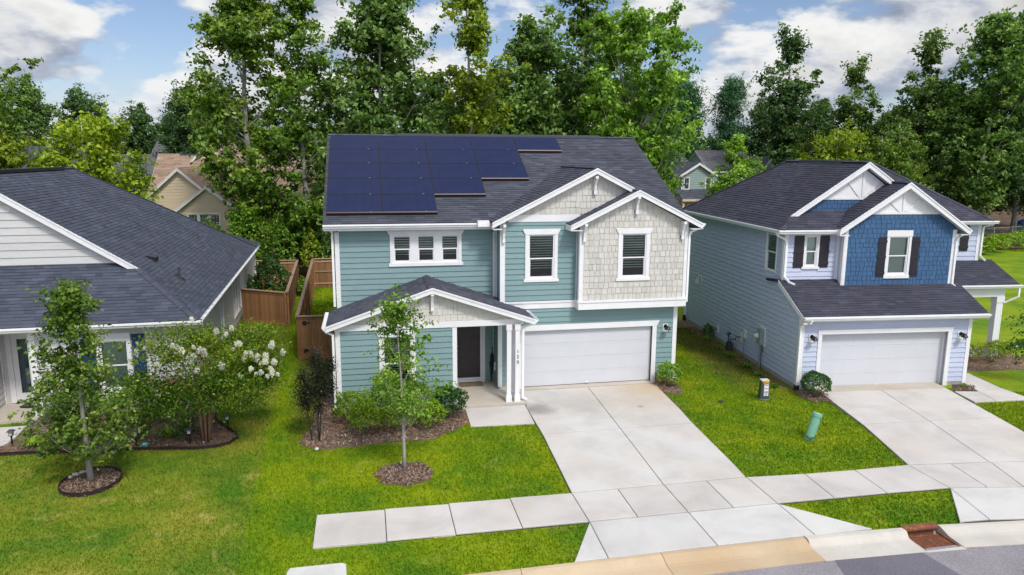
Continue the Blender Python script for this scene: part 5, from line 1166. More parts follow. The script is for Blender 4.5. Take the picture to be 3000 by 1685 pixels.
    v = MB(); v.hexa([(-6.80, 3.0, 7.58), (-6.4, 3.0, 7.58), (-6.4, 10.5, 7.58), (-6.80, 10.5, 7.58), (-6.78, 3.0, 7.70), (-6.42, 3.0, 7.70), (-6.42, 10.5, 7.70), (-6.78, 10.5, 7.70)]); v.build('ridge_vent', 'black_paint', H)
    Wk = Wall((0, 1.75), (1, 0)); rake(H, Wk, (-6.6, 7.66), (-1.66, 4.40), .24, -.03, .012, soffit=.23); rake(H, Wk, (-11.5, 4.42), (-6.6, 7.66), .24, -.03, .012, soffit=.23)
    b = MB(); b.box(-13.6, .43, -.39, -.36, 2.82, 2.97); b.box(-13.6, .4, -.36, 0, 2.86, 2.88); b.box(.41, .44, -.39, 20.9, 2.82, 2.97); b.box(0, .41, -.36, 20.9, 2.86, 2.88); b.build('eave_fascia', T, H)
    gutter(H, (-13.6, -.39, 2.985), (.57, -.39, 2.985), (0, -1)); gutter(H, (.44, -.39, 2.985), (.44, 18.95, 2.985), (1, 0))
    g = MB(); rr = random.Random(3)
    for i in range(26): y = .4+i*.7+rr.uniform(-.1, .1); g.box(.452, .57, y, y+.03, 2.98, 2.995)
    g.build('gutter_bracket', 'white_gutter', H)
    downspout(H, [(.45, -.33, 2.86), (.40, -.28, 2.76), (.12, -.06, 2.6), (.08, -.02, 2.5), (.08, -.02, .1)], boot=(.08, -.02, .0))
    downspout(H, [(.10, 20.95, 2.8), (.10, 20.95, .1)])
    # roof vent and pipe on the right slope
    def on(x, y): return (x, y, zr(x, y))
    p = on(-1.75, 3.95); q = MB(); q.hexa([(p[0]-.2, p[1]-.22, p[2]+.13), (p[0]+.16, p[1]-.22, p[2]-.10), (p[0]+.16, p[1]+.22, p[2]-.10), (p[0]-.2, p[1]+.22, p[2]+.13), (p[0]-.2, p[1]-.22, p[2]+.15), (p[0]+.16, p[1]-.22, p[2]+.08), (p[0]+.16, p[1]+.22, p[2]+.08), (p[0]-.2, p[1]+.22, p[2]+.15)]); q.build('roof_vent', 'black_paint', H)
    p = on(-.75, 3.35); q = MB(); q.tube([(p[0], p[1], p[2]-.05), (p[0], p[1], p[2]+.42)], .04, 10); f = q.build('vent_pipe', 'dark_metal', H); q = MB(); q.hexa([(p[0]-.17, p[1]-.13, p[2]+.12), (p[0]+.17, p[1]-.13, p[2]-.10), (p[0]+.17, p[1]+.13, p[2]-.10), (p[0]-.17, p[1]+.13, p[2]+.12), (p[0]-.12, p[1]-.08, p[2]+.14), (p[0]+.12, p[1]-.08, p[2]-.02), (p[0]+.12, p[1]+.08, p[2]-.02), (p[0]-.12, p[1]+.08, p[2]+.14)]); q.build('pipe_flashing', 'black_paint', f)
left_house()
slab_set('cream_house_walk', [(-21, -.9), (-18.3, -.9), (-18.2, -3.0), (-21, -2.8)], [[(-21, -.85), (-18.2, -.75), (-18.1, -2.0), (-21, -1.9)], [(-21, -1.9), (-18.1, -2.0), (-18.35, -3.25), (-21, -3.1)]], 'concrete_walk')

# ================================================================ fences
def board_fence(label, segs, h, cap=True, inside_left=False, seed=1, base=-.05, gate=None, rails='out'):
    """runs of upright boards with rails, posts and a flat cap; boards are parts"""
    t = thing('wooden_fence', label, 'fence', (segs[0][0][0], segs[0][0][1], 0), group='brown timber privacy fences'); o = Vector((*segs[0][0], 0)); rnd = random.Random(seed)
    for (a, b) in segs:
        A = Vector((*a, 0))-o; B = Vector((*b, 0))-o; L = (B-A).length; d = (B-A)/L; n = Vector((d.y, -d.x, 0)); w = .14; k = max(1, round(L/(w+.004)))
        me = None
        for i in range(k):
            p = A+d*(i+.5)*L/k; hh = h-.03
            if me is None:
                mb = MB(); mb.box(-L/k/2+.003, L/k/2-.003, -.009, .009, base, hh); me = mb.mesh('fence_board', 'fence_wood')
            q = put('fence_board', me, t); q.location = p+Vector((0, 0, rnd.uniform(-.006, .004))); q.rotation_euler = (0, rnd.uniform(-.003, .003), math.atan2(d.y, d.x))
        s = -1 if inside_left else 1      # rails and posts on the inner side
        for z in (.22, h*.55, h-.18):
            mb = MB(); mb.bar(A-n*.03*s+Vector((0, 0, z)), B-n*.03*s+Vector((0, 0, z)), .038, .085); mb.build('fence_rail', 'fence_cap' if seed % 2 else 'fence_wood', t)
        m = max(1, round(L/2.2))
        for i in range(m+1):
            p = A+d*i*L/m; mb = MB(); c = p-n*.075*s; mb.cbox((c.x, c.y, (h-.02+base)/2), (.09, .09, h-.02-base)); mb.build('fence_post', 'fence_wood', t)
        if cap:
            mb = MB(); mb.bar(A-d*.06+Vector((0, 0, h)), B+d*.06+Vector((0, 0, h)), .15, .035); mb.build('cap_rail', 'fence_cap', t)
            for zt, ht in ((h-.08, .11), (base+.09, .15)): mb = MB(); mb.bar(A+n*.020*s+Vector((0, 0, zt)), B+n*.020*s+Vector((0, 0, zt)), .02, ht); mb.build('fence_trim', 'fence_wood', t)
    return t
board_fence('brown timber fence enclosing the cream house yard', [((-13.98, 13.15), (-11.65, 11.68)), ((-11.65, 11.68), (-12.12, 23.2)), ((-12.12, 23.2), (-16.5, 23.3))], 1.64, seed=5, inside_left=False)
t = board_fence('brown timber fence with pale cap along the teal house yard', [((-11.12, 22.4), (-10.62, 5.45))][:1]+[((-3.0, 22.7), (-11.12, 22.4))], 1.80, seed=3, inside_left=False)
t2 = board_fence('front timber gate panel with black strap hinges beside the teal house', [((-10.62, 5.40), (-8.82, 5.30))], 1.80, seed=4, inside_left=False); t2.name = 'wooden_gate'; t2['category'] = 'gate'
for z in (1.52, .35):
    q = MB(); q.cbox((.28, -.05, z), (.16, .02, .16)); q.box(.2, .52, -.052, -.03, z-.02, z+.02); q.build('hinge', 'black_paint', t2)
# ================================================================ houses behind
def gable_block(H, x0, x1, y0, y1, ze, s, wm, rm, axis='y', oh=.35, boards=True, zb=-.1, ridge=True, seed=1, front_holes=(), vis=True):
    """box with a gabled roof; axis = direction of the ridge"""
    T = 'white_trim'; Wf = Wall((0, y0), (1, 0))
    if axis == 'y':
        xm = (x0+x1)/2; zp = ze+s*(xm-x0)
        wf = wall_body(Wf, [(x0, zb), (x1, zb), (x1, ze), (xm, zp), (x0, ze)], list(front_holes), wm, H)
        if boards: lap(Wf, [(x0+.1, max(zb, 0)), (x1-.1, max(zb, 0)), (x1-.1, ze), (xm, zp-.1), (x0+.1, ze)], list(front_holes), wm, wf, max(zb, 0), .22, budget=[60])
        q = MB(); q.box(x0, x0+.1, y0+.02, y1, zb, ze); q.box(x1-.1, x1, y0+.02, y1, zb, ze); q.box(x0+.1, x1-.1, y1-.1, y1, zb, ze); o = q.build('outer_walls', wm, H)
        lw = Wall((x0, y1), (0, -1)); lap(lw, [(.05, max(zb, 0)), (y1-y0-.05, max(zb, 0)), (y1-y0-.05, ze), (.05, ze)], [], wm, o, max(zb, 0), .22, budget=[0])
        roof(H, [(x0-oh, y0-oh), (xm, y0-oh), (xm, y1+oh), (x0-oh, y1+oh)], lambda x, y: ze+.12+s*(x-x0), rm, seed=seed, expo=.2, tabw=(.3, .9)); roof(H, [(x1+oh, y0-oh), (xm, y0-oh), (xm, y1+oh), (x1+oh, y1+oh)], lambda x, y: ze+.12+s*(x1-x), rm, seed=seed+1, expo=.2, tabw=(.3, .9))
        Wr = Wall((0, y0-oh), (1, 0)); rake(H, Wr, (x0-oh-.02, ze+.12-s*oh), (xm, zp+.12), .24, -.03, .02, soffit=oh); rake(H, Wr, (xm, zp+.12), (x1+oh+.02, ze+.12-s*oh), .24, -.03, .02, soffit=oh)
        b = MB()
        for x in (x0-oh, x1+oh): b.box(x-.05, x+.05, y0-oh, y1+oh, ze-s*oh-.02, ze-s*oh+.12)
        b.build('gutter', 'white_gutter', H); q = MB(); Wf.box(q, x0-.01, x0+.12, zb, ze, 0, .03); Wf.box(q, x1-.12, x1+.01, zb, ze, 0, .03); q.build('corner_board', T, H)
    else:
        ym = (y0+y1)/2
        q = MB(); q.box(x0, x1, y0, y0+.1, zb, ze); q.box(x0, x1, y1-.1, y1, zb, ze); q.box(x0, x0+.1, y0+.1, y1-.1, zb, ze); q.box(x1-.1, x1, y0+.1, y1-.1, zb, ze)
        for x in (x0, x1-.1): q.prism([(x, y0, ze), (x, y1, ze), (x, ym, ze+s*(ym-y0))], (.1, 0, 0))
        o = q.build('outer_walls', wm, H)
        if boards: lap(Wf, [(x0+.1, max(zb, 0)), (x1-.1, max(zb, 0)), (x1-.1, ze), (x0+.1, ze)], list(front_holes), wm, o, max(zb, 0), .22, budget=[40])
        roof(H, [(x0-oh, y0-oh), (x1+oh, y0-oh), (x1+oh, ym), (x0-oh, ym)], lambda x, y: ze+.12+s*(y-y0), rm, seed=seed, expo=.2, tabw=(.3, .9)); roof(H, [(x0-oh, ym), (x1+oh, ym), (x1+oh, y1+oh), (x0-oh, y1+oh)], lambda x, y: ze+.12+s*(y1-y), rm, tabs=False)
        b = MB(); b.box(x0-oh, x1+oh, y0-oh-.08, y0-oh+.04, ze-s*oh-.03, ze-s*oh+.12); b.build('gutter', 'white_gutter', H)
        b = MB()
        for x in (x0-oh-.02, x1+oh-.02): b.prism([(x, y0-oh, ze+.1-s*oh), (x, ym, ze+.1+s*(ym-y0)), (x, ym, ze-.1+s*(ym-y0)), (x, y0-oh, ze-.1-s*oh)], (.05, 0, 0))
        b.build('rake_board', T, H)
def back_houses():
    H = thing('tan_house', 'tan sided house with light brown roof behind the two tall trees', 'house', (0, 0, 0))
    gable_block(H, -23.0, -18.9, 32.3, 40, 5.30, .92, 'tan_siding', 'roof_tan', 'y', seed=41)
    hw = [(-20.33, -18.20, 2.72, 3.98)]
    Wt = Wall((0, 31.6), (1, 0))
    gable_block(H, -20.95, -17.0, 31.6, 38, 4.35, .80, 'tan_siding', 'roof_tan', 'y', seed=43, front_holes=hw)
    window(H, Wt, -20.33, -18.20, 2.72, 3.98, head=.06, side=.06, sill=.08, units=3, mull=.12, blind='part', grid=(3, 4), sill_ext=0)
    gable_block(H, -23.9, -10.2, 35.0, 46.0, 4.1, .74, 'tan_siding', 'roof_tan', 'x', seed=45)
    gable_block(H, -22.6, -17.2, 40, 48, 6.6, 1.05, 'tan_siding', 'roof_tan', 'y', seed=47, zb=3)
    q = MB(); q.box(-17.5, -12.6, 34.6, 34.9, 3.1, 4.0); q.box(-17.4, -17.2, 33.0, 33.2, -.1, 3.9); q.box(-14.9, -14.7, 33.0, 33.2, -.1, 3.9); q.box(-12.6, -12.4, 33.0, 33.2, -.1, 3.9); q.box(-17.5, -12.3, 33.0, 33.2, 3.85, 4.1); q.build('porch_frame', 'tan_siding', H)
    q = MB(); q.box(-17.3, -12.5, 34.9, 34.98, .2, 3.8); q.build('porch_screen', 'room_dark', H)
    roof(H, [(-17.9, 32.7), (-12.0, 32.7), (-12.0, 36), (-17.9, 36)], lambda x, y: 4.2+.45*(y-32.7), 'roof_tan', seed=49, expo=.2, tabw=(.3, .9))
    q = MB(); q.tube([(-19.8, 38.6, 6.6), (-19.8, 38.6, 7.9)], .09, 8); q.build('vent_pipe', 'white_gutter', H)
    q = MB(); q.box(-22.6, -20.9, 40.3, 40.7, 8.15, 8.3); q.build('ridge_vent', 'dark_metal', H)
    H = thing('sage_house', 'grey green sided house with two small white windows beyond the teal house', 'house', (0, 0, 0))
    hs = [(24.12, 24.68, 4.98, 6.16), (26.48, 27.05, 4.97, 6.16)]
    gable_block(H, 23.85, 27.35, 45, 52, 6.50, .62, 'sage_siding', 'roof_charcoal', 'y', seed=51, front_holes=hs)
    Ws = Wall((0, 45), (1, 0))
    for h in hs: window(H, Ws, *h, head=.05, side=.05, sill=.05, blind='none', sill_ext=0)
    gable_block(H, 21.5, 27.5, 51, 60, 6.9, .55, 'sage_siding', 'roof_charcoal', 'x', seed=53)
    roof(H, [(23.2, 43.2), (28.6, 43.2), (28.6, 45), (23.2, 45)], lambda x, y: 4.1+.5*(y-43.2), 'roof_charcoal', seed=55, expo=.2, tabw=(.3, .9)); q = MB(); q.box(23.2, 28.6, 43.1, 43.25, 3.9, 4.12); q.box(23.5, 28.3, 44.8, 45, 0, 3.9); q.box(23.3, 23.5, 43.3, 43.5, 0, 3.9); q.build('porch_frame', 'tan_siding', H)
    H = thing('grey_roofed_house', 'distant pale grey roofed house between the background trees', 'house', (0, 0, 0))
    gable_block(H, 34.5, 40.5, 60, 68, 6.6, .60, 'bluegrey_siding', 'roof_grey', 'x', seed=57, boards=False)
    H = thing('steep_gabled_house', 'blue grey house with steep gable behind the lavender house roof', 'house', (0, 0, 0))
    gable_block(H, 39.6, 43.9, 58.5, 66, 5.7, 1.18, 'bluegrey_siding', 'roof_grey', 'y', seed=59, front_holes=[(41.4, 42.1, 5.2, 6.2)]); window(H, Wall((0, 58.5), (1, 0)), 41.4, 42.1, 5.2, 6.2, head=.06, side=.06, sill=.06, blind='none', sill_ext=0, grid=(2, 3))
    H = thing('far_tan_house', 'brown roofed house mostly hidden by yellow-green trees on the right', 'house', (0, 0, 0))
    gable_block(H, 49, 58, 66, 74, 6.2, .6, 'tan_siding', 'roof_tan', 'x', seed=61, boards=False)
    for i, (nm, lab, x0, x1, y0, y1, ze, s, ax, rm) in enumerate((('far_house', 'far house with dark grey roof left of the brown tan roof', -34, -28.8, 60, 68, 5.9, .55, 'x', 'roof_grey'), ('far_gabled_house', 'small far grey gabled house with roof pipes near the treeline', -33.5, -30.5, 75, 82, 8.2, .5, 'x', 'roof_grey'),
        ('hidden_house', 'charcoal roofed house hidden behind the yellow-green maple on the left', -44.5, -36.5, 56, 64, 6.4, .62, 'x', 'roof_charcoal'), ('grey_hip_house', 'grey roofed house peeking between the two tall trunks', -18.5, -12.0, 62, 70, 7.4, .75, 'x', 'roof_grey'))):
        H = thing(nm, lab, 'house', (0, 0, 0)); gable_block(H, x0, x1, y0, y1, ze, s, 'cream_siding', rm, ax, seed=70+i*3, boards=False)
back_houses()
# ================================================================ trees and plants
def tree_mesh(seed, h0, h1, rad, n_cl, per, leaf, m, cl_r=.8, shape='tall', lean=(0, 0), trunk_r=.22, bark='bark_grey', limbs=26, flat_=.6, top_gap=0.0, up=.9, aspect=.62, steep=.35):
    """returns (trunk mesh, crown mesh) for a broad-leaved tree standing at the origin"""
    rng = np.random.default_rng(seed); rnd = random.Random(seed)
    def env(t, a):
        lob = 1+.22*math.sin(3*a+seed)+.16*math.sin(5*a+2.1*seed+t*7)
        if shape == 'tall': r = rad*(.30+1.0*math.sin(math.pi*min(1, t*.90+.12))**.8)*(.55+.45*min(1, t/.3))*(1 if t < .8 else max(.12, (1-t)/.2)**.7)
        elif shape == 'pyr': r = rad*(1.15-1.0*t)*min(1, .50+t*1.9)
        elif shape == 'cone': r = rad*(1.05-t)**.85*(.6+.4*math.sin(min(1, t*6)*math.pi/2))
        elif shape == 'vase': r = rad*(.35+.9*t**.8)*(1 if t < .82 else max(.25, (1-t)/.18)**.5)
        elif shape == 'round': r = rad*math.sqrt(max(.02, 1-(2*t-1)**2*.92))
        elif shape == 'sparse': r = rad*(.5+.6*math.sin(math.pi*t))*(.8+.4*math.sin(t*19+seed))*(1 if t < .75 else max(.2, (1-t)/.25))
        else: r = rad
        return r*lob
    def spine(z):
        t = z/h1; k_ = min(1.2, trunk_r/.22); return Vector((lean[0]*t*t+.22*k_*(math.sin(z*.35+seed)-math.sin(seed)), lean[1]*t*t+.18*k_*(math.cos(z*.31+seed)-math.cos(seed)), z))
    tb = MB(); npt = 9; tb.tube([spine(h1*.96*i/(npt-1))+Vector((0, 0, -.1 if i == 0 else 0)) for i in range(npt)], [trunk_r*(1.25 if i == 0 else 1)*(1-.88*i/(npt-1)) for i in range(npt)], 8)
    cl = []
    for i in range(n_cl):
        t = rnd.random()**.9; a = rnd.uniform(0, 2*math.pi); z = h0+(h1-h0)*t; q = .30+.70*math.sqrt(rnd.random()); r = env(t, a)*q
        s = spine(z); c = Vector((s.x+math.cos(a)*r, s.y+math.sin(a)*r, z+rnd.uniform(-.3, .3)-(.12*r if shape != 'vase' else -.15*r))); cl.append((c, t, a, r))
    order = sorted(range(n_cl), key=lambda i: -cl[i][3])[:limbs]
    for i in order:
        c, t, a, r = cl[i]; zb = max(h0*.55, c.z-r*(.55+steep)-.4); p = spine(zb); mid = p.lerp(c, .5)+Vector((0, 0, -.10*r if shape != 'vase' else -.18*r)); k = trunk_r*(1-.8*zb/h1)*.32
        tb.tube([p, mid, c], [max(.010*trunk_r/.2, k), max(.007*trunk_r/.2, k*.5), .003], 5, cap=False)
    C = []; O = []; RV = []
    for i, (c, t, a, r) in enumerate(cl):
        k = int(per*rnd.uniform(.6, 1.35)); s = cl_r*rnd.uniform(.6, 1.25); zb = max(h0*.55, c.z-r*(.55+steep)-.4); p = spine(zb)
        # leafy spray: sub-sprays strung along the outer limb, thinning inwards
        nb = rnd.randint(5, 8); idx = rng.integers(0, nb, k); off = rng.normal(size=(nb, 3))*np.array([s*.52, s*.52, s*.38]); ub = 1-rng.random(nb)**2*.55
        base = np.array(p)+(np.array(c)-np.array(p))*ub[:, None]+off
        g = rng.normal(size=(k, 3))*np.array([s*.25, s*.25, s*.17*flat_/.6])*(1+.45*(rng.random((k, 1)) < .15))
        RV.append(rnd.uniform(-.16, .16)+rng.uniform(-.16, .16, nb)[idx]+g[:, 2]/s*.5); C.append(base[idx]+g); o = g+off[idx]*.6; o[:, 2] = abs(o[:, 2]); O.append(unit(o+np.array([math.cos(a), math.sin(a), .3])*.3))  # spray tops painted lighter and undersides darker, shading put into leaf colour
    C = np.concatenate(C); O = np.concatenate(O)
    V = leaves(C, np.full(len(C), leaf), rng, up=up, outward=O, aspect=aspect, droop=.3)
    rv = np.clip(rng.normal(.5, .20, len(C))+np.concatenate(RV), 0, 1)
    return tb.mesh('trunk', bark, smooth=True), quads_mesh('crown', V, m, rv)
def plant_tree(name, label, cat, loc, meshes, s=1.0, rz=0.0, group=None, sz=None, mat=None):
    t = thing(name, label, cat, (loc[0], loc[1], -.05), rz, group); t.scale = (s, s, sz or s)
    put('trunk', meshes[0], t); c = put('crown', meshes[1], t)
    if mat: c.material_slots[0].link = 'OBJECT'; c.material_slots[0].material = MATS[mat]
    return t
# meshes shared between trees of a kind
TM = {
 'poplar': tree_mesh(1, 4.2, 20.4, 2.9, 112, 185, .31, 'leaf_mid', .95, 'tall', trunk_r=.30, limbs=36),
 'poplar2': tree_mesh(2, 2.6, 19.8, 2.0, 96, 160, .28, 'leaf_bright', .85, 'tall', trunk_r=.20, limbs=30),
 'wood1': tree_mesh(3, 2.5, 18.9, 3.3, 130, 190, .34, 'leaf_mid', 1.1, 'tall', trunk_r=.24, limbs=24),
 'wood2': tree_mesh(4, 1.5, 16.5, 3.4, 130, 190, .34, 'leaf_mid', 1.1, 'round', trunk_r=.22, limbs=24),
 'thin': tree_mesh(5, 9.0, 19.4, 2.2, 54, 165, .30, 'leaf_yellow', .85, 'sparse', trunk_r=.23, limbs=22),
 'elm': tree_mesh(6, 3.0, 18.0, 3.9, 210, 185, .30, 'leaf_bright', .95, 'vase', trunk_r=.28, limbs=50, steep=.9, up=.5),
 'sparse': tree_mesh(7, 7.5, 21.0, 3.4, 72, 175, .38, 'leaf_dark', 1.05, 'sparse', trunk_r=.22, bark='bark_brown', limbs=40),
 'pine': tree_mesh(8, 1.0, 15.0, 3.1, 110, 130, .40, 'leaf_pine', 1.2, 'cone', trunk_r=.2, bark='bark_brown', limbs=8, flat_=.7, aspect=.25, up=.4),
 'bushy': tree_mesh(9, .6, 10.5, 3.1, 95, 160, .28, 'leaf_yellow', .9, 'round', trunk_r=.16, limbs=30),
 'small': tree_mesh(10, 1.2, 9.6, 1.9, 66, 140, .25, 'leaf_bright', .75, 'tall', trunk_r=.12, limbs=24),
}
ORD = ['first', 'second', 'third', 'fourth', 'fifth', 'sixth', 'seventh', 'eighth', 'ninth', 'tenth', 'eleventh', 'twelfth', 'thirteenth', 'fourteenth', 'fifteenth', 'sixteenth', 'seventeenth', 'eighteenth', 'nineteenth', 'twentieth']
def rank_left(items):
    a = [math.atan2(q[0]+7.78, q[1]+24.56) for q in items]; o = sorted(range(len(a)), key=lambda i: a[i]); r = [0]*len(a)
    for n_, i in enumerate(o): r[i] = n_
    return [ORD[i] for i in r]
def trees_behind():
    k = 'trees rising behind the houses'
    P = plant_tree
    P('tulip_poplar', 'tallest tree on the left with grey trunk, in front of the tan house', 'tree', (-14.9, 27), TM['poplar'], 1.0, .3, k, mat='leaf_maple')
    P('tulip_poplar', 'slim bright green tall tree close left of the solar roof', 'tree', (-11.5, 26), TM['poplar2'], 1.0, 1.2, k)
    P('forest_tree', 'big dark green tree rising behind the left end of the solar roof', 'tree', (-6.1, 28), TM['wood1'], 1.06, 2.0, k)
    P('slender_tree', 'slender yellowish tree with bare straight trunk behind the roof ridge', 'tree', (-.9, 25.5), TM['thin'], 1.02, .4, k)
    P('forest_tree', 'rounded grey-green tree behind the middle of the teal house roof', 'tree', (5.5, 31), TM['wood2'], 1.08, 4.0, k)
    P('slender_tree', 'thin dark trunked tree standing above its neighbours behind the roof', 'tree', (9.7, 33.5), TM['thin'], 1.16, 2.4, k, mat='leaf_mid')
    P('spreading_tree', 'wide upswept bright green tree behind the right end of the roof', 'tree', (11.2, 27), TM['elm'], 1.0, .8, k)
    fill = [(-9.0, 36, 'bushy', .85), (-7.6, 38, 'wood1', .66), (-3.6, 33, 'wood2', .76), (-1.6, 38, 'wood1', .78), (2.0, 35, 'wood2', .86), (2.8, 29, 'wood1', .66), (8.3, 30.5, 'wood2', .62), (7.2, 40, 'wood1', .82), (12.8, 37, 'wood2', .72), (15.0, 31, 'wood2', .60), (-4.6, 25.5, 'bushy', .74), (1.4, 25.4, 'bushy', .68), (5.4, 26, 'bushy', .72), (8.8, 25, 'bushy', .62), (16, 38, 'wood2', .60)]
    rk = rank_left(fill)
    for i, (x, y, kd, s) in enumerate(fill): P('forest_tree', 'dark green tree, %s from the left in the wood behind the teal house' % rk[i], 'tree', (x, y), TM[kd], s, i*1.7, 'wood behind the teal house', mat=('leaf_dark' if i % 3 == 0 else 'leaf_mid'))
    # right side
    P('sparse_tree', 'tall open dark tree against the clouds, above the steep gabled house', 'tree', (41.3, 55), TM['sparse'], 1.06, .3, k)
    P('sparse_tree', 'tree with airy forked top, centre of the right treeline', 'tree', (50.0, 55), TM['sparse'], .92, 2.2, k, mat='leaf_mid')
    P('forest_tree', 'tall irregular tree with a bare leader on the right', 'tree', (54.0, 48), TM['sparse'], 1.03, 4.1, k, sz=1.02, mat='leaf_mid')
    P('forest_tree', 'lower half of bushy green tree below the bare leader', 'tree', (54.4, 45), TM['wood2'], .82, 1.0, k)
    P('forest_tree', 'very tall dark tree at the right edge of the photo', 'tree', (57.5, 43), TM['wood1'], 1.22, 5.0, k, mat='leaf_mid')
    P('forest_tree', 'dark tree cut off by the right edge, behind the chain link fence', 'tree', (63.5, 44), TM['wood1'], 1.28, 1.1, k, mat='leaf_dark')
    P('bushy_tree', 'bushy yellow-green tree just above the lavender house ridge', 'tree', (36.6, 38), TM['bushy'], 1.08, .6, k)
    P('bushy_tree', 'yellow-green tree right of the lavender house ridge', 'tree', (42.5, 40), TM['bushy'], 1.02, 2.6, k, mat='leaf_maple')
    P('small_tree', 'small bright green tree in front of the grey green house', 'tree', (24.6, 35.5), TM['small'], 1.02, .6, k)
    fr = [(27, 64, 'pine', 1.10), (33, 72, 'pine', 1.22), (38, 76, 'pine', 1.28), (44, 73, 'pine', 1.30), (49, 72, 'wood2', .98), (31, 84, 'wood2', 1.15), (41, 88, 'wood2', 1.25), (55, 68, 'wood2', .95), (47, 62, 'wood2', .80), (56, 58, 'wood2', .80), (62, 62, 'wood1', .80), (68, 60, 'wood1', .95), (50, 47, 'wood2', .72), (25, 76, 'pine', 1.25), (20, 74, 'wood2', 1.0), (64, 52, 'wood2', .92), (60, 50, 'wood2', .95), (46.8, 41.5, 'wood2', .60), (70, 50, 'wood1', 1.0)]
    rk = rank_left(fr)
    for i, (x, y, kd, s) in enumerate(fr):
        pin = kd == 'pine'; P('pine_tree' if pin else 'forest_tree', ('bluish green pine, %s tree from the left in the right background wood' if pin else 'leafy broad tree, %s from the left in the right background wood') % rk[i], 'tree', (x, y), TM[kd], s, i*2.1, 'background pines on the right' if pin else 'background wood on the right', mat=None if pin else ('leaf_mid', 'leaf_dark', 'leaf_maple')[i % 3])
    # left side
    P('maple_tree', 'large yellow-green maple left of the tan house', 'tree', (-25.2, 27.5), TM['bushy'], 1.06, .9, k)
    P('maple_tree', 'yellow-green maple top over the ridge of the cream house', 'tree', (-24.0, 25), TM['bushy'], .60, 3.9, k)
    P('maple_tree', 'yellow-green tree cut off by the left edge', 'tree', (-29.6, 25), TM['bushy'], .95, 5.0, k)
    P('sparse_tree', 'tree outside the left edge reaching in with one leafy twig', 'tree', (-31.5, 26.5), TM['sparse'], .86, .2, k, mat='leaf_maple')
    fl = [(-55, 80, 'wood2', 1.10), (-49, 78, 'wood2', 1.04), (-44, 84, 'wood2', .98), (-61, 86, 'wood1', 1.0), (-40, 92, 'wood2', .90), (-46, 96, 'pine', .95), (-35, 90, 'pine', .95), (-31, 88, 'wood2', .92), (-27, 66, 'wood2', .93), (-23, 60, 'wood1', .80), (-24.5, 72, 'sparse', .80), (-19, 56, 'wood2', .70), (-14, 52, 'wood2', .70), (-9.8, 47, 'wood2', .70), (-29.5, 52, 'wood2', .45), (-36, 100, 'wood2', .85), (-22.5, 50, 'wood2', .52)]
    rk = rank_left(fl)
    for i, (x, y, kd, s) in enumerate(fl):
        pin = kd == 'pine'; P('pine_tree' if pin else 'forest_tree', ('bluish green pine, %s tree from the left in the left background wood' if pin else 'leafy broad tree, %s from the left in the left background wood') % rk[i], 'tree', (x, y), TM[kd], s, i*1.9, 'background pines on the left' if pin else 'background wood on the left', mat=None if pin else ('leaf_dark', 'leaf_mid')[i % 2])
trees_behind()
def far_woods():
    rng = np.random.default_rng(77); n = 42000; x = rng.uniform(-170, 230, n); y = rng.uniform(105, 150, n); top = 9.0+2.6*np.sin(x*.11)+1.8*np.sin(x*.31+1)+1.2*np.sin(x*.83+2)+(y-105)*.045
    z = top*rng.uniform(.15, 1.0, n)**.6; C = np.stack([x, y, z], 1); V = leaves(C, np.full(n, 1.15), rng, up=.7)
    put('distant_woods', quads_mesh('distant_woods', V, 'leaf_dark', np.clip(rng.normal(.55, .25, n), 0, 1)), kind='stuff')
    rng = np.random.default_rng(78); n = 9000; x = rng.uniform(-10, 16, n); y = rng.uniform(24, 34, n); C = np.stack([x, y, rng.uniform(0, 3.2, n)], 1); V = leaves(C, np.full(n, .34), rng)
    put('undergrowth', quads_mesh('undergrowth', V, 'leaf_dark', rng.random(n)), kind='stuff')
far_woods()
# forest floor behind and at the right
flat('forest_floor', [(-14, 24.2), (14, 24.2), (30, 27), (34, 60), (-14, 60)], -.03+.1, 'forest_floor', 'structure')
flat('forest_floor_right', wobble([(46, 31.5), (52, 31.6), (60, 34), (90, 44), (120, 80), (60, 90), (44, 50)], .3, 2, 3), .08, 'forest_floor', 'structure')

# ---------------------------------------------------------------- garden trees
def young_maple(name, label, base, H, seed, rad, h0, n_cl, per, leaf=.085, lean=(0, 0), m='leaf_maple', bark='bark_grey', tr=.055, shape='tall', cl=.36):
    t = thing(name, label, 'tree', (base[0], base[1], 0)); a, b = tree_mesh(seed, h0, H, rad, n_cl, per, leaf, m, cl, shape, lean=lean, trunk_r=tr, bark=bark, limbs=16, flat_=.55, steep=.5)
    # scale the trunk waviness down for so slim a stem
    put('trunk', a, t); put('crown', b, t); return t
young_maple('street_maple', 'young maple with pale trunk in the edged mulch ring at left', (-14.90, -5.30), 5.05, 103, 1.36, 1.0, 112, 95, .105, tr=.075, lean=(.12, 0), cl=.36, shape='pyr')
young_maple('young_maple', 'slim young maple in the bare patch in front of the teal house', (-6.95, -6.12), 4.5, 108, .70, 1.75, 46, 84, .098, tr=.05, lean=(-.12, .05), m='leaf_bright', cl=.34)
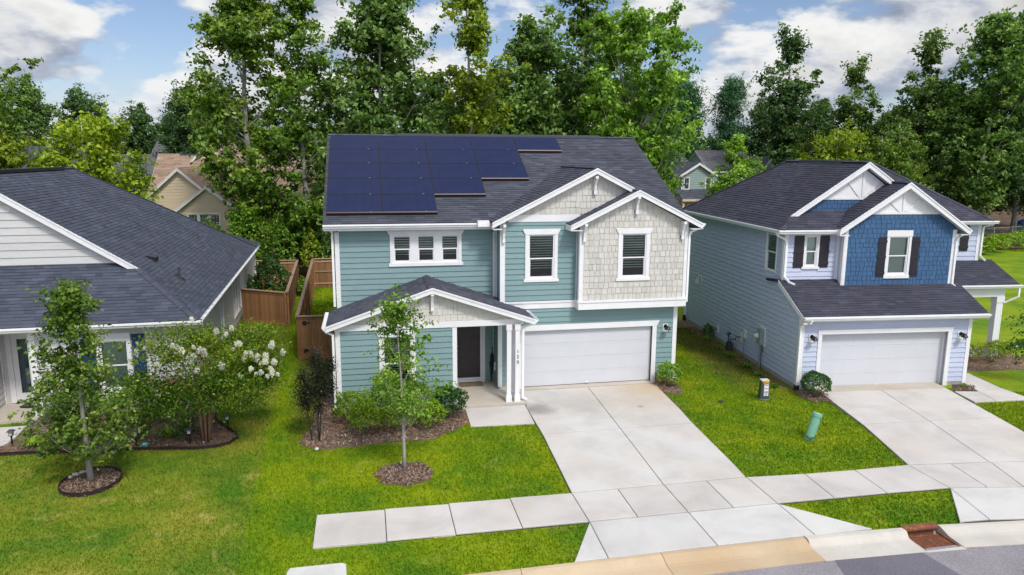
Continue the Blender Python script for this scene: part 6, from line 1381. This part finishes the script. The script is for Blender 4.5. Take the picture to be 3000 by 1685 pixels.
def crape():
    t = thing('crape_myrtle', 'spreading multi-stemmed crape myrtle with white flower clusters', 'tree', (-12.55, -3.0, 0)); rng = np.random.default_rng(5); rnd = random.Random(5); mb = MB()
    tips = []
    for i in range(7):
        a = i*.9+.3; r = rnd.uniform(.25, .5); p1 = Vector((math.cos(a)*.10, math.sin(a)*.08, 0)); p2 = Vector((math.cos(a)*r*.45, math.sin(a)*r*.4, 1.0)); mb.tube([p1, p2, Vector((math.cos(a)*r*1.1, math.sin(a)*r, 1.5))], [.042, .034, .026], 7)
        for j in range(6):
            b = a+rnd.uniform(-.9, .9); L = rnd.uniform(.7, 1.75); q = Vector((math.cos(b)*L*1.15, math.sin(b)*L*.9, rnd.uniform(1.55, 3.35)-.12*L)); mb.tube([Vector((math.cos(a)*r, math.sin(a)*r*.9, 1.45)), Vector((math.cos(b)*L*.5, math.sin(b)*L*.45, 2.1)), q], [.022, .014, .006], 5, cap=False); tips.append(q)
    mb.build('trunk', 'bark_red', t, smooth=True)
    C = []
    for q in tips+[Vector((rnd.uniform(-1.7, 1.8), rnd.uniform(-1.1, 1.1), rnd.uniform(1.3, 3.0))) for _ in range(38)]:
        k = rnd.randint(220, 400); g = rng.normal(size=(k, 3))*np.array([.25, .25, .15]); C.append(g+np.array(q)-np.array([0, 0, .05]))
    # one arching shoot down to the left
    u = np.linspace(0, 1, 230); C.append(np.stack([-.75-.85*u+rng.normal(0, .04, 230), np.full(230, -.45)+rng.normal(0, .05, 230), 2.05-1.55*u**1.6+rng.normal(0, .05, 230)], 1))
    C = np.concatenate(C); V = leaves(C, np.full(len(C), .085), rng, up=.8, aspect=.5); put('crown', quads_mesh('crown', V, 'leaf_crape', np.clip(rng.normal(.42, .24, len(C))+(C[:, 2]-2.2)*.16, 0, 1)), t)  # shade put into leaf colour: darker low in the crown, lighter on top
    k = 260; g = unit(rng.normal(size=(k, 3)))*rng.uniform(.02, .105, (k, 1))*np.array([1, 1, 1.15]); me = quads_mesh('blossom', leaves(g, np.full(k, .045), rng, aspect=.9), 'petal_white', rng.random(k))
    spots = [(-.55, -.7, 3.05), (-.35, -.6, 2.85), (.2, -.9, 2.95), (.0, -.8, 2.72), (1.15, -.6, 3.0), (1.35, -.7, 2.75), (1.6, -.5, 2.55), (1.85, -.6, 2.45), (2.05, -.3, 2.35), (1.75, -.8, 2.2), (1.9, -.7, 2.05), (2.15, -.4, 2.0), (1.2, -.9, 2.15), (.75, -1.0, 2.5), (.55, -.4, 3.35), (.95, -.3, 3.4), (-1.35, -.4, 2.95), (-1.6, -.3, 2.8), (-.9, -.9, 2.6), (-1.05, -.95, 1.55), (-.95, -1.0, 1.75), (-1.75, -.8, 1.45), (-1.62, -.45, .62), (.1, -1.0, 2.4), (.35, -.7, 2.2), (1.5, -.9, 2.35), (-.2, .2, 3.6), (1.95, .1, 2.75), (2.3, -.2, 2.6), (1.02, -.62, 2.86), (1.28, -.66, 2.6), (1.48, -.58, 2.68), (1.72, -.64, 2.42), (1.86, -.5, 2.58), (1.98, -.52, 2.22), (.0, -.72, 3.0), (.28, -.8, 2.84), (-.45, -.6, 2.95), (1.6, -.7, 2.12), (2.02, -.6, 2.12), (.8, -.35, 3.25), (-1.2, -.4, 2.85)]
    for p in spots: b = put('blossom', me, t); b.location = p; s = rnd.uniform(.5, .95); b.scale = (s*rnd.uniform(.7, 1.3), s, s*rnd.uniform(.9, 1.5)); b.rotation_euler = (rnd.uniform(-.4, .4), rnd.uniform(-.4, .4), rnd.uniform(0, 6))
    k = 120; g = rng.normal(size=(k, 3))*.05; me = quads_mesh('flower_bud', leaves(g, np.full(k, .035), rng), 'leaf_yellow', rng.random(k))
    for _ in range(22): b = put('flower_bud', me, t); b.location = (rnd.uniform(-1.7, 1.8), rnd.uniform(-1.1, .2), rnd.uniform(2.3, 3.55)); b.rotation_euler = (0, 0, rnd.uniform(0, 6))
crape()
def blob(name, label, cat, loc, size, m, n, leaf, seed, group=None, stems=5, bark='bark_brown', z0=0.0, hollow=.45, aspect=.6, up=.7, rough=.20):
    hollow = max(hollow, .62) if name.endswith('shrub') else hollow
    t = thing(name, label, cat, (loc[0], loc[1], 0), 0, group); rng = np.random.default_rng(seed); d = unit(rng.normal(size=(n, 3))); d[:, 2] = np.where(d[:, 2] < -.5, -d[:, 2], d[:, 2])
    f = 1+rough*np.sin(d[:, 0]*5+seed)*np.cos(d[:, 1]*4+seed*2)+rough*.6*np.sin(d[:, 2]*9+d[:, 0]*7)
    r = rng.uniform(hollow, 1.0, n)**.6*f; C = d*r[:, None]*np.array(size)/2; C[:, 2] += z0+size[2]/2
    V = leaves(C, np.full(n, leaf), rng, up=up, outward=d, aspect=aspect); put('foliage', quads_mesh('foliage', V, m, np.clip(rng.normal(.5, .26, n), 0, 1)), t)
    mb = MB(); rnd = random.Random(seed)
    for i in range(stems): a = i*2*math.pi/stems; mb.tube([(math.cos(a)*.04, math.sin(a)*.04, -.03), (math.cos(a)*size[0]*.2, math.sin(a)*size[1]*.2, z0+size[2]*.6)], [.014, .006], 5, cap=False)
    mb.build('stem', bark, t); return t
sh = 'green shrubs in the bed before the teal house'
blob('boxwood_shrub', 'pale green shrub at the left corner of the teal house bed', 'shrub', (-8.35, -2.35), (1.2, 1.0, 1.0), 'leaf_box', 2300, .07, 1, sh)
blob('boxwood_shrub', 'rounded yellow-green shrub at the front left of the bed', 'shrub', (-7.95, -3.35), (1.0, .9, 1.05), 'leaf_box', 2200, .065, 2, sh)
blob('boxwood_shrub', 'tall light green shrub against the teal wall left of the maple', 'shrub', (-7.2, -2.1), (1.35, 1.0, 1.5), 'leaf_bright', 3000, .075, 3, sh)
blob('boxwood_shrub', 'small yellow-green shrub just left of the young maple trunk', 'shrub', (-7.1, -3.2), (.95, .85, .85), 'leaf_box', 1900, .065, 4, sh)
blob('boxwood_shrub', 'mid green shrub behind the young maple trunk', 'shrub', (-6.4, -2.2), (1.3, .95, 1.2), 'leaf_box', 2600, .07, 5, sh)
blob('boxwood_shrub', 'yellow-green shrub right of the young maple trunk', 'shrub', (-6.0, -3.25), (1.0, .9, .9), 'leaf_box', 2000, .065, 6, sh)
blob('gardenia_shrub', 'dark glossy shrub with white blooms beside the porch step', 'shrub', (-5.3, -2.35), (1.1, 1.0, 1.0), 'leaf_holly', 2400, .08, 7)
blob('privet_shrub', 'round bright shrub at the right corner of the teal house', 'shrub', (2.98, -.62), (.95, .8, .85), 'leaf_bright', 1900, .075, 8)
blob('holly_shrub', 'dense dark clipped shrub beside the lavender garage door', 'shrub', (7.62, -2.62), (1.08, 1.0, .86), 'leaf_holly', 2900, .065, 9, hollow=.7, rough=.08)
def loropetalum():
    t = thing('purple_shrub_tree', 'dark leaved two-stemmed small tree by the left corner downspout', 'tree', (-9.38, -3.68, 0)); rng = np.random.default_rng(8); mb = MB()
    mb.tube([(-.12, 0, 0), (-.16, 0, .5), (-.28, .05, 1.2), (-.25, 0, 2.0)], [.022, .02, .015, .006], 6); mb.tube([(.08, 0, 0), (.06, .02, .6), (.14, 0, 1.3), (.1, 0, 2.6)], [.024, .02, .015, .006], 6); mb.tube([(.1, 0, .1), (.16, .05, .9), (.4, .05, 2.0)], [.016, .012, .006], 5); mb.build('trunk', 'bark_dark', t, smooth=True)
    C = []
    for (x, y, z, s, n) in ((-.3, 0, 1.55, .28, 700), (-.25, .05, 1.15, .2, 400), (.12, 0, 1.5, .3, 800), (.15, .05, 2.1, .28, 700), (.05, 0, 2.5, .17, 260), (.5, 0, 2.25, .16, 260), (.42, .1, 1.6, .2, 420), (-.3, 0, 2.0, .17, 260), (.1, 0, 1.0, .14, 200)): C.append(rng.normal(size=(n, 3))*np.array([s*.55, s*.5, s*.8])+np.array([x, y, z]))
    C = np.concatenate(C); put('crown', quads_mesh('crown', leaves(C, np.full(len(C), .06), rng), 'leaf_purple', rng.random(len(C))), t)
    C = rng.normal(size=(260, 3))*np.array([.18, .15, .14])+np.array([.08, 0, 2.72]); put('dry_twigs', quads_mesh('dry_twigs', leaves(C, np.full(260, .05), rng, aspect=.2), 'bark_brown', rng.random(260)), t)
loropetalum()
def strap_plant(name, label, loc, n, L, m, seed, group=None, w=.022, spread=1.0):
    t = thing(name, label, 'plant', (loc[0], loc[1], 0), 0, group); rnd = random.Random(seed); mb = MB()
    for i in range(n):
        a = rnd.uniform(0, 6.28); l = L*rnd.uniform(.6, 1.15); d = Vector((math.cos(a), math.sin(a), 0)); s = Vector((-d.y, d.x, 0)); prev = None; mb.cur = rnd.random(); o = d*rnd.uniform(0, .12*L)
        for k in range(6):
            u = k/5; p = o+d*(l*.75*spread*u)+Vector((0, 0, l*(1.05*u-.78*u*u))); ww = w*(1-u**2.2)*(.5+u if u < .5 else 1)
            cur = (p-s*ww, p+s*ww)
            if prev: mb.poly([prev[0], prev[1], cur[1], cur[0]])
            prev = cur
    mb.build('leaf_blades', m, t, rnd=True); return t
g = 'strap leaved plants along the left bed'
strap_plant('daylily', 'yellow-green daylily clump nearest the concrete walk', (-17.35, -2.55), 90, .62, 'leaf_lily', 1, g)
strap_plant('daylily', 'yellow-green daylily clump right beside the street maple crown', (-16.75, -2.45), 90, .62, 'leaf_lily', 2, g)
strap_plant('cast_iron_plant', 'broad leaved dark green clump under the crape myrtle', (-13.72, -2.55), 34, .82, 'leaf_bright', 3, g, .05, .7)
strap_plant('cast_iron_plant', 'second broad leaved clump left of the crape myrtle stems', (-13.25, -2.2), 30, .80, 'leaf_mid', 4, g, .05, .7)
strap_plant('flowering_ginger', 'arching grassy plant with yellow bloom by the brown fence', (-13.0, 8.3), 80, 1.15, 'leaf_mid', 5, None, .03)
strap_plant('weed_tuft', 'grass tuft at the foot of the lavender garage corner', (13.55, -2.78), 50, .38, 'leaf_lily', 6, None, .010, .6)
blob('garden_shrub', 'glossy dark shrub under the street maple crown', 'shrub', (-16.5, -1.3), (1.5, 1.1, 1.25), 'leaf_mid', 2600, .08, 21)
blob('garden_shrub', 'leafy shrub below the navy shuttered window', 'shrub', (-15.0, -.9), (2.0, 1.0, .95), 'leaf_bright', 2800, .08, 22)
blob('garden_shrub', 'tall pale green shrub at the porch opening of the cream house', 'shrub', (-17.4, -1.05), (.7, .7, 1.7), 'leaf_crape', 1300, .08, 23)
blob('garden_shrub', 'dark shade loving shrub behind the crape myrtle stems', 'shrub', (-13.6, -1.2), (1.7, 1.3, 1.35), 'leaf_dark', 3000, .09, 24)
blob('flowering_shrub', 'low blue flowered shrub near the edging right of the maple trunk', 'shrub', (-14.6, -2.5), (.9, .7, .55), 'leaf_holly', 1100, .06, 25)
blob('flowering_shrub', 'low blue flowered shrub by the left end of the edging', 'shrub', (-15.9, -2.75), (1.3, .6, .55), 'leaf_holly', 1300, .06, 26)
blob('garden_shrub', 'greyish spotted seedling shrub beside the garden light', 'shrub', (-13.2, -2.9), (.45, .4, .5), 'leaf_holly', 420, .055, 27)
blob('fence_shrub', 'big rounded shrub inside the brown timber fence', 'shrub', (-13.0, 16.8), (1.9, 1.9, 2.7), 'leaf_holly', 3200, .14, 28)
blob('fence_shrub', 'lower leafy shrub beside the rounded one inside the fence', 'shrub', (-14.4, 17.6), (1.6, 1.5, 1.5), 'leaf_mid', 1800, .13, 29)
blob('fence_shrub', 'bright shrub between the two timber fences', 'shrub', (-11.6, 20.0), (.7, 1.6, 1.0), 'leaf_bright', 900, .12, 30)
bg = 'leafy bushes behind the backyard fences'
for i, (x, y, sx, sz, m) in enumerate(((-17.6, 25.3, 2.6, 4.0, 'leaf_mid'), (-15.4, 25, 2.8, 5.2, 'leaf_bright'), (-13.4, 24.8, 2.4, 4.2, 'leaf_bright'), (-11.3, 24.9, 1.7, 3.4, 'leaf_yellow'), (-9.9, 25.0, 2.2, 4.0, 'leaf_mid'), (-18.2, 28.2, 2.6, 3.4, 'leaf_mid'), (-12.2, 27.5, 2.6, 4.6, 'leaf_maple'))):
    blob('background_bush', '%s leafy bush behind the backyard fences, %s in the row' % (('mid green', 'bright', 'bright', 'yellow-green', 'mid green', 'low', 'tall')[i], ORD[i]), 'bush', (x, y), (sx, sx, sz), m, int(900*sx*sz/4), .20, 40+i, bg)
fg = 'low shrubs beyond the right lawn'
for i, (x, y, sx, sz) in enumerate(((47.6, 30.3, 2.2, 1.5), (45.4, 29.2, 1.5, 1.3), (50.5, 31.0, 3.0, 1.7), (54.5, 32.2, 3.2, 1.8), (42.8, 27.5, 1.2, 1.2), (58.5, 33.5, 2.8, 1.7))):
    blob('lawn_edge_shrub', 'yellow-green shrub on the far lawn edge, %s from the left' % ('third', 'second', 'fourth', 'fifth', 'first', 'sixth')[i], 'shrub', (x, y), (sx, sx, sz), 'leaf_box', 700, .22, 60+i, fg)
cg = 'young conifers by the chain link fence'
for i, (x, y, h) in enumerate(((48.8, 33.0, 2.6), (54.6, 34.0, 2.7), (60.5, 35.3, 2.5))): blob('young_conifer', 'narrow young conifer by the chain link fence, %s from the left' % ORD[i], 'shrub', (x, y), (.9, .9, h), 'leaf_pine', 700, .16, 70+i, cg, aspect=.3)
pg = 'loose shrubs under the lavender house porch column'
for i, (x, y, s) in enumerate(((15.6, .1, .95), (16.6, .3, .9), (17.4, -.1, 1.0), (18.3, .4, .9))): blob('porch_shrub', 'loose yellow-green shrub by the porch column, %s from the left' % ORD[i], 'shrub', (x, y), (s*1.25, s, s*.8), 'leaf_yellow', 750, .075, 80+i, pg, hollow=.2)
young_maple('crape_seedling', 'small dark tree cut off by the right edge of the photo', (16.6, -2.6), 2.75, 117, .85, 1.2, 26, 60, .10, tr=.028, m='leaf_holly', bark='bark_dark')
wg_ = 'low weeds along the lavender house foundation'
for i, (x, y, s) in enumerate(((7.45, 5.3, .45), (7.35, 3.9, .35), (7.15, 2.6, .4), (7.0, 1.0, .4), (6.95, .0, .3), (6.75, -1.5, .25))): blob('weed_clump', 'low weed clump at the lavender side wall foot, %s from the back' % ORD[i], 'weed', (x, y), (s, s, s*.45), 'leaf_bright', 130, .09, 90+i, wg_, stems=2)
blob('foundation_shrub', 'small dark shrub against the long side wall near the drain pipe', 'shrub', (7.75, 5.9), (.5, .5, .6), 'leaf_mid', 420, .09, 99)
# ================================================================ small things
def pedestal():
    t = thing('utility_pedestal', 'tilted pale green cylindrical utility pedestal on the lawn', 'utility pedestal', (5.08, -6.15, -.03)); t.rotation_euler = (R_(-6), R_(20), 0)
    q = MB(); q.lathe((0, 0, 0), [(.145, -.1), (.145, .05), (.135, .055), (.135, .68), (.15, .70), (.15, .79), (.12, .82), (.001, .83)], 24); q.build('body', 'pedestal_green', t, smooth=False)
    q = MB(); q.lathe((0, 0, 0), [(.146, .08), (.150, .085), (.150, .105), (.146, .11)], 24); q.build('base_ring', 'pedestal_green', t); q = MB(); q.cbox((.06, -.145, .66), (.05, .02, .02)); q.build('latch', 'galvanised', t)
    strap_plant('grass_tuft', 'long grass tuft round the foot of the pale green pedestal', (5.05, -6.25), 110, .26, 'leaf_lily', 12, None, .008, .9)
pedestal()
def marker():
    t = thing('cable_marker_box', 'small dark green cable box with orange and white warning stickers', 'utility box', (5.67, -2.55, -.05), R_(-8))
    q = MB(); q.hexa([(-.17, -.12, 0), (.15, -.12, 0), (.15, .12, 0), (-.17, .12, 0), (-.13, -.10, .68), (.13, -.10, .68), (.13, .10, .68), (-.13, .10, .68)]); q.build('body', 'marker_green', t)
    q = MB(); q.box(-.135, .135, -.105, .105, .68, .72); q.build('lid', 'pale_plastic', t); q = MB(); q.box(-.19, .17, -.14, .13, 0, .05); q.build('base', 'galvanised', t)
    def st(a, b, c, d, m, nm, off=0): q = MB(); y0 = -.12+.02*(c/.68)-.004-off; y1 = -.12+.02*(d/.68)-.004-off; q.hexa([(a, y0, c), (b, y0, c), (b, y0+.003, c), (a, y0+.003, c), (a, y1, d), (b, y1, d), (b, y1+.003, d), (a, y1+.003, d)]); q.build(nm, m, t)
    st(-.07, .125, .585, .665, 'orange_sticker', 'orange_sticker'); st(-.045, .115, .16, .57, 'clear_white', 'white_sticker')
    st(-.03, .10, .53, .55, 'red_print', 'printed_line', .003); st(-.03, .10, .41, .43, 'red_print', 'printed_line', .003)
    for z in (.31, .285, .26): st(-.03, .10, z, z+.014, 'blue_print', 'printed_line', .003)
    st(.0, .07, .19, .23, 'grey_metal', 'printed_mark', .003)
    for i, z in enumerate((.625, .605)): st(-.05, .10, z, z+.008, 'rust', 'printed_line', .003)
marker()
def umbrella():
    t = thing('folded_umbrella', 'folded black umbrella leaning in the porch corner', 'umbrella', (-3.40, .78, .05)); t.rotation_euler = (R_(-8), R_(3), 0)
    q = MB(); q.lathe((0, 0, 0), [(.003, .02), (.02, .10), (.05, .35), (.06, .55), (.085, .62), (.09, .72), (.06, .82), (.075, .90), (.06, 1.0), (.02, 1.1)], 11); q.build('canopy', 'umbrella_black', t)
    q = MB(); q.tube([(0, 0, 0), (0, 0, 1.32)], .012, 8); q.tube([(0, 0, 1.1), (0, 0, 1.32)], .018, 8); q.build('shaft', 'umbrella_black', t)
umbrella()
t = thing('doormat', 'brown woven doormat before the dark front door', 'doormat', (-4.17, 1.0-.12, .05)); q = MB(); q.box(-.42, .42, -.26, .26, 0, .018); q.build('mat', 'doormat', t)
q = MB()
for i in range(26):
    for j in range(13):
        if (i+j) % 2 == 0: q.box(-.42+i*.0323, -.42+(i+1)*.0323-.004, -.26+j*.04, -.26+(j+1)*.04-.006, .018, .026)
q.build('weave', 'hub_tan', t, 'stuff'); t.location = (-4.17, .68, .05)
t = thing('doormat', 'black rounded doormat at the cream house door', 'doormat', (-18.75, 1.05, .03)); q = MB(); q.lathe((0, 0, 0), [(.40, 0), (.40, .015), (.001, .018)], 24); o = q.build('mat', 'umbrella_black', t); o.scale = (1, .55, 1)
def path_light(label, x, y):
    t = thing('path_light', label, 'garden light', (x, y, -.02), 0, 'solar path lights round the left bed')
    q = MB(); q.box(-.018, .018, -.018, .018, 0, .30); q.build('stake', 'black_paint', t); q = MB(); q.box(-.05, .05, -.05, .05, .29, .305)
    for a in (-.05, .05):
        for b in (-.05, .05): q.box(a-.005, a+.005, b-.005, b+.005, .305, .42)
    q.build('cage', 'black_paint', t); q = MB(); q.box(-.042, .042, -.042, .042, .31, .41); q.build('glass_panel', 'pale_plastic', t)
    q = MB(); q.hexa([(-.095, -.095, .42), (.095, -.095, .42), (.095, .095, .42), (-.095, .095, .42), (-.055, -.055, .465), (.055, -.055, .465), (.055, .055, .465), (-.055, .055, .465)]); q.build('lamp_cap', 'dark_metal', t)
for l, x, y in (('solar path light nearest the concrete walk at the far left', -17.95, -2.35), ('solar path light behind the daylilies by the porch slab', -17.75, -1.6), ('solar path light left of the teal sprinkler in the mulch', -14.45, -3.05), ('solar path light in front of the crape myrtle stems', -12.98, -3.15), ('solar path light at the right rounded tip of the mulch bed', -12.10, -2.15)): path_light(l, x, y)
t = thing('sprinkler', 'round teal and white lawn sprinkler lying on the mulch', 'sprinkler', (-14.2, -3.1, 0)); q = MB(); q.lathe((0, 0, 0), [(.12, 0), (.12, .04), (.09, .06), (.07, .05)], 20); q.build('base', 'plastic_teal', t, smooth=False); q = MB(); q.lathe((0, 0, 0), [(.07, .05), (.05, .065), (.001, .065)], 16); q.build('disc', 'clear_white', t); q = MB(); q.bar((0, 0, .05), (.02, .01, .16), .03, .02); q.build('spray_arm', 'plastic_teal', t)
def hose_reel():
    t = thing('hose_reel', 'round white hose reel leaning against the cream side wall', 'hose reel', (-13.3, 5.7, 0)); q = MB(); q.lathe((0, 0, 0), [(.12, -.08), (.26, -.08), (.26, -.06), (.13, -.05), (.13, .05), (.26, .06), (.26, .08), (.12, .08)], 20); o = q.build('reel', 'pale_plastic', t); o.location = (.1, 0, .32); o.rotation_euler = (R_(72), 0, R_(25))
    q = MB()
    for i in range(4): q.lathe((0, 0, 0), [(.15+i*.022, -.02), (.165+i*.022, 0), (.15+i*.022, .02)], 20)
    o = q.build('hose', 'galvanised', t); o.location = (.1, 0, .32); o.rotation_euler = (R_(72), 0, R_(25)); q = MB(); q.bar((-.15, .1, 0), (-.25, .05, .75), .08, .02); q.bar((-.3, .0, 0), (-.32, .05, .6), .03, .03); q.build('stand', 'hub_tan', t)
hose_reel()
t = thing('yard_hose_hook', 'small black hose hook on the porch slab edge', 'hook', (-18.3, -.75, .03)); q = MB(); q.tube([(0, 0, 0), (.02, 0, .14), (.08, 0, .18), (.12, 0, .14)], .008, 6); q.build('rod', 'black_paint', t)
rg = 'grey stones lying on the left mulch ring'
for i, (x, y, s) in enumerate(((-15.38, -4.95, .09), (-15.27, -4.83, .08), (-15.46, -5.08, .07), (-15.15, -4.76, .07))):
    rr = random.Random(i); q = MB(); q.lathe((0, 0, 0), [(.001, -s*.4), (s*.8, -s*.2), (s, .1*s), (s*.7, s*.5), (.001, s*.6)], 9); o = q.build('stone', 'stone', None, smooth=True); o.location = (x, y, .03); o.scale = (1.2, .8, 1); o.rotation_euler = (0, 0, i); tag(o, 'grey stone on the maple mulch ring rim, %s of four from the left' % ('second', 'third', 'first', 'fourth')[i], 'stone', rg)
q = MB(); q.lathe((0, 0, 0), [(.001, -.03), (.06, 0), (.05, .04), (.001, .05)], 9); o = q.build('stone', 'concrete_white'); o.location = (-9.33, -4.32, .0); tag(o, 'small white stone on the grass in front of the mulch bed', 'stone')
q = MB(); q.lathe((0, 0, 0), [(.001, -.02), (.09, .0), (.10, .015), (.001, .018)], 14); o = q.build('meter_cover', 'dark_metal'); o.location = (4.05, -2.6, .0); tag(o, 'small dark round cover in the bare spot on the right lawn', 'access cover')
# chain link fence at the far right
def chain_link():
    t = thing('chain_link_fence', 'grey chain link fence before the dark wood at right', 'fence', (46, 34, 0)); o = Vector((46, 34, 0)); A = Vector((44, 33.2, 0))-o; B = Vector((66, 38.6, 0))-o; L = (B-A).length; d = (B-A)/L
    n = 8
    for i in range(n+1): p = A+d*L*i/n; q = MB(); q.tube([p, p+Vector((0, 0, 1.7))], .05, 6); q.build('fence_post', 'galvanised', t)
    q = MB(); q.tube([A+Vector((0, 0, 1.62)), B+Vector((0, 0, 1.62))], .03, 6); q.build('top_rail', 'galvanised', t)
    q = MB(); m = int(L/.28)
    for i in range(m):
        for s in (0, 1): a = A+d*(i*.28); b = a+d*(1.4*(1 if s else -1)); q.bar(a+Vector((0, 0, .1)), b+Vector((0, 0, 1.55)), .012, .012)
    q.build('wire_mesh', 'galvanised', t, 'stuff')
chain_link()
t = thing('tarpaulin', 'crumpled bright blue tarpaulin heap in the dark wood at right', 'tarpaulin', (66.0, 44.5, 0)); rr = random.Random(3); q = MB()
n = 14; rings = []
for j, (r, z) in enumerate(((1.5, 0), (1.45, .7), (1.25, 1.15), (.8, 1.45), (.3, 1.5))):
    q.v += [(r*math.cos(2*math.pi*k/n)*rr.uniform(.85, 1.1), r*math.sin(2*math.pi*k/n)*rr.uniform(.85, 1.1)*.8, z+rr.uniform(-.1, .1)*(j > 0)) for k in range(n)]
for j in range(4):
    for k in range(n): q.f.append((j*n+k, j*n+(k+1) % n, (j+1)*n+(k+1) % n, (j+1)*n+k)); q.r.append(0)
q.f.append(tuple(4*n+k for k in range(n))); q.r.append(0); q.build('sheet', 'blue_tarp', t)
